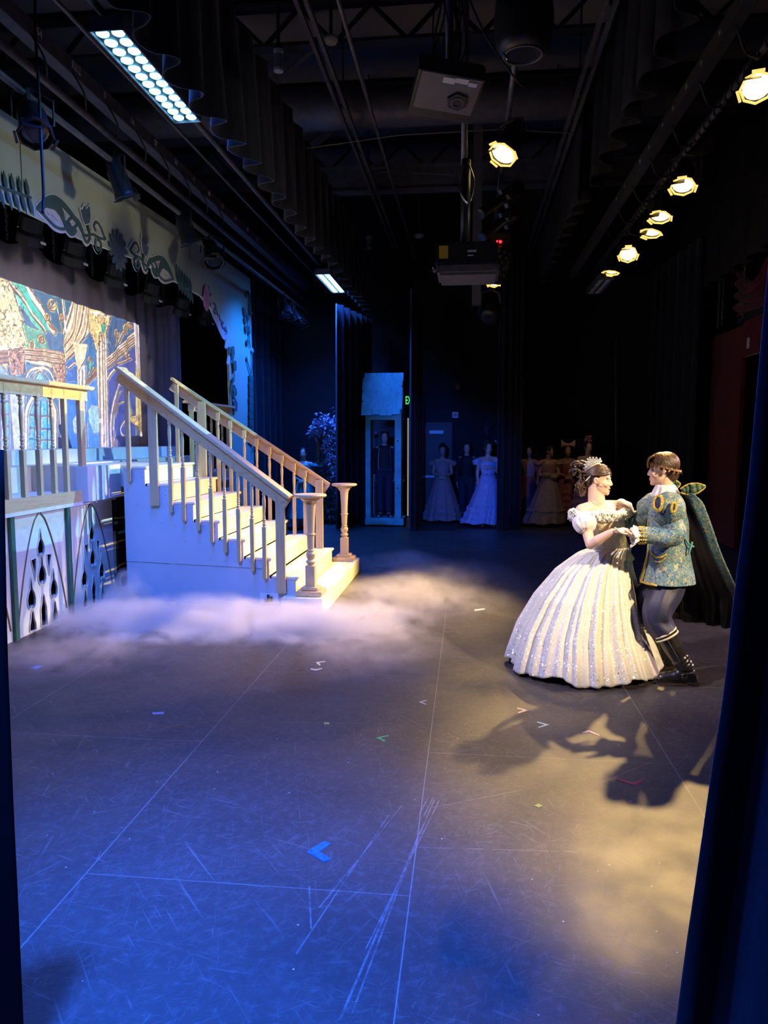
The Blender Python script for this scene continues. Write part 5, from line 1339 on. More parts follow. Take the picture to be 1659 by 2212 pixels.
def hand(mb, w, d, n, ts=1, curl=(18, 26, 22), k=1.0, thumb=.7, spread=.0):
    """palm, four unequal bent fingers, thumb from the side of the palm; ts=+1/-1 chooses the thumb side"""
    w = Vector(w); d = vn(d); n = vn(Vector(n) - d*Vector(n).dot(d)); t = d.cross(n)*ts
    A = Matrix((t, d, n)).transposed()
    mb.ell(w + d*.052*k, Vector((.036, .052, .0135))*k, A, 14, 10)
    for off, ln, adv, rad in ((.029, .070, .092, .0086), (.0098, .078, .097, .0088), (-.0092, .072, .094, .0084), (-.0272, .056, .084, .0074)):
        b = w + t*off*k + d*adv*k*.96; mb.cap(w + t*off*.55*k + d*.02*k, b, .0125*k, .0098*k, 10)
        ang = 0; p = b; dd = vn(d + t*off*spread*6)
        for sg, c in zip((.46, .30, .24), curl):
            ang += math.radians(c); v = dd*math.cos(ang) + n*math.sin(ang); q = p + v*ln*sg*k
            mb.cap(p, q, rad*k, rad*.9*k, 10); p = q; rad *= .92
    b = w + d*.028*k + t*.026*k; m1 = b + vn(d*.62 + t*.78*thumb + n*.30)*.040*k; m2 = m1 + vn(d*.85 + t*.35*thumb + n*.40)*.030*k; m3 = m2 + vn(d*.9 + t*.05 + n*.45)*.022*k
    mb.cap(w + d*.018*k + t*.016*k, b, .015*k, .0125*k, 10); mb.cap(b, m1, .0125*k, .0105*k, 10); mb.cap(m1, m2, .0105*k, .0092*k, 10); mb.cap(m2, m3, .0092*k, .0075*k, 10)
def limb(mb, pts, rads):
    for i in range(len(pts) - 1): mb.cap(pts[i], pts[i+1], rads[i], rads[i+1], 14)
def foot(mb, an, d, k=1.0):
    an = Vector(an); d = vn(Vector((d[0], d[1], 0)))
    h = an - d*.045*k; h.z = .045*k + FOOT[0]; b = an + d*.12*k; b.z = .035*k + FOOT[0]; t = an + d*.19*k; t.z = .026*k + FOOT[0]
    mb.cap(an, h, .042*k, .042*k); mb.cap(h, b, .040*k, .040*k); mb.cap(b, t, .038*k, .026*k); mb.cap(an, b, .042*k, .036*k)
FOOT = [0.0]
def loft(secs, n, fold=None, cap=False):
    """secs: (centre, half-axis a, half-axis b); fold(angle, t) -> radial factor"""
    b = MB(); m = len(secs); vs, fs = [], []
    for j, (c, a, e) in enumerate(secs):
        for i in range(n):
            th = 2*PI*i/n; k = fold(th, j/(m-1)) if fold else 1
            vs.append(Vector(c) + (Vector(a)*math.cos(th) + Vector(e)*math.sin(th))*k)
    for j in range(m-1):
        for i in range(n): fs.append((j*n+i, j*n+(i+1) % n, (j+1)*n+(i+1) % n, (j+1)*n+i))
    if cap: fs += [tuple(range(n-1, -1, -1)), tuple((m-1)*n+i for i in range(n))]
    return b.add(vs, fs)
def resample(keys, m):
    """smooth list of (centre, a, b) between key sections"""
    C = smooth_path([k[0] for k in keys], m); A = smooth_path([k[1] for k in keys], m); B = smooth_path([k[2] for k in keys], m)
    return list(zip(C, A, B))
def cloth(o, th=.004):
    md = o.modifiers.new('cloth_thickness', 'SOLIDIFY'); md.thickness = th; md.offset = 1; return o
def tubecloth(pts, rads, n=24, fold=None, m=6, flat=1.0):
    P = smooth_path(pts, m); R = np.interp(np.linspace(0, len(pts)-1, len(P)), range(len(pts)), rads); secs = []; pn = None
    for i, p in enumerate(P):
        t = vn(P[min(i+1, len(P)-1)] - P[max(i-1, 0)])
        a = pn if pn is not None else (Vector((0, 1, 0)) if abs(t.y) < .9 else Vector((1, 0, 0)))
        a = vn(a - t*a.dot(t)); pn = a; secs.append((p, a*R[i]*flat, t.cross(a)*R[i]))
    return loft(secs, n, fold)

def sequin(name, base, speck, dens=.80, scale=260, rough=.45, met=.0):
    m, nt, b = newmat(name); v = mapped(nt)
    vo = nd(nt, 'ShaderNodeTexVoronoi'); vo.inputs['Scale'].default_value = scale; nt.links.new(v, vo.inputs['Vector'])
    sp = nd(nt, 'ShaderNodeSeparateColor'); nt.links.new(vo.outputs['Color'], sp.inputs[0])
    big = noise_tex(nt, v, 9, 3); thr = mth(nt, 'MULTIPLY_ADD', big, -.25, dens + .12)
    k = mth(nt, 'GREATER_THAN', sp.outputs[0], thr)
    lo = mixc(nt, noise_tex(nt, v, 5), tuple(c*.9 for c in base), base)
    nt.links.new(mixc(nt, k, lo, speck), b.inputs['Base Color'])
    nt.links.new(mth(nt, 'MULTIPLY', k, .25), b.inputs['Metallic'])
    nt.links.new(mth(nt, 'MULTIPLY_ADD', k, -(rough - .18), rough), b.inputs['Roughness'])
    nm = nd(nt, 'ShaderNodeVectorMath', operation='MULTIPLY_ADD'); nt.links.new(vo.outputs['Color'], nm.inputs[0]); nm.inputs[1].default_value = (1.3, 1.3, 1.3); nm.inputs[2].default_value = (-.65, -.65, -.65)
    sc_ = nd(nt, 'ShaderNodeVectorMath', operation='SCALE'); nt.links.new(nm.outputs[0], sc_.inputs[0]); nt.links.new(mth(nt, 'MULTIPLY', k, .8), sc_.inputs['Scale'])
    ge = nd(nt, 'ShaderNodeNewGeometry'); ad = nd(nt, 'ShaderNodeVectorMath', operation='ADD'); nt.links.new(ge.outputs['Normal'], ad.inputs[0]); nt.links.new(sc_.outputs[0], ad.inputs[1])
    no = nd(nt, 'ShaderNodeVectorMath', operation='NORMALIZE'); nt.links.new(ad.outputs[0], no.inputs[0]); nt.links.new(no.outputs[0], b.inputs['Normal'])
    return m
def brocade(name, a, c, gold, scale=26):
    m, nt, b = newmat(name); v = mapped(nt)
    f = noise_tex(nt, v, scale, 4, .6, 1.2); g = noise_tex(nt, mapped(nt, loc=(5, 3, 1)), scale*1.25, 4, .65, 1.5)
    col = ramp(nt, f, [(.36, a), (.47, c), (.56, tuple(x*1.25 for x in c)), (.66, a)])
    k = mth(nt, 'MULTIPLY', mth(nt, 'SUBTRACT', g, .525), 16, clamp=True)
    nt.links.new(mixc(nt, k, col, gold), b.inputs['Base Color']); nt.links.new(mth(nt, 'MULTIPLY', k, .35), b.inputs['Metallic'])
    b.inputs['Roughness'].default_value = .58; bump(nt, b, g, .35, .005)
    return m
def hairmat(name, a, c):
    m, nt, b = newmat(name); v = mapped(nt, (60, 60, 14)); f = noise_tex(nt, v, 1.0, 4, .6, .5)
    nt.links.new(ramp(nt, f, [(.3, a), (.7, c)]), b.inputs['Base Color']); b.inputs['Roughness'].default_value = .42; bump(nt, b, f, .5, .004); return m
M['gown'] = sequin('pale_sequined_satin', (.66, .63, .55), (.99, .94, .74), .84, 120)
M['bodice'] = sequin('gold_sequined_bodice', (.86, .78, .50), (.99, .92, .62), .60, 180)
M['tulle'] = mat('sheer_white_tulle', (.82, .76, .76), .6, 0, .06, 12)
M['lacewhite'] = mat('ivory_lace', (.80, .80, .74), .7, 0, .1, 30, .3)
M['brocade'] = brocade('blue_gold_brocade', (.018, .045, .14), (.085, .21, .27), (.50, .42, .20), 38)
M['braid'] = mat('gold_braid', (.72, .52, .12), .35, .6, .35, 120, .6)
M['ribbon'] = mat('pale_gold_ribbon', (.70, .62, .42), .5)
M['navy'] = mat('navy_breeches_cloth', (.022, .024, .062), .55, 0, .2, 8, .1)
M['navyvelvet'] = mat('navy_slit_lining', (.02, .022, .07), .6)
M['leather'] = mat('black_boot_leather', (.014, .013, .012), .28, 0, .2, 12, .06)
M['capeblack'] = mat('black_cape_lining', (.012, .012, .016), .5, 0, .25, 4)
M['whitecotton'] = mat('white_cotton', (.80, .78, .76), .7, 0, .05, 20)
M['brownhair'] = hairmat('dark_brown_hair', (.022, .012, .008), (.11, .06, .032))
M['chestnut'] = hairmat('chestnut_hair', (.022, .011, .007), (.13, .065, .034))
M['blackhair'] = hairmat('black_hair', (.008, .006, .006), (.03, .022, .018))
M['crystal'] = mat('crystal_tiara', (.92, .90, .92), .2)
def strands(h, cover, n, seed, m, parent, name='hair', r=.0045, ln=10, lift=1.03):
    """hair: close cap over the skull plus strands combed along it"""
    rs_ = random.Random(seed); b = MB(); P = h['P']
    vs = []
    for th0, ph0, th1, ph1 in cover(rs_, n):
        pts = []
        for i in range(ln):
            t = i/(ln-1); th = th0 + (th1 - th0)*t; ph = ph0 + (ph1 - ph0)*t; q = lift + .03*math.sin(PI*t)*rs_.uniform(.5, 1.2)
            pts.append(P(.078*q*math.cos(ph)*math.sin(th), -.014 + .098*q*math.cos(ph)*math.cos(th), .030 + .089*q*math.sin(ph)))
        b.tube(pts, [r*h['k']*(.6 + .8*math.sin(PI*(.15 + .8*i/(ln-1)))) for i in range(ln)], 6)
    return b

# ------------------------------------------------------------------ the woman in the white ball gown
def princess():
    root = empty('person', (1.0, 5.78, 0), 'woman in a glittering white ball gown with gold bodice and tiara, dancing', 'person')
    f = vn(.66, -.75, 0); rt = vn(-.75, -.66, 0)     # chest direction, her right
    mb = MB()
    C = Vector((.985, 5.75, 1.468)); hd = head(mb, C, (.93, -.30, -.10), (.10, 0, 1), 1.0, .007)
    nb = Vector((.968, 5.765, 1.292)); P = hd['P']
    mb.cap(P(0, -.022, -.06), nb, .053, .060); mb.cap(P(0, .0, -.07), nb + f*.02, .046, .056)
    shR, shL = Vector((.850, 5.65, 1.240)), Vector((1.138, 5.89, 1.250))
    wc = Vector((1.105, 5.76, .985))
    mb.cap(nb - Vector((0, 0, .03)), shR, .050, .050); mb.cap(nb - Vector((0, 0, .03)), shL, .050, .050)
    ch = nb + Vector((.05, 0, -.12)); Mx = Matrix((rt, f, Vector((0, 0, 1)))).transposed()
    mb.ell(ch, (.145, .090, .13), Mx); mb.ell(nb + Vector((.09, 0, -.22)), (.125, .085, .12), Mx); mb.ell(wc, (.110, .085, .10), Mx); mb.ell(wc + Vector((-.03, .02, -.14)), (.155, .115, .12), Mx)
    for s in (-1, 1): mb.ell(ch + rt*s*.062 + f*.070 + Vector((.02, 0, -.055)), (.058, .055, .055), Mx)
    mb.cap(nb + rt*.02 + f*.045 + Vector((0, 0, -.025)), shR + f*.02 + Vector((0, 0, .018)), .012, .012); mb.cap(nb - rt*.02 + f*.045 + Vector((0, 0, -.025)), shL + f*.02 + Vector((0, 0, .018)), .012, .012)
    el, wr = Vector((.895, 5.50, 1.005)), Vector((1.030, 5.405, 1.112))
    limb(mb, [shR, shR.lerp(el, .5), el, el.lerp(wr, .35), wr], [.046, .042, .036, .038, .025])
    hand(mb, wr, (.97, .02, .16), (.10, .30, -.95), 1, (20, 32, 26), .95, .5)
    eL, wL = Vector((1.265, 5.965, 1.165)), Vector((1.385, 5.85, 1.225))
    limb(mb, [shL, shL.lerp(eL, .5), eL, wL], [.045, .041, .036, .026])
    hand(mb, wL, (.75, -.60, .12), (.35, .35, -.7), -1, (15, 25, 20), .95, .5)
    for s in (-1, 1):
        hp = wc + rt*s*.08 + Vector((-.03, .02, -.16)); kn = hp + Vector((-.03, .0, -.38)) + f*.03; an = Vector((kn.x - .03, kn.y + .02, .085))
        limb(mb, [hp, kn, kn.lerp(an, .35), an], [.080, .054, .052, .036]); foot(mb, an, f, .9)
    body = remeshed(mb, 'body', M['skin'], root, .0042, 5)
    pigment(body, (.80, .54, .40), face_spots(hd, (.55, .13, .13), (.07, .04, .025)))
    # bodice
    def ring(c, a, e): return (Vector(c), rt*a, f*e)
    up = Vector((0, 0, 1)); tilt = Vector((.055, 0, 0))
    keys = [ring(wc + Vector((.005, -.005, -.085)), .138, .118), ring(wc + Vector((0, 0, -.01)), .122, .100), ring(wc + Vector((-.03, 0, .06)), .128, .104), ring(nb + f*.012 + Vector((.062, 0, -.145)), .150, .128), ring(nb + f*.012 + Vector((.048, 0, -.085)), .160, .118)]
    cloth(loft(resample(keys, 6), 40).build('bodice', M['bodice'], root, True), .004)
    pv = MB()      # pointed peplum of the bodice
    pv.grid(lambda a, b: tuple(wc + (rt*math.cos(2*PI*a) + f*math.sin(2*PI*a)*.85)*(.128 + .045*b) + Vector((0, 0, -.05 - b*(.045 + .035*max(0, math.sin(2*PI*a)))))), 48, 6, True)
    cloth(pv.build('peplum', M['bodice'], root, True), .003)
    # ruffle round the neckline over both upper arms
    path = [nb + f*.125 + Vector((.055, 0, -.085)), nb + rt*.10 + f*.10 + Vector((.04, 0, -.075)), shR + rt*.05 + f*.045 + Vector((0, 0, -.035)), shR + rt*.062 - f*.02 + Vector((0, 0, -.010)), shR - f*.07 + Vector((0, 0, -.025)), nb - f*.10 + Vector((.02, 0, -.08)), shL - f*.07 + Vector((0, 0, -.02)), shL - rt*.060 - f*.02 + Vector((0, 0, 0)), shL - rt*.05 + f*.05 + Vector((0, 0, -.03)), nb - rt*.09 + f*.105 + Vector((.05, 0, -.075))]
    PP = smooth_path(path, 16, True); n = len(PP); rf = random.Random(2)
    ctr = nb + Vector((.03, 0, -.09))
    rb = MB()
    for lay, (dz, w, ph) in enumerate(((.0, .052, 0), (-.012, .060, 1.3), (.012, .036, 2.6))):
        def fn(a, b):
            i = int(a*n) % n; p = PP[i]; o = vn(Vector((p.x - ctr.x, p.y - ctr.y, 0)))
            k = math.sin(a*2*PI*34 + ph)*.5 + .5*math.sin(a*2*PI*57 + ph*2)
            return tuple(p + o*(.004 + b*(.028 + .020*k)) + Vector((0, 0, .02 + dz - b*w + .014*k*b + .010*math.sin(a*2*PI*80 + ph)*b)))
        rb.grid(fn, 300, 6, True)
    cloth(rb.build('neckline_ruffle', M['lacewhite'], root, True), .002)
    fl = MB()
    for _ in range(110):
        i = rf.randrange(n); p = PP[i]; o = vn(Vector((p.x - ctr.x, p.y - ctr.y, 0))); c = p + o*rf.uniform(.015, .035) + Vector((0, 0, rf.uniform(-.025, .022)))
        for k in range(4):
            a = k*PI/2 + rf.random(); e1 = vn(Vector((-o.y, o.x, 0))*math.cos(a) + Vector((0, 0, 1))*math.sin(a)); e2 = vn(e1.cross(o)); L = rf.uniform(.012, .020)
            fl.add([c, c + e1*L*.6 + e2*L*.4 + o*.004, c + e1*L + o*.009, c + e1*L*.6 - e2*L*.4 + o*.004], [(0, 1, 2, 3)])
    fl.build('lace_flowers', M['lacewhite'], root)
    # puffed sleeves
    def puff(c, ax, rl, rr, seed):
        d, s, u = basis(ax); A = Matrix((s, u, d)).transposed(); b = MB()
        b.ell(c, (rr, rr, rl), A, 48, 24)
        out = []
        for p in b.v:
            q = Vector(p) - c; loc = A.transposed() @ q; th = math.atan2(loc.y, loc.x); w = math.cos(loc.z/rl*PI/2*.98)
            kk = 1 + .05*math.sin(th*14 + seed + loc.z*22)*w + .04*math.sin(th*23 - loc.z*30)*w + .12*mnoise.noise(q*24 + Vector((seed, 0, 0)))
            out.append(tuple(c + q*kk))
        b.v = out
        return b.build('puff_sleeve', M['tulle'], root, True)
    puff(shR.lerp(el, .32) + rt*.012 + f*.012 + Vector((-.005, -.01, -.01)), el - shR, .080, .084, 1)
    puff(shL.lerp(eL, .42) + Vector((.005, -.015, .012)), eL - shL, .095, .072, 4)
    # skirt
    ts = [0, .06, .2, .42, .68, .9, 1]; cx = [1.108, 1.04, .975, .925, .895, .90, .905]; hw = [.120, .185, .275, .378, .475, .550, .580]; cy = [5.765, 5.775, 5.79, 5.80, 5.81, 5.81, 5.81]
    ph = [rf.uniform(0, 6.28) for _ in range(8)]
    def skirt(scale, zlift, foldk, layer):
        def fn(a, b):
            th = 2*PI*a; t = b; r = float(np.interp(t, ts, hw))*scale; z = .955 - (.955 - .022 - zlift)*t
            fo = .40*math.sin(th*15 + ph[0] + 1.6*math.sin(th*3 + ph[1])) + .35*math.sin(th*27 + ph[2] + 2*math.sin(th*5 + t)) + .35*math.sin(th*8 + ph[3] + .8*t) + .25*math.sin(th*43 + ph[4] + 2*math.sin(th*7))
            fo = math.copysign(abs(fo)**.8, fo)
            r += foldk*fo*(.010 + .030*min(1, t*1.6))
            z += t**6*(.020*math.sin(th*6 + ph[5]) + .012*math.sin(th*13 + ph[6])) + t**5*.012
            return (float(np.interp(t, ts, cx)) + r*math.cos(th), float(np.interp(t, ts, cy)) + r*math.sin(th), max(z, .012) + zlift*0)
        return cloth(MB().grid(fn, 520, 60, True).build('skirt' if layer else 'underskirt', M['gown'] if layer else M['tulle'], root, True), .003)
    skirt(1.0, 0, .75, 1); skirt(.95, .0, .6, 0)
    # hair: cap swept back, bun and curls
    def cover(r, n):
        for _ in range(n):
            s = r.choice((-1, 1)); yield (s*r.uniform(.35, 1.25), r.uniform(.38, 1.2) if r.random() < .6 else r.uniform(.05, .5), s*r.uniform(2.3, 3.0), r.uniform(-.2, .9))
    hb = strands(hd, cover, 190, 5, None, None, r=.0055)
    A = hd['A']
    hb.ell(P(0, -.024, .036), (.0775, .094, .086), A, 24, 16); hb.ell(P(0, -.064, -.018), (.058, .046, .062), A, 20, 14)
    bun = P(0, -.150, .060); rc = random.Random(8)
    for k in range(30):
        a0 = rc.uniform(0, 6.28); rr = rc.uniform(.022, .05); cc = bun + Vector((rc.uniform(-.035, .035), rc.uniform(-.035, .035), rc.uniform(-.035, .03))); e1 = vn(rc.uniform(-1, 1), rc.uniform(-1, 1), rc.uniform(-1, 1)); e2 = vn(e1.cross(Vector((.3, .5, 1))))
        hb.tube([cc + (e1*math.cos(a0 + t) + e2*math.sin(a0 + t))*rr for t in np.linspace(0, 4.6, 12)], [.004 + .008*math.sin(PI*i/11) for i in range(12)], 6)
    for k in range(16):
        s0 = P(rc.uniform(-.06, .06), -.095, rc.uniform(-.03, .0)); e0 = s0 + Vector((rc.uniform(-.05, .0), rc.uniform(-.03, .03), rc.uniform(-.11, -.05)))
        hb.tube(smooth_path([s0, s0.lerp(e0, .5) + Vector((-.015, 0, .01)), e0, e0 + Vector((.012, .0, -.012)), e0 + Vector((.02, 0, .006))], 5), .0055, 6)
    for k in range(22):
        s0 = P(rc.uniform(-.05, .06), -.105 + rc.uniform(-.01, .02), rc.uniform(-.02, .03)); rr = rc.uniform(.012, .022)
        hb.tube([s0 + Vector((-.012*t - .006 + rr*math.cos(t*2.1 + k), rr*math.sin(t*2.1 + k), -.026*t)) for t in np.linspace(0, 3.6, 14)], [.006]*12 + [.004, .002], 6)
    hr_ = hb.build('hair', M['brownhair'], root, True)
    # tiara, pin, microphone
    tb = MB(); apts = []
    bc = P(.045, -.055, .105); e1 = vn(.80, -.28, .52); e2 = vn(-.48, -.18, .86); e3 = e1.cross(e2)
    if e3.y > 0: e3 = -e3
    for k in range(15):
        q_ = -1 + 2*k/14; p = bc + e1*q_*.070 + e3*.030*(1 - q_*q_) - e2*.012*q_*q_; apts.append(p)
        q = p + e2*(.014 + .046*(1 - abs(q_))**.8 + (.012 if k % 2 == 0 else 0)) + e3*.004
        tb.tube([p, q], [.0050, .0025], 6); tb.ell(q, .0062 if k % 2 == 0 else .0045, None, 8, 6)
        if k: tb.tube([apts[-2], (apts[-2] + p)/2 + e2*.022, p], .0028, 5)
    tb.tube(apts, .005, 6)
    tb.build('tiara', M['crystal'], hr_, True)
    MB().tube([P(.080, -.055, .020), P(.082, -.085, -.022)], .003, 6).build('hair_pin', M['label'], hr_)
    MB().tube(smooth_path([P(.084, -.012, .006), P(.080, .022, -.014), P(.068, .055, -.036)], 5), .0022, 6).ell(P(.067, .057, -.037), .0038, None, 8, 6).build('headset_microphone', mat('beige_plastic', (.62, .44, .30), .5), root, True)
    MB().tube([nb + f*.075 + rt*.05 + Vector((0, 0, -.02)), nb + rt*.075 + f*.04 + Vector((0, 0, .0)), nb + rt*.04 - f*.045 + Vector((0, 0, .035))], .0015, 5).build('necklace_cord', M['cord'], root)
    return root
princess()

# ------------------------------------------------------------------ the man in the brocade coat
def prince():
    root = empty('person', (1.46, 5.6, 0), 'man in a blue and gold brocade coat, breeches, boots and black cape, holding her hand', 'person')
    f = vn(-.94, .34, 0); rt = f.cross(Vector((0, 0, 1))); lt = -rt     # lt: his left, towards the viewer
    up = Vector((0, 0, 1)); mb = MB()
    C = Vector((1.405, 5.60, 1.552)); hd = head(mb, C, (-.95, .22, -.10), (-.06, 0, 1), 1.0)
    P = hd['P']; nb = Vector((1.432, 5.60, 1.385))
    mb.cap(P(0, -.02, -.06), nb, .052, .056)
    shL, shR = Vector((1.455, 5.44, 1.315)), Vector((1.425, 5.77, 1.305)); Mx = Matrix((rt, f, up)).transposed()
    mb.cap(nb - up*.04, shL, .055, .055); mb.cap(nb - up*.04, shR, .055, .055)
    mb.ell((1.455, 5.6, 1.24), (.155, .105, .14), Mx); mb.ell((1.462, 5.6, 1.08), (.140, .098, .14), Mx); mb.ell((1.468, 5.6, .92), (.145, .105, .13), Mx); mb.ell((1.47, 5.6, .82), (.150, .115, .10), Mx)
    el, wr = Vector((1.455, 5.365, 1.085)), Vector((1.195, 5.385, 1.092))
    limb(mb, [shL, el, wr], [.052, .042, .028])
    hand(mb, wr, (-.98, .04, .10), (.05, .0, 1), -1, (14, 22, 18), 1.0, .9)
    eR, wR = Vector((1.33, 5.93, 1.12)), Vector((1.13, 5.95, 1.10))
    limb(mb, [shR, eR, wR], [.052, .042, .028]); hand(mb, wR, (-.8, -.5, .1), (.3, -.8, 0), 1, (20, 28, 22), 1.0, .6)
    hL, kL, aL = Vector((1.465, 5.535, .80)), Vector((1.385, 5.475, .455)), Vector((1.585, 5.43, .115))
    hR, kR, aR = Vector((1.465, 5.69, .80)), Vector((1.37, 5.74, .47)), Vector((1.52, 5.80, .105))
    for h, k, a in ((hL, kL, aL), (hR, kR, aR)):
        limb(mb, [h, k, k.lerp(a, .3), a], [.088, .060, .058, .040]); foot(mb, a, (-.97, .05), .72)
    body = remeshed(mb, 'body', M['skin'], root, .0045, 5)
    pigment(body, (.78, .52, .40), face_spots(hd, (.48, .17, .16), (.06, .035, .02)))
    # coat
    def sec(c, a, e): return (Vector(c), rt*a, f*e)
    keys = [sec((1.437, 5.6, 1.372), .085, .072), sec((1.445, 5.6, 1.345), .135, .090), sec((1.455, 5.6, 1.28), .182, .118), sec((1.462, 5.6, 1.16), .180, .136), sec((1.468, 5.6, 1.02), .168, .136), sec((1.472, 5.6, .92), .172, .146), sec((1.475, 5.6, .80), .195, .172), sec((1.472, 5.6, .725), .208, .190)]
    def coatfold(th, t): return 1 + .012*math.sin(th*7 + t*9)*t + .020*math.sin(th*4 + 2)*max(0, t - .6)*2
    cloth(loft(resample(keys, 8), 72, coatfold).build('coat', M['brocade'], root, True), .006); coat = root.children[-1] if root.children[-1].name.startswith('coat') else [c for c in root.children if c.name.startswith('coat')][0]
    ck = resample(keys, 8)
    def on_coat(th, t, off=.012):
        x = t*(len(ck) - 1); i = min(int(x), len(ck) - 2); k = x - i; c = ck[i][0].lerp(ck[i+1][0], k); a = ck[i][1].lerp(ck[i+1][1], k); e = ck[i][2].lerp(ck[i+1][2], k)
        return c + (a*math.cos(th) + e*math.sin(th))*(coatfold(th, t) + off/.17)
    fr = 2.05       # angle of the front edge, seen at the left
    MB().tube([on_coat(fr, t) for t in np.linspace(.40, 1.0, 24)] + [on_coat(fr + a, .985) for a in np.linspace(.05, .85, 10)], .009, 6, flat=.6).tube([on_coat(fr + .10, t) for t in np.linspace(.52, .97, 20)], .006, 6).build('gold_edging', M['braid'], coat, True)
    pk = MB()
    pk.tube([on_coat(2.35 + .85*a, .66 + .05*math.sin(a*PI)) for a in np.linspace(0, 1, 14)], .008, 6).tube([on_coat(2.40 + .75*a, .70 + .05*math.sin(a*PI)) for a in np.linspace(0, 1, 14)], .005, 6)
    pk.build('pocket_braid', M['braid'], coat, True)
    MB().tube([on_coat(3.62 + .25*math.sin(t*PI), .10 + .36*t) for t in np.linspace(0, 1, 20)], .005, 6).build('cord_piping', mat('pale_gold_cord', (.66, .55, .36), .5), coat, True)
    # sleeves
    def puffsleeve(sh, elb, cc, rl, rr, nm='puff_sleeve'):
        d, s, u = basis(elb - sh); A = Matrix((s, u, d)).transposed(); b = MB(); b.ell(cc, (rr, rr, rl), A, 44, 26); out = []
        for p in b.v:
            q = Vector(p) - cc; l = A.transposed() @ q; th = math.atan2(l.y, l.x); w = math.cos(l.z/rl*1.5)
            out.append(tuple(cc + q*(1 + .05*math.sin(th*8 + l.z*18)*max(0, w)*(.3 + (l.z > 0)) + .09*mnoise.noise(q*16))))
        b.v = out; return b.build(nm, M['brocade'], root, True)
    pc = shL.lerp(el, .22) + lt*.016 + Vector((-.040, 0, .018))
    pslv = puffsleeve(shL, el, pc, .120, .120)
    puffsleeve(shR, eR, shR.lerp(eR, .28), .12, .105)
    def slit(u, v, w, h, lean):
        # dark slit with gold frame laid on the puff towards the viewer
        p = onY(u, v, pc.y - .10); dirv = vn(p - pc); c = pc + dirv*.138; e1 = vn(Vector((1, 0, 0)) - dirv*dirv.x); e2 = dirv.cross(e1)
        if e2.z < 0: e2 = -e2
        e1, e2 = e1*math.cos(lean) + e2*math.sin(lean), e2*math.cos(lean) - e1*math.sin(lean)
        def pt(a, k, o): 
            q = e1*math.cos(a)*w*k + e2*math.sin(a)*h*k
            return c + q + dirv*(o - (q.length**2)/.26)
        n = 22; b = MB(); b.add([pt(0, 0, .004)] + [pt(2*PI*i/n, 1, .003) for i in range(n)], [(0, 1 + i, 1 + (i+1) % n) for i in range(n)]); b.build('slit_lining', M['navyvelvet'], pslv)
        t = MB()
        for k, r in ((1.06, .0085), (1.32, .006)): t.tube([pt(2*PI*i/n, k, .003 + .003*(i % 2)) for i in range(n)], r, 6, closed=True)
        for i in range(n): t.ell(pt(2*PI*i/n, 1.2, .005), .0075, None, 6, 5)
        t.build('slit_braid', M['braid'], pslv, True)
    slit(1418, 1085, .029, .046, -.12); slit(1452, 1097, .014, .030, -.15)
    def crease(th, t): return 1 + .06*math.sin(th*3 + t*26)*math.exp(-((t - .45)/.22)**2) + .02*math.sin(th*5 + t*14)
    cloth(tubecloth([pc + Vector((.02, .0, -.085)), el + Vector((.0, .0, .035)), el + Vector((-.06, -.005, -.005)), wr + Vector((.10, -.005, .0)), wr + Vector((.025, 0, .0))], [.066, .070, .064, .058, .055], 36, crease, 10).build('lower_sleeve', M['brocade'], root, True), .004)
    cloth(tubecloth([shR.lerp(eR, .5), eR, eR.lerp(wR, .5), wR], [.08, .066, .06, .052], 30, crease, 8).build('lower_sleeve', M['brocade'], root, True), .004)
    cf = MB()
    for k in range(14):
        a = 2*PI*k/14
        for dx in (.018, .034, .050): cf.ell(wr + Vector((dx, .058*math.cos(a), .058*math.sin(a))), .0095, None, 7, 5)
    cf.build('gold_cuff', M['braid'], root, True)
    cloth(MB().grid(lambda a, b: tuple(wr + Vector((.022 - .058*b - .012*math.sin(a*2*PI*3 + 1), (.046 + .022*b + .012*b*math.sin(a*2*PI*9))*math.cos(2*PI*a), (.046 + .024*b + .014*b*math.sin(a*2*PI*9 + 1))*math.sin(2*PI*a) - .012*b))), 90, 6, True).build('shirt_cuff', M['whitecotton'], root, True), .002)
    # neck: white shirt collar, stand collar wings
    cl = MB().grid(lambda a, b: tuple(nb + up*(.000 + .055*(1 - b) - .03*b*(1 if math.sin(2*PI*a) > 0 else .3)) + (rt*math.cos(2*PI*a) + f*math.sin(2*PI*a))*(.064 + .030*b + .008*math.sin(a*2*PI*11)*b)), 80, 6, True)
    cloth(cl.build('shirt_collar', M['whitecotton'], root, True), .003)
    def wing(c, d, w, L, n_):
        d = vn(d); n_ = vn(n_); s = vn(d.cross(n_)); pts = []
        prof = [(0, .35), (.15, .7), (.35, 1), (.6, .92), (.82, .58), (1, .04)]
        b = MB(); up_ = [c + d*L*t + s*w*x + n_*.012*math.sin(t*3) for t, x in prof]; dn = [c + d*L*t - s*w*x*.75 + n_*.012*math.sin(t*3) for t, x in prof]; mid = [c + d*L*t + n_*.022 for t, x in prof]
        for i in range(5): b.add([up_[i], up_[i+1], mid[i+1], mid[i]], [(0, 1, 2, 3)]); b.add([mid[i], mid[i+1], dn[i+1], dn[i]], [(0, 1, 2, 3)])
        cloth(b.build('collar_wing', mat('dark_green_velvet', (.045, .10, .055), .6, 0, .4, 60), root, True), .005)
        MB().tube(smooth_path(up_ + dn[::-1][1:], 4), .006, 6).build('collar_edging', M['braid'], root, True)
    wing(Vector((1.515, 5.50, 1.405)), (.95, -.1, .20), .045, .165, (0, -1, .25))
    wing(Vector((1.50, 5.74, 1.40)), (.7, .65, .2), .045, .14, (0, 1, .2))
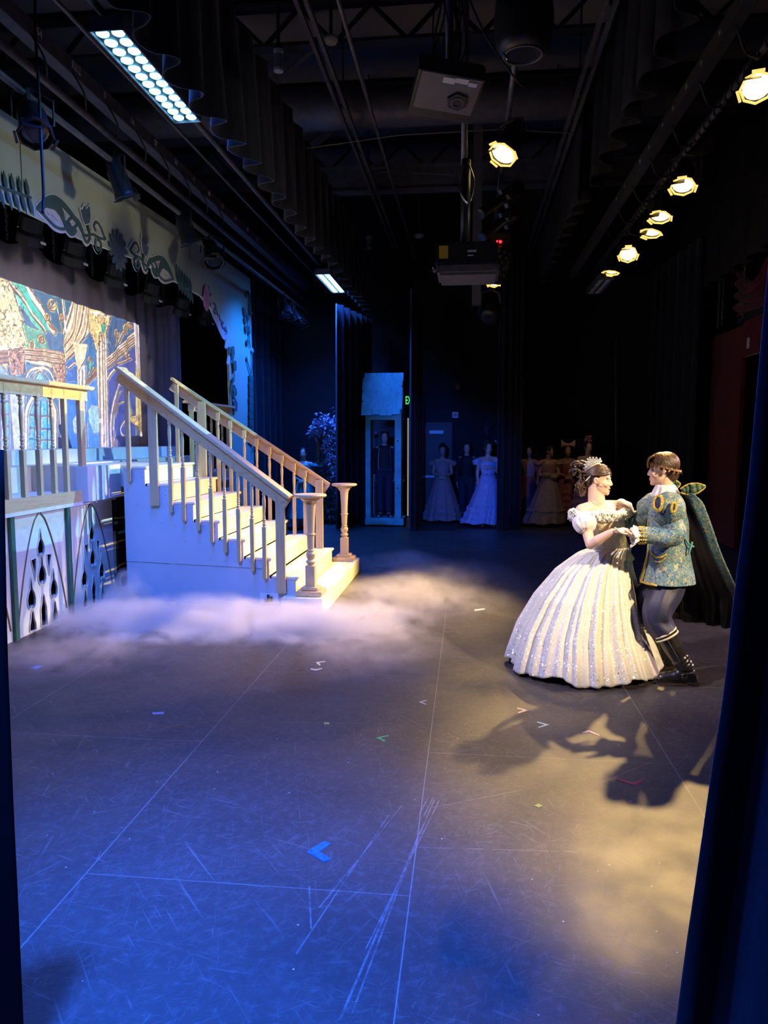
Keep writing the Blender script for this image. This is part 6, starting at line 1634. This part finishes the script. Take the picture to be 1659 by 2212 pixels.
    # breeches, bands, boots
    def legs(h, k, a, nm=''):
        d = vn(a - k); kb = k.lerp(a, .27)
        def fb(th, t): return 1 + .05*math.sin(th*4 + t*16)*t + .035*math.sin(th*9 + t*5)
        cloth(tubecloth([h + up*.06, h + Vector((0, 0, -.10)), k + up*.10, k + Vector((-.004, 0, .0)), kb], [.108, .112, .102, .095, .080], 40, fb, 10).build('breeches_leg', M['navy'], root, True), .004)
        e1 = vn(Vector((0, 1, 0)) - d*d.y); e2 = d.cross(e1)
        for t in (.245, .315): 
            c = k.lerp(a, t); MB().tube([c + (e1*math.cos(x) + e2*math.sin(x))*.083 for x in np.linspace(0, 2*PI, 25)[:-1]], .0075, 6, closed=True).build('gold_band', M['ribbon'], root, True)
        bt = MB(); kt = k.lerp(a, .25)
        limb(bt, [kt, k.lerp(a, .55), k.lerp(a, .8), a], [.074, .070, .058, .054])
        for j in range(4):
            c = k.lerp(a, .80 + .055*j); bt.tube([c + (e1*math.cos(x) + e2*math.sin(x))*.056 + d*.006*math.sin(x*2 + j) for x in np.linspace(0, 2*PI, 19)[:-1]], .011, 6, closed=True)
        hx = Vector((a.x + .035, a.y, .055)); tx = Vector((a.x - .165, a.y + .01, .045)); mx = Vector((a.x - .075, a.y, .062))
        bt.cap(a, hx, .050, .046); bt.cap(hx, mx, .044, .048); bt.cap(mx, tx, .046, .036); bt.cap(a - up*.01, mx, .050, .046)
        bt.bx(a.x - .20, a.x + .075, a.y - .03, a.y + .03, .014, .05)
        boot = remeshed(bt, 'boot', M['leather'], root, .006, 4)
        so = MB(); so.prism([(a.x - .205 + .02*math.cos(t), 0) for t in (0,)] and [(a.x - .205, a.y), (a.x - .19, a.y - .034), (a.x - .11, a.y - .047), (a.x + .0, a.y - .038), (a.x + .08, a.y - .036), (a.x + .085, a.y), (a.x + .08, a.y + .036), (a.x, a.y + .040), (a.x - .11, a.y + .05), (a.x - .19, a.y + .036)], 2, .004, .018)
        so.bx(a.x + .0, a.x + .083, a.y - .037, a.y + .037, .004, .034); so.build('sole', mat('dark_brown_sole', (.05, .03, .02), .5), boot)
        ac = Vector((a.x, a.y, .095))
        MB().tube([ac + Vector((.058*math.cos(x) - .008, .052*math.sin(x), .018*math.cos(x))) for x in np.linspace(0, 2*PI, 25)[:-1]], .010, 6, closed=True).build('ankle_strap', M['leather'], boot, True)
        bc = ac + Vector((-.030, -.052, -.006))
        MB().tube([bc + Vector((.016*sx_, -.012, .016*sz_)) for sx_, sz_ in ((-1, -1), (1, -1), (1, 1), (-1, 1))], .0032, 6, closed=True).ell(ac + Vector((.030, -.055, .01)), .006, None, 8, 6).build('buckle', M['chrome'], boot, True)
        MB().tube([k.lerp(a, t) + e1*(-.052 if e1.y > 0 else .052)*(1.5 - .4*t) + Vector((-.02, -.004, 0)) for t in np.linspace(.33, .8, 8)], .0022, 5).build('boot_seam', M['steel'], boot)
    legs(hL, kL, aL); legs(hR, kR, aR)
    # cape
    near = smooth_path([(1.545, 5.47, 1.385), (1.66, 5.53, 1.16), (1.80, 5.66, .90), (1.965, 5.84, .66), (2.06, 5.97, .52), (2.075, 6.04, .27)], 8)
    far_ = smooth_path([(1.455, 5.80, 1.375), (1.53, 5.93, 1.12), (1.58, 6.02, .86), (1.60, 6.10, .66), (1.62, 6.14, .48), (1.63, 6.17, .31)], 8)
    def capefn(a, b):
        i = b*(len(near) - 1); j = min(int(i), len(near) - 2); k = i - j
        p = near[j].lerp(near[j+1], k); q = far_[j].lerp(far_[j+1], k); m_ = p.lerp(q, a)
        bow = math.sin(PI*a)*(.05 + .17*b); fo = .03*b*math.sin(a*2*PI*3.2 + b*2) + .012*math.sin(a*2*PI*7 + 1)*b
        return tuple(m_ + Vector((.62, .78, 0))*(bow + fo) + Vector((0, 0, -.05*math.sin(PI*a)*b)))
    cloth(MB().grid(capefn, 70, 50).build('cape', M['capeblack'], root, True), .005)
    def edgefn(a, b):
        i = min(b, .86)*(len(near) - 1); j = min(int(i), len(near) - 2); k = i - j; p = near[j].lerp(near[j+1], k)
        w = .075*(1 - .5*b)*min(1, b*8 + .3)
        return tuple(p + Vector((.010 + w*(a - .1), -.012 - .02*a, .25*w*a)))
    cloth(MB().grid(edgefn, 6, 40).build('cape_border', M['brocade'], [c for c in root.children if c.name.startswith('cape')][0], True), .004)
    MB().tube(smooth_path([(1.55, 5.46, 1.06), (1.58, 5.47, 1.02), (1.62, 5.50, 1.0)], 5), .008, 6).tube(smooth_path([(1.60, 5.47, 1.04), (1.585, 5.46, .99), (1.575, 5.46, .95)], 5), .008, 6).build('coat_tie', mat('teal_ribbon', (.10, .32, .34), .5), root, True)
    # hair and laurel band
    def cover(r, n):
        for _ in range(n):
            s = r.choice((-1, 1)); q = r.random()
            if q < .45: yield (s*r.uniform(0, 1.6), r.uniform(1.0, 1.5), s*r.uniform(1.5, 3.1), r.uniform(-.75, .1))
            elif q < .75: yield (s*r.uniform(0, .9), r.uniform(1.0, 1.45), s*r.uniform(.15, 1.25), r.uniform(.12, .40))
            else: yield (s*r.uniform(2.0, 3.1), r.uniform(.0, 1.2), s*r.uniform(2.0, 3.1), r.uniform(-1.0, -.5))
    hb = strands(hd, cover, 300, 11, None, None, r=.0062, lift=1.03)
    hb.ell(P(0, -.030, .038), (.081, .096, .090), hd['A'], 24, 16); hb.ell(P(0, -.062, -.030), (.062, .055, .070), hd['A'], 20, 14)
    for k in range(14):
        x = -.07 + .01*k; hb.tube(smooth_path([P(x*.8, .045, .108), P(x, .082, .088), P(x*1.1, .097, .056), P(x*1.12, .096, .030 + .014*math.sin(k*2))], 4), [.006]*12 + [.002], 6)
    hb.build('hair', M['chestnut'], root, True)
    lb_ = MB(); ring_ = [P(.086*math.sin(t), -.022 + .106*math.cos(t), .052 - .045*(1 - math.cos(t))*.9 + .0) for t in np.linspace(0, 2*PI, 41)[:-1]]
    lb_.tube(ring_, .006, 6, closed=True)
    for i, p in enumerate(ring_):
        q = ring_[(i + 2) % 40]; o = vn(p - P(0, -.02, .02)); e = vn(hd['u']*(1 if i % 2 else -1)*.8 + vn(q - p)*.8); s = vn(e.cross(o)); L = .026
        lb_.add([p + o*.004, p + e*L*.5 + s*L*.28 + o*.008, p + e*L + o*.010, p + e*L*.5 - s*L*.28 + o*.008], [(0, 1, 2, 3)])
    lb_.build('laurel_band', mat('bronze_leaves', (.44, .26, .15), .45, .3, .4, 60), root)
    return root
prince()

# ------------------------------------------------------------------ people waiting in the far wings
def bystander(label, loc, h, yaw, dress=None, arms='down', hair='blackhair', head_turn=0.0, top=None, trousers=None, skin=(.62, .40, .31), updo=False, extra=None):
    """a standing figure built facing -Y at the origin, then set in place; h = standing height"""
    root = empty('person', (0, 0, 0), label, 'person')
    k = h/1.70; mb = MB(); Vv = lambda x, y, z: Vector((x, y, z))*k
    f0 = Vector((math.sin(head_turn), -math.cos(head_turn), -.03))
    hd = head(mb, Vv(0, -.01, 1.585), f0, (0, 0, 1), k*1.0); P = hd['P']
    nb = Vv(0, .015, 1.41)
    mb.cap(P(0, -.02, -.06), nb, .050*k, .055*k)
    sh = {s: Vv(s*.165, .01, 1.36) for s in (-1, 1)}
    for s in (-1, 1): mb.cap(nb - Vv(0, 0, .03), sh[s], .050*k, .050*k)
    for c, r in (((0, .0, 1.24), (.150, .095, .15)), ((0, .0, 1.06), (.125, .090, .14)), ((0, .005, .93), (.155, .110, .13))): mb.ell(Vv(*c), Vector(r)*k, None, 18, 12)
    for s in (-1, 1):
        if arms == 'down' or (arms == 'one' and s < 0): e, w, d, n = Vv(s*.215, .02, 1.09), Vv(s*.205, -.03, .85), (s*-.05, -.15, -1), (-s*.9, -.1, 0)
        elif arms == 'one': e, w, d, n = Vv(s*.20, -.03, 1.10), Vv(s*.03, -.15, 1.20), (-s*.95, -.1, .2), (0, .9, -.2)
        elif arms == 'crossed': e, w, d, n = Vv(s*.215, -.03, 1.09), Vv(-s*.02, -.165, 1.08 + .025*s), (-s*.95, -.05, .12), (0, .9, -.2)
        else: e, w, d, n = Vv(s*.205, -.02, 1.09), Vv(s*.045, -.165, 1.03), (-s*.75, -.45, -.2), (-s*.2, .8, -.3)
        limb(mb, [sh[s], e, w], [.047*k, .038*k, .026*k]); hand(mb, w, d, n, s, (18, 26, 22), k)
    for s in (-1, 1):
        hp, kn, an = Vv(s*.085, .01, .88), Vv(s*.09, -.01, .48), Vv(s*.085, .03, .085)
        limb(mb, [hp, kn, kn.lerp(an, .35), an], [.088*k, .058*k, .055*k, .038*k]); foot(mb, an, (s*.2, -1), k*.95)
    body = remeshed(mb, 'body', M['skin'], root, .011, 2)
    pigment(body, skin, face_spots(hd, (.5, .16, .15), (.05, .03, .02)))
    # hair
    hb = MB(); hb.ell(P(0, -.026, .040), Vector((.081, .092, .087))*k, hd['A'], 20, 14); hb.ell(P(0, -.055, -.02), Vector((.066, .055, .075))*k, hd['A'], 16, 10)
    r = random.Random(int(loc[0]*100))
    for i in range(40):
        s = r.choice((-1, 1)); a = r.uniform(.2, 2.8)
        pts = [P(.082*math.sin(a + .5*t)*s*(1 - .2*t), -.014 + .095*math.cos(a + .5*t), .115 - .10*t - .05*t*t) for t in np.linspace(0, 1, 6)]
        if (pts[-1] - P(0, .09, -.02)).length > .075*k: hb.tube(pts, .007*k, 5)
    if updo:
        for i in range(12): hb.tube([P(0, -.07, .125) + Vector((r.uniform(-.03, .03), r.uniform(-.03, .03), r.uniform(-.02, .03))) + Vector((math.cos(t)*.028, math.sin(t + i)*.028, math.sin(t)*.02)) for t in np.linspace(0, 5, 10)], .010, 5)
    hb.build('hair', M[hair], root, True)
    if dress:
        mb_, ms_ = dress['bodice'], dress['skirt']; hw = dress.get('hem', .42); hz = dress.get('hz', .05); lean = dress.get('lean', 0.0)
        X, Y_ = Vector((1, 0, 0)), Vector((0, 1, 0))
        s_ = lambda z, a, e: (Vv(0, .0, z), X*a*k, Y_*e*k)
        cloth(loft(resample([s_(.99, .135, .105), s_(1.06, .135, .105), s_(1.20, .165, .125), s_(1.29, .170, .118), s_(1.35, .168, .095) if dress.get('high') else s_(1.31, .172, .112)], 5), 36).build('bodice', mb_, root, True), .004)
        ph = [r.uniform(0, 6.28) for _ in range(5)]
        def sk(a, b):
            th = 2*PI*a; fo = math.sin(th*13 + ph[0] + math.sin(th*3)) + .5*math.sin(th*23 + ph[1])
            t = b; rr = (.135 + (hw - .135)*(t**.85))*k; rr *= 1 + .035*fo*t
            for zt in dress.get('tiers', ()):
                rr += .028*k*max(0, 1 - abs(t - zt)/.04)*(1 + .4*math.sin(th*31 + zt*9))
            return (rr*math.cos(th) + lean*t*t, rr*.85*math.sin(th) + .02*t, k*1.04 + (hz + .012*math.sin(th*7 + ph[2]) - k*1.04)*t)
        cloth(MB().grid(sk, 150, 44, True).build('skirt', ms_, root, True), .004)
        if 'sash' in dress:
            MB().tube([Vv(.142*math.cos(t), .112*math.sin(t), 1.035) for t in np.linspace(0, 2*PI, 25)[:-1]], .022*k, 6, closed=True, flat=.4).tube([Vv(0, -.125, 1.04), Vv(.06, -.135, 1.07), Vv(.05, -.135, 1.01), Vv(0, -.125, 1.03), Vv(-.06, -.135, 1.07), Vv(-.05, -.135, 1.01), Vv(0, -.125, 1.03), Vv(.03, -.15, .86)], .010*k, 6).build('sash', dress['sash'], root, True)
        if dress.get('sleeve'):
            for s in (-1, 1):
                b = MB(); c = sh[s] + Vv(s*.025, -.005, -.035)
                b.grid(lambda a, t: tuple(c + Vector((s*(.02 + .035*t)*k, 0, (.055 - .13*t)*k)) + Vector((math.cos(2*PI*a)*(.045 + .045*math.sin(PI*min(1, t*1.15)) + .012*t*math.sin(a*2*PI*8))*k, math.sin(2*PI*a)*(.05 + .045*math.sin(PI*min(1, t*1.15)) + .012*t*math.sin(a*2*PI*8 + 1))*k, 0))), 40, 10, True)
                cloth(b.build('sleeve', dress['sleeve'], root, True), .003)
    if top:
        X, Y_ = Vector((1, 0, 0)), Vector((0, 1, 0)); s_ = lambda z, a, e: (Vv(0, .005, z), X*a*k, Y_*e*k)
        cloth(loft(resample([s_(.90, .168, .128), s_(1.05, .150, .112), s_(1.22, .172, .118), s_(1.33, .188, .100), s_(1.40, .115, .085), s_(1.425, .070, .070)], 5), 36).build('sweater', top, root, True), .004)
        for s in (-1, 1):
            e = Vv(s*.215, .02, 1.09); w = Vv(s*.205, -.03, .85)
            cloth(tubecloth([sh[s] + Vv(-s*.03, 0, .01), sh[s].lerp(e, .4), e, w], [.072*k, .068*k, .055*k, .042*k], 20).build('sleeve', top, root, True), .003)
    if trousers:
        X, Y_ = Vector((1, 0, 0)), Vector((0, 1, 0)); s_ = lambda z, a, e: (Vv(0, .008, z), X*a*k, Y_*e*k)
        cloth(loft(resample([s_(.97, .163, .124), s_(.90, .170, .128), s_(.82, .150, .115), s_(.775, .075, .08)], 4), 32).build('trouser_seat', trousers, root, True), .003)
        for s in (-1, 1):
            cloth(tubecloth([Vv(s*.075, .01, .96), Vv(s*.088, .01, .82), Vv(s*.09, -.005, .48), Vv(s*.085, .025, .10)], [.115*k, .108*k, .082*k, .075*k], 22, lambda th, t: 1 + .03*math.sin(th*4 + t*14)).build('trouser_leg', trousers, root, True), .003)
            sb = MB(); an = Vv(s*.085, .03, .06); sb.cap(an + Vector((0, .02, -.02)), an + Vector((s*.03, -.14, -.03)), .046*k, .042*k); sb.build('shoe', M['leather'], root, True)
    if extra: extra(root, hd, k, Vv)
    root.location = loc; root.rotation_euler = (0, 0, yaw)
    return root
def cm(n, c, rough=.65): return mat(n, c, rough, 0, .12, 14, .1)
pinkg, lil, rosy, dusk, coral = cm('dusty_pink_satin', (.42, .24, .24)), cm('lilac_satin', (.46, .48, .78), .5), cm('deep_rose_bodice', (.24, .09, .10)), cm('pale_mauve_tulle', (.40, .32, .38)), cm('coral_pink_ruffles', (.46, .16, .18))
blackknit, navyt, teal = cm('black_knit', (.014, .014, .018), .8), cm('dark_navy_twill', (.022, .024, .045), .8), cm('teal_green_cotton', (.06, .19, .18), .8)
def booth_extra(root, hd, k, Vv):
    P = hd['P']
    MB().tube(smooth_path([P(.085, -.01, .0), P(.075, -.01, .11), P(0, -.01, .135), P(-.075, -.01, .11), P(-.085, -.01, .0)], 5), .004, 6).ell(P(.088, -.01, -.012), (.016, .024, .028), hd['A'], 10, 8).tube([P(.09, .0, -.02), P(.085, .05, -.055)], .004, 5).build('headset', M['greymetal'], root, True)
    for s in (-1, 1): MB().tube(smooth_path([Vv(s*.105, -.085, 1.385), Vv(s*.125, -.122, 1.2), Vv(s*.125, -.118, .96)], 5), .006, 5).build('jacket_zip', M['whiteplastic'] if s < 0 else M['greymetal'], root)
bystander('boy in black sweater and headset standing inside the blue hut', (-1.70, 15.08, .165), 1.74, .12, None, 'down', 'blackhair', .0, blackknit, navyt, (.66, .46, .38), extra=booth_extra)
def collar_extra(root, hd, k, Vv):
    MB().grid(lambda a, b: tuple(Vv(.075*math.cos(2*PI*a)*(1 + .9*b), .07*math.sin(2*PI*a)*(1 + .5*b) + .01, 1.43 - .07*b - .05*b*(math.sin(2*PI*a) < -.3))), 40, 4, True).build('white_collar', M['whitecotton'], root)
    MB().grid(lambda a, b: tuple(Vv((-.13 + .26*a)*(1 + .9*b), -.135 - .26*b - .02*math.sin(a*18), 1.0 - .75*b)), 16, 10).build('apron', cm('pale_teal_apron', (.12, .30, .30)), root)
bystander('dim person in teal dress and white collar behind the staircase rail', (-3.22, 14.3, 0), 1.58, .1, dict(bodice=teal, skirt=teal, hem=.36, hz=.22, sleeve=teal, high=True), 'front', 'blackhair', .1, extra=collar_extra)
bystander('woman in dusty pink tiered gown, hands at waist, in front of the far door', (-.54, 15.75, 0), 1.62, .05, dict(bodice=pinkg, skirt=pinkg, hem=.44, hz=.05, tiers=(.70, .86), sleeve=pinkg), 'front', 'blackhair', .0, skin=(.46, .27, .20), updo=True)
bystander('boy in black shirt standing between the pink gown and the lilac gown', (-.03, 16.0, 0), 1.67, .0, None, 'down', 'brownhair', .05, blackknit, navyt)
bystander('woman in long lilac gown with bow sash and ruffled sleeves, one arm hanging', (.40, 15.1, 0), 1.69, .12, dict(bodice=lil, skirt=lil, hem=.44, hz=.07, tiers=(.68, .80, .93), sash=cm('lilac_ribbon', (.5, .5, .72)), sleeve=lil, lean=-.10), 'one', 'brownhair', .1, skin=(.60, .42, .36), updo=True)
bystander('dim woman with bare shoulders and dark red skirt, leftmost of the far group', (1.27, 15.95, 0), 1.60, .0, dict(bodice=dusk, skirt=rosy, hem=.30, hz=.06, high=False), 'down', 'blackhair', .0, skin=(.46, .28, .22))
bystander('woman in mauve full skirt with folded arms, seen in profile', (1.62, 15.3, 0), 1.62, .2, dict(bodice=pinkg, skirt=dusk, hem=.46, hz=.06, tiers=(.72,), sleeve=pinkg, lean=-.08), 'crossed', 'blackhair', .95, skin=(.50, .31, .24))
def bow_extra(root, hd, k, Vv):
    b = MB(); c = hd['P'](0, .0, .125)
    for s in (-1, 1): b.grid(lambda a, t: tuple(c + Vector((s*(.01 + .135*t), -.02 - .02*math.sin(PI*a), (.018 + .058*t)*(2*a - 1)*(1 + .1*math.sin(t*9)) + .03*t))), 8, 8)
    b.ell(c + Vector((0, -.025, .01)), (.022, .022, .028), None, 10, 8); cloth(b.build('hair_bow', cm('pale_pink_bow', (.56, .34, .34)), root, True), .008)
    MB().ell(Vv(.06, -.13, 1.32), (.03, .015, .03), None, 10, 8).build('flower_pin', cm('cream_flower', (.6, .48, .38)), root, True)
bystander('woman in coral ruffled gown with a big pink bow in her hair', (2.06, 15.85, 0), 1.62, .05, dict(bodice=coral, skirt=coral, hem=.40, hz=.10, tiers=(.40, .55, .70, .84, .95), sleeve=coral), 'front', 'blackhair', .05, skin=(.52, .30, .23), extra=bow_extra)
def hat_extra(root, hd, k, Vv):
    b = MB(); c = hd['P'](0, -.01, .14); r = random.Random(3)
    for i in range(22): b.ell(c + Vector((r.uniform(-.05, .05), r.uniform(-.04, .04), r.uniform(-.02, .09))), (.030, .030, .022), None, 8, 6)
    b.build('flower_headpiece', cm('pink_silk_flowers', (.52, .20, .27)), root, True)
bystander('woman with tall pink flower headpiece and fringe, partly behind the tiara', (2.40, 15.35, 0), 1.70, .0, dict(bodice=pinkg, skirt=cm('violet_ruffles', (.28, .16, .34)), hem=.38, hz=.10, tiers=(.45, .6, .75, .9)), 'front', 'blackhair', .1, skin=(.60, .42, .36), extra=hat_extra)

# ================================================================== LOW MIST
BLOBS = [(-2.45, 6.62, 1.6, .60, 15, .33), (-3.45, 7.15, .32, .40, 14, .44), (-1.3, 6.75, .9, .75, 6, .28), (-.7, 7.9, .95, 1.3, 1.4, .30), (-.2, 8.9, .95, 1.7, .75, .28), (-.75, 6.0, .6, .9, 1.6, .2), (-3.2, 5.7, .7, .7, 2.2, .16), (-.9, 10.3, .7, .9, 1.5, .2)]
def mist():
    o = MB().bx(-3.9, 1.0, 4.6, 11.6, .004, .6).build('stage_mist', None)
    m = bpy.data.materials.new('low_lying_mist'); m.use_nodes = True; nt = m.node_tree; nt.nodes.clear()
    out = nd(nt, 'ShaderNodeOutputMaterial'); vs = nd(nt, 'ShaderNodeVolumePrincipled'); nt.links.new(vs.outputs[0], out.inputs['Volume'])
    vs.inputs['Color'].default_value = (.97, .95, .97, 1); vs.inputs['Anisotropy'].default_value = .1; vs.inputs['Density'].default_value = 1.0
    m.cycles.volume_step_rate = 1.0
    g = bpy.data.node_groups.new('mist_density', 'GeometryNodeTree')
    g.interface.new_socket('Geometry', in_out='INPUT', socket_type='NodeSocketGeometry'); g.interface.new_socket('Geometry', in_out='OUTPUT', socket_type='NodeSocketGeometry')
    N = lambda t: g.nodes.new(t)
    gi, go = N('NodeGroupInput'), N('NodeGroupOutput'); vc = N('GeometryNodeVolumeCube'); sm = N('GeometryNodeSetMaterial'); sm.inputs['Material'].default_value = m
    pos = N('GeometryNodeInputPosition'); sx = N('ShaderNodeSeparateXYZ'); g.links.new(pos.outputs[0], sx.inputs[0]); X, Y, Z = sx.outputs
    def gn(scale, loc, detail, rough, dist):
        n = N('ShaderNodeTexNoise'); n.inputs['Scale'].default_value = 1; n.inputs['Detail'].default_value = detail; n.inputs['Roughness'].default_value = rough; n.inputs['Distortion'].default_value = dist
        v = N('ShaderNodeVectorMath'); v.operation = 'MULTIPLY_ADD'; v.inputs[1].default_value = scale; v.inputs[2].default_value = loc
        g.links.new(pos.outputs[0], v.inputs[0]); g.links.new(v.outputs[0], n.inputs['Vector']); return n.outputs[0]
    mm = lambda op, a, b=None, c=None, clamp=False: mth(g, op, a, b, c, clamp)
    wob = mm('MULTIPLY', mm('SUBTRACT', gn((1.1, 1.1, 1.6), (0, 0, 0), 3, .55, 0), .5), .9)
    tot = None
    for cx, cy, rx, ry, amp, h in BLOBS:
        a = mm('MULTIPLY', mm('SUBTRACT', X, cx), 1/rx); b = mm('MULTIPLY', mm('SUBTRACT', Y, cy), 1/ry)
        r = mm('ADD', mm('SQRT', mm('MULTIPLY_ADD', a, a, mm('MULTIPLY', b, b))), wob)
        f = mm('POWER', mm('SUBTRACT', 1.15, r, clamp=True), .8)
        q = mm('SUBTRACT', 1.0, mm('DIVIDE', Z, mm('MULTIPLY_ADD', f, h, .02)), clamp=True)
        t = mm('MULTIPLY', mm('MULTIPLY', f, q), amp); tot = t if tot is None else mm('ADD', tot, t)
    n = mm('MULTIPLY', mm('SUBTRACT', gn((3.4, 3.4, 5.0), (0, 0, 0), 6, .68, .8), .36, clamp=True), 6.5)
    d = mm('MULTIPLY', tot, n)
    g.links.new(d, vc.inputs['Density'])
    vc.inputs['Min'].default_value = (-3.9, 4.6, .004); vc.inputs['Max'].default_value = (1.0, 11.6, .60)
    vc.inputs['Resolution X'].default_value = 190; vc.inputs['Resolution Y'].default_value = 260; vc.inputs['Resolution Z'].default_value = 32
    g.links.new(vc.outputs[0], sm.inputs[0]); g.links.new(sm.outputs[0], go.inputs[0])
    md = o.modifiers.new('mist', 'NODES'); md.node_group = g
    o.data.materials.append(m)
    tag(o, 'low white mist drifting across the floor around the foot of the stairs', 'mist', kind='stuff')
mist()
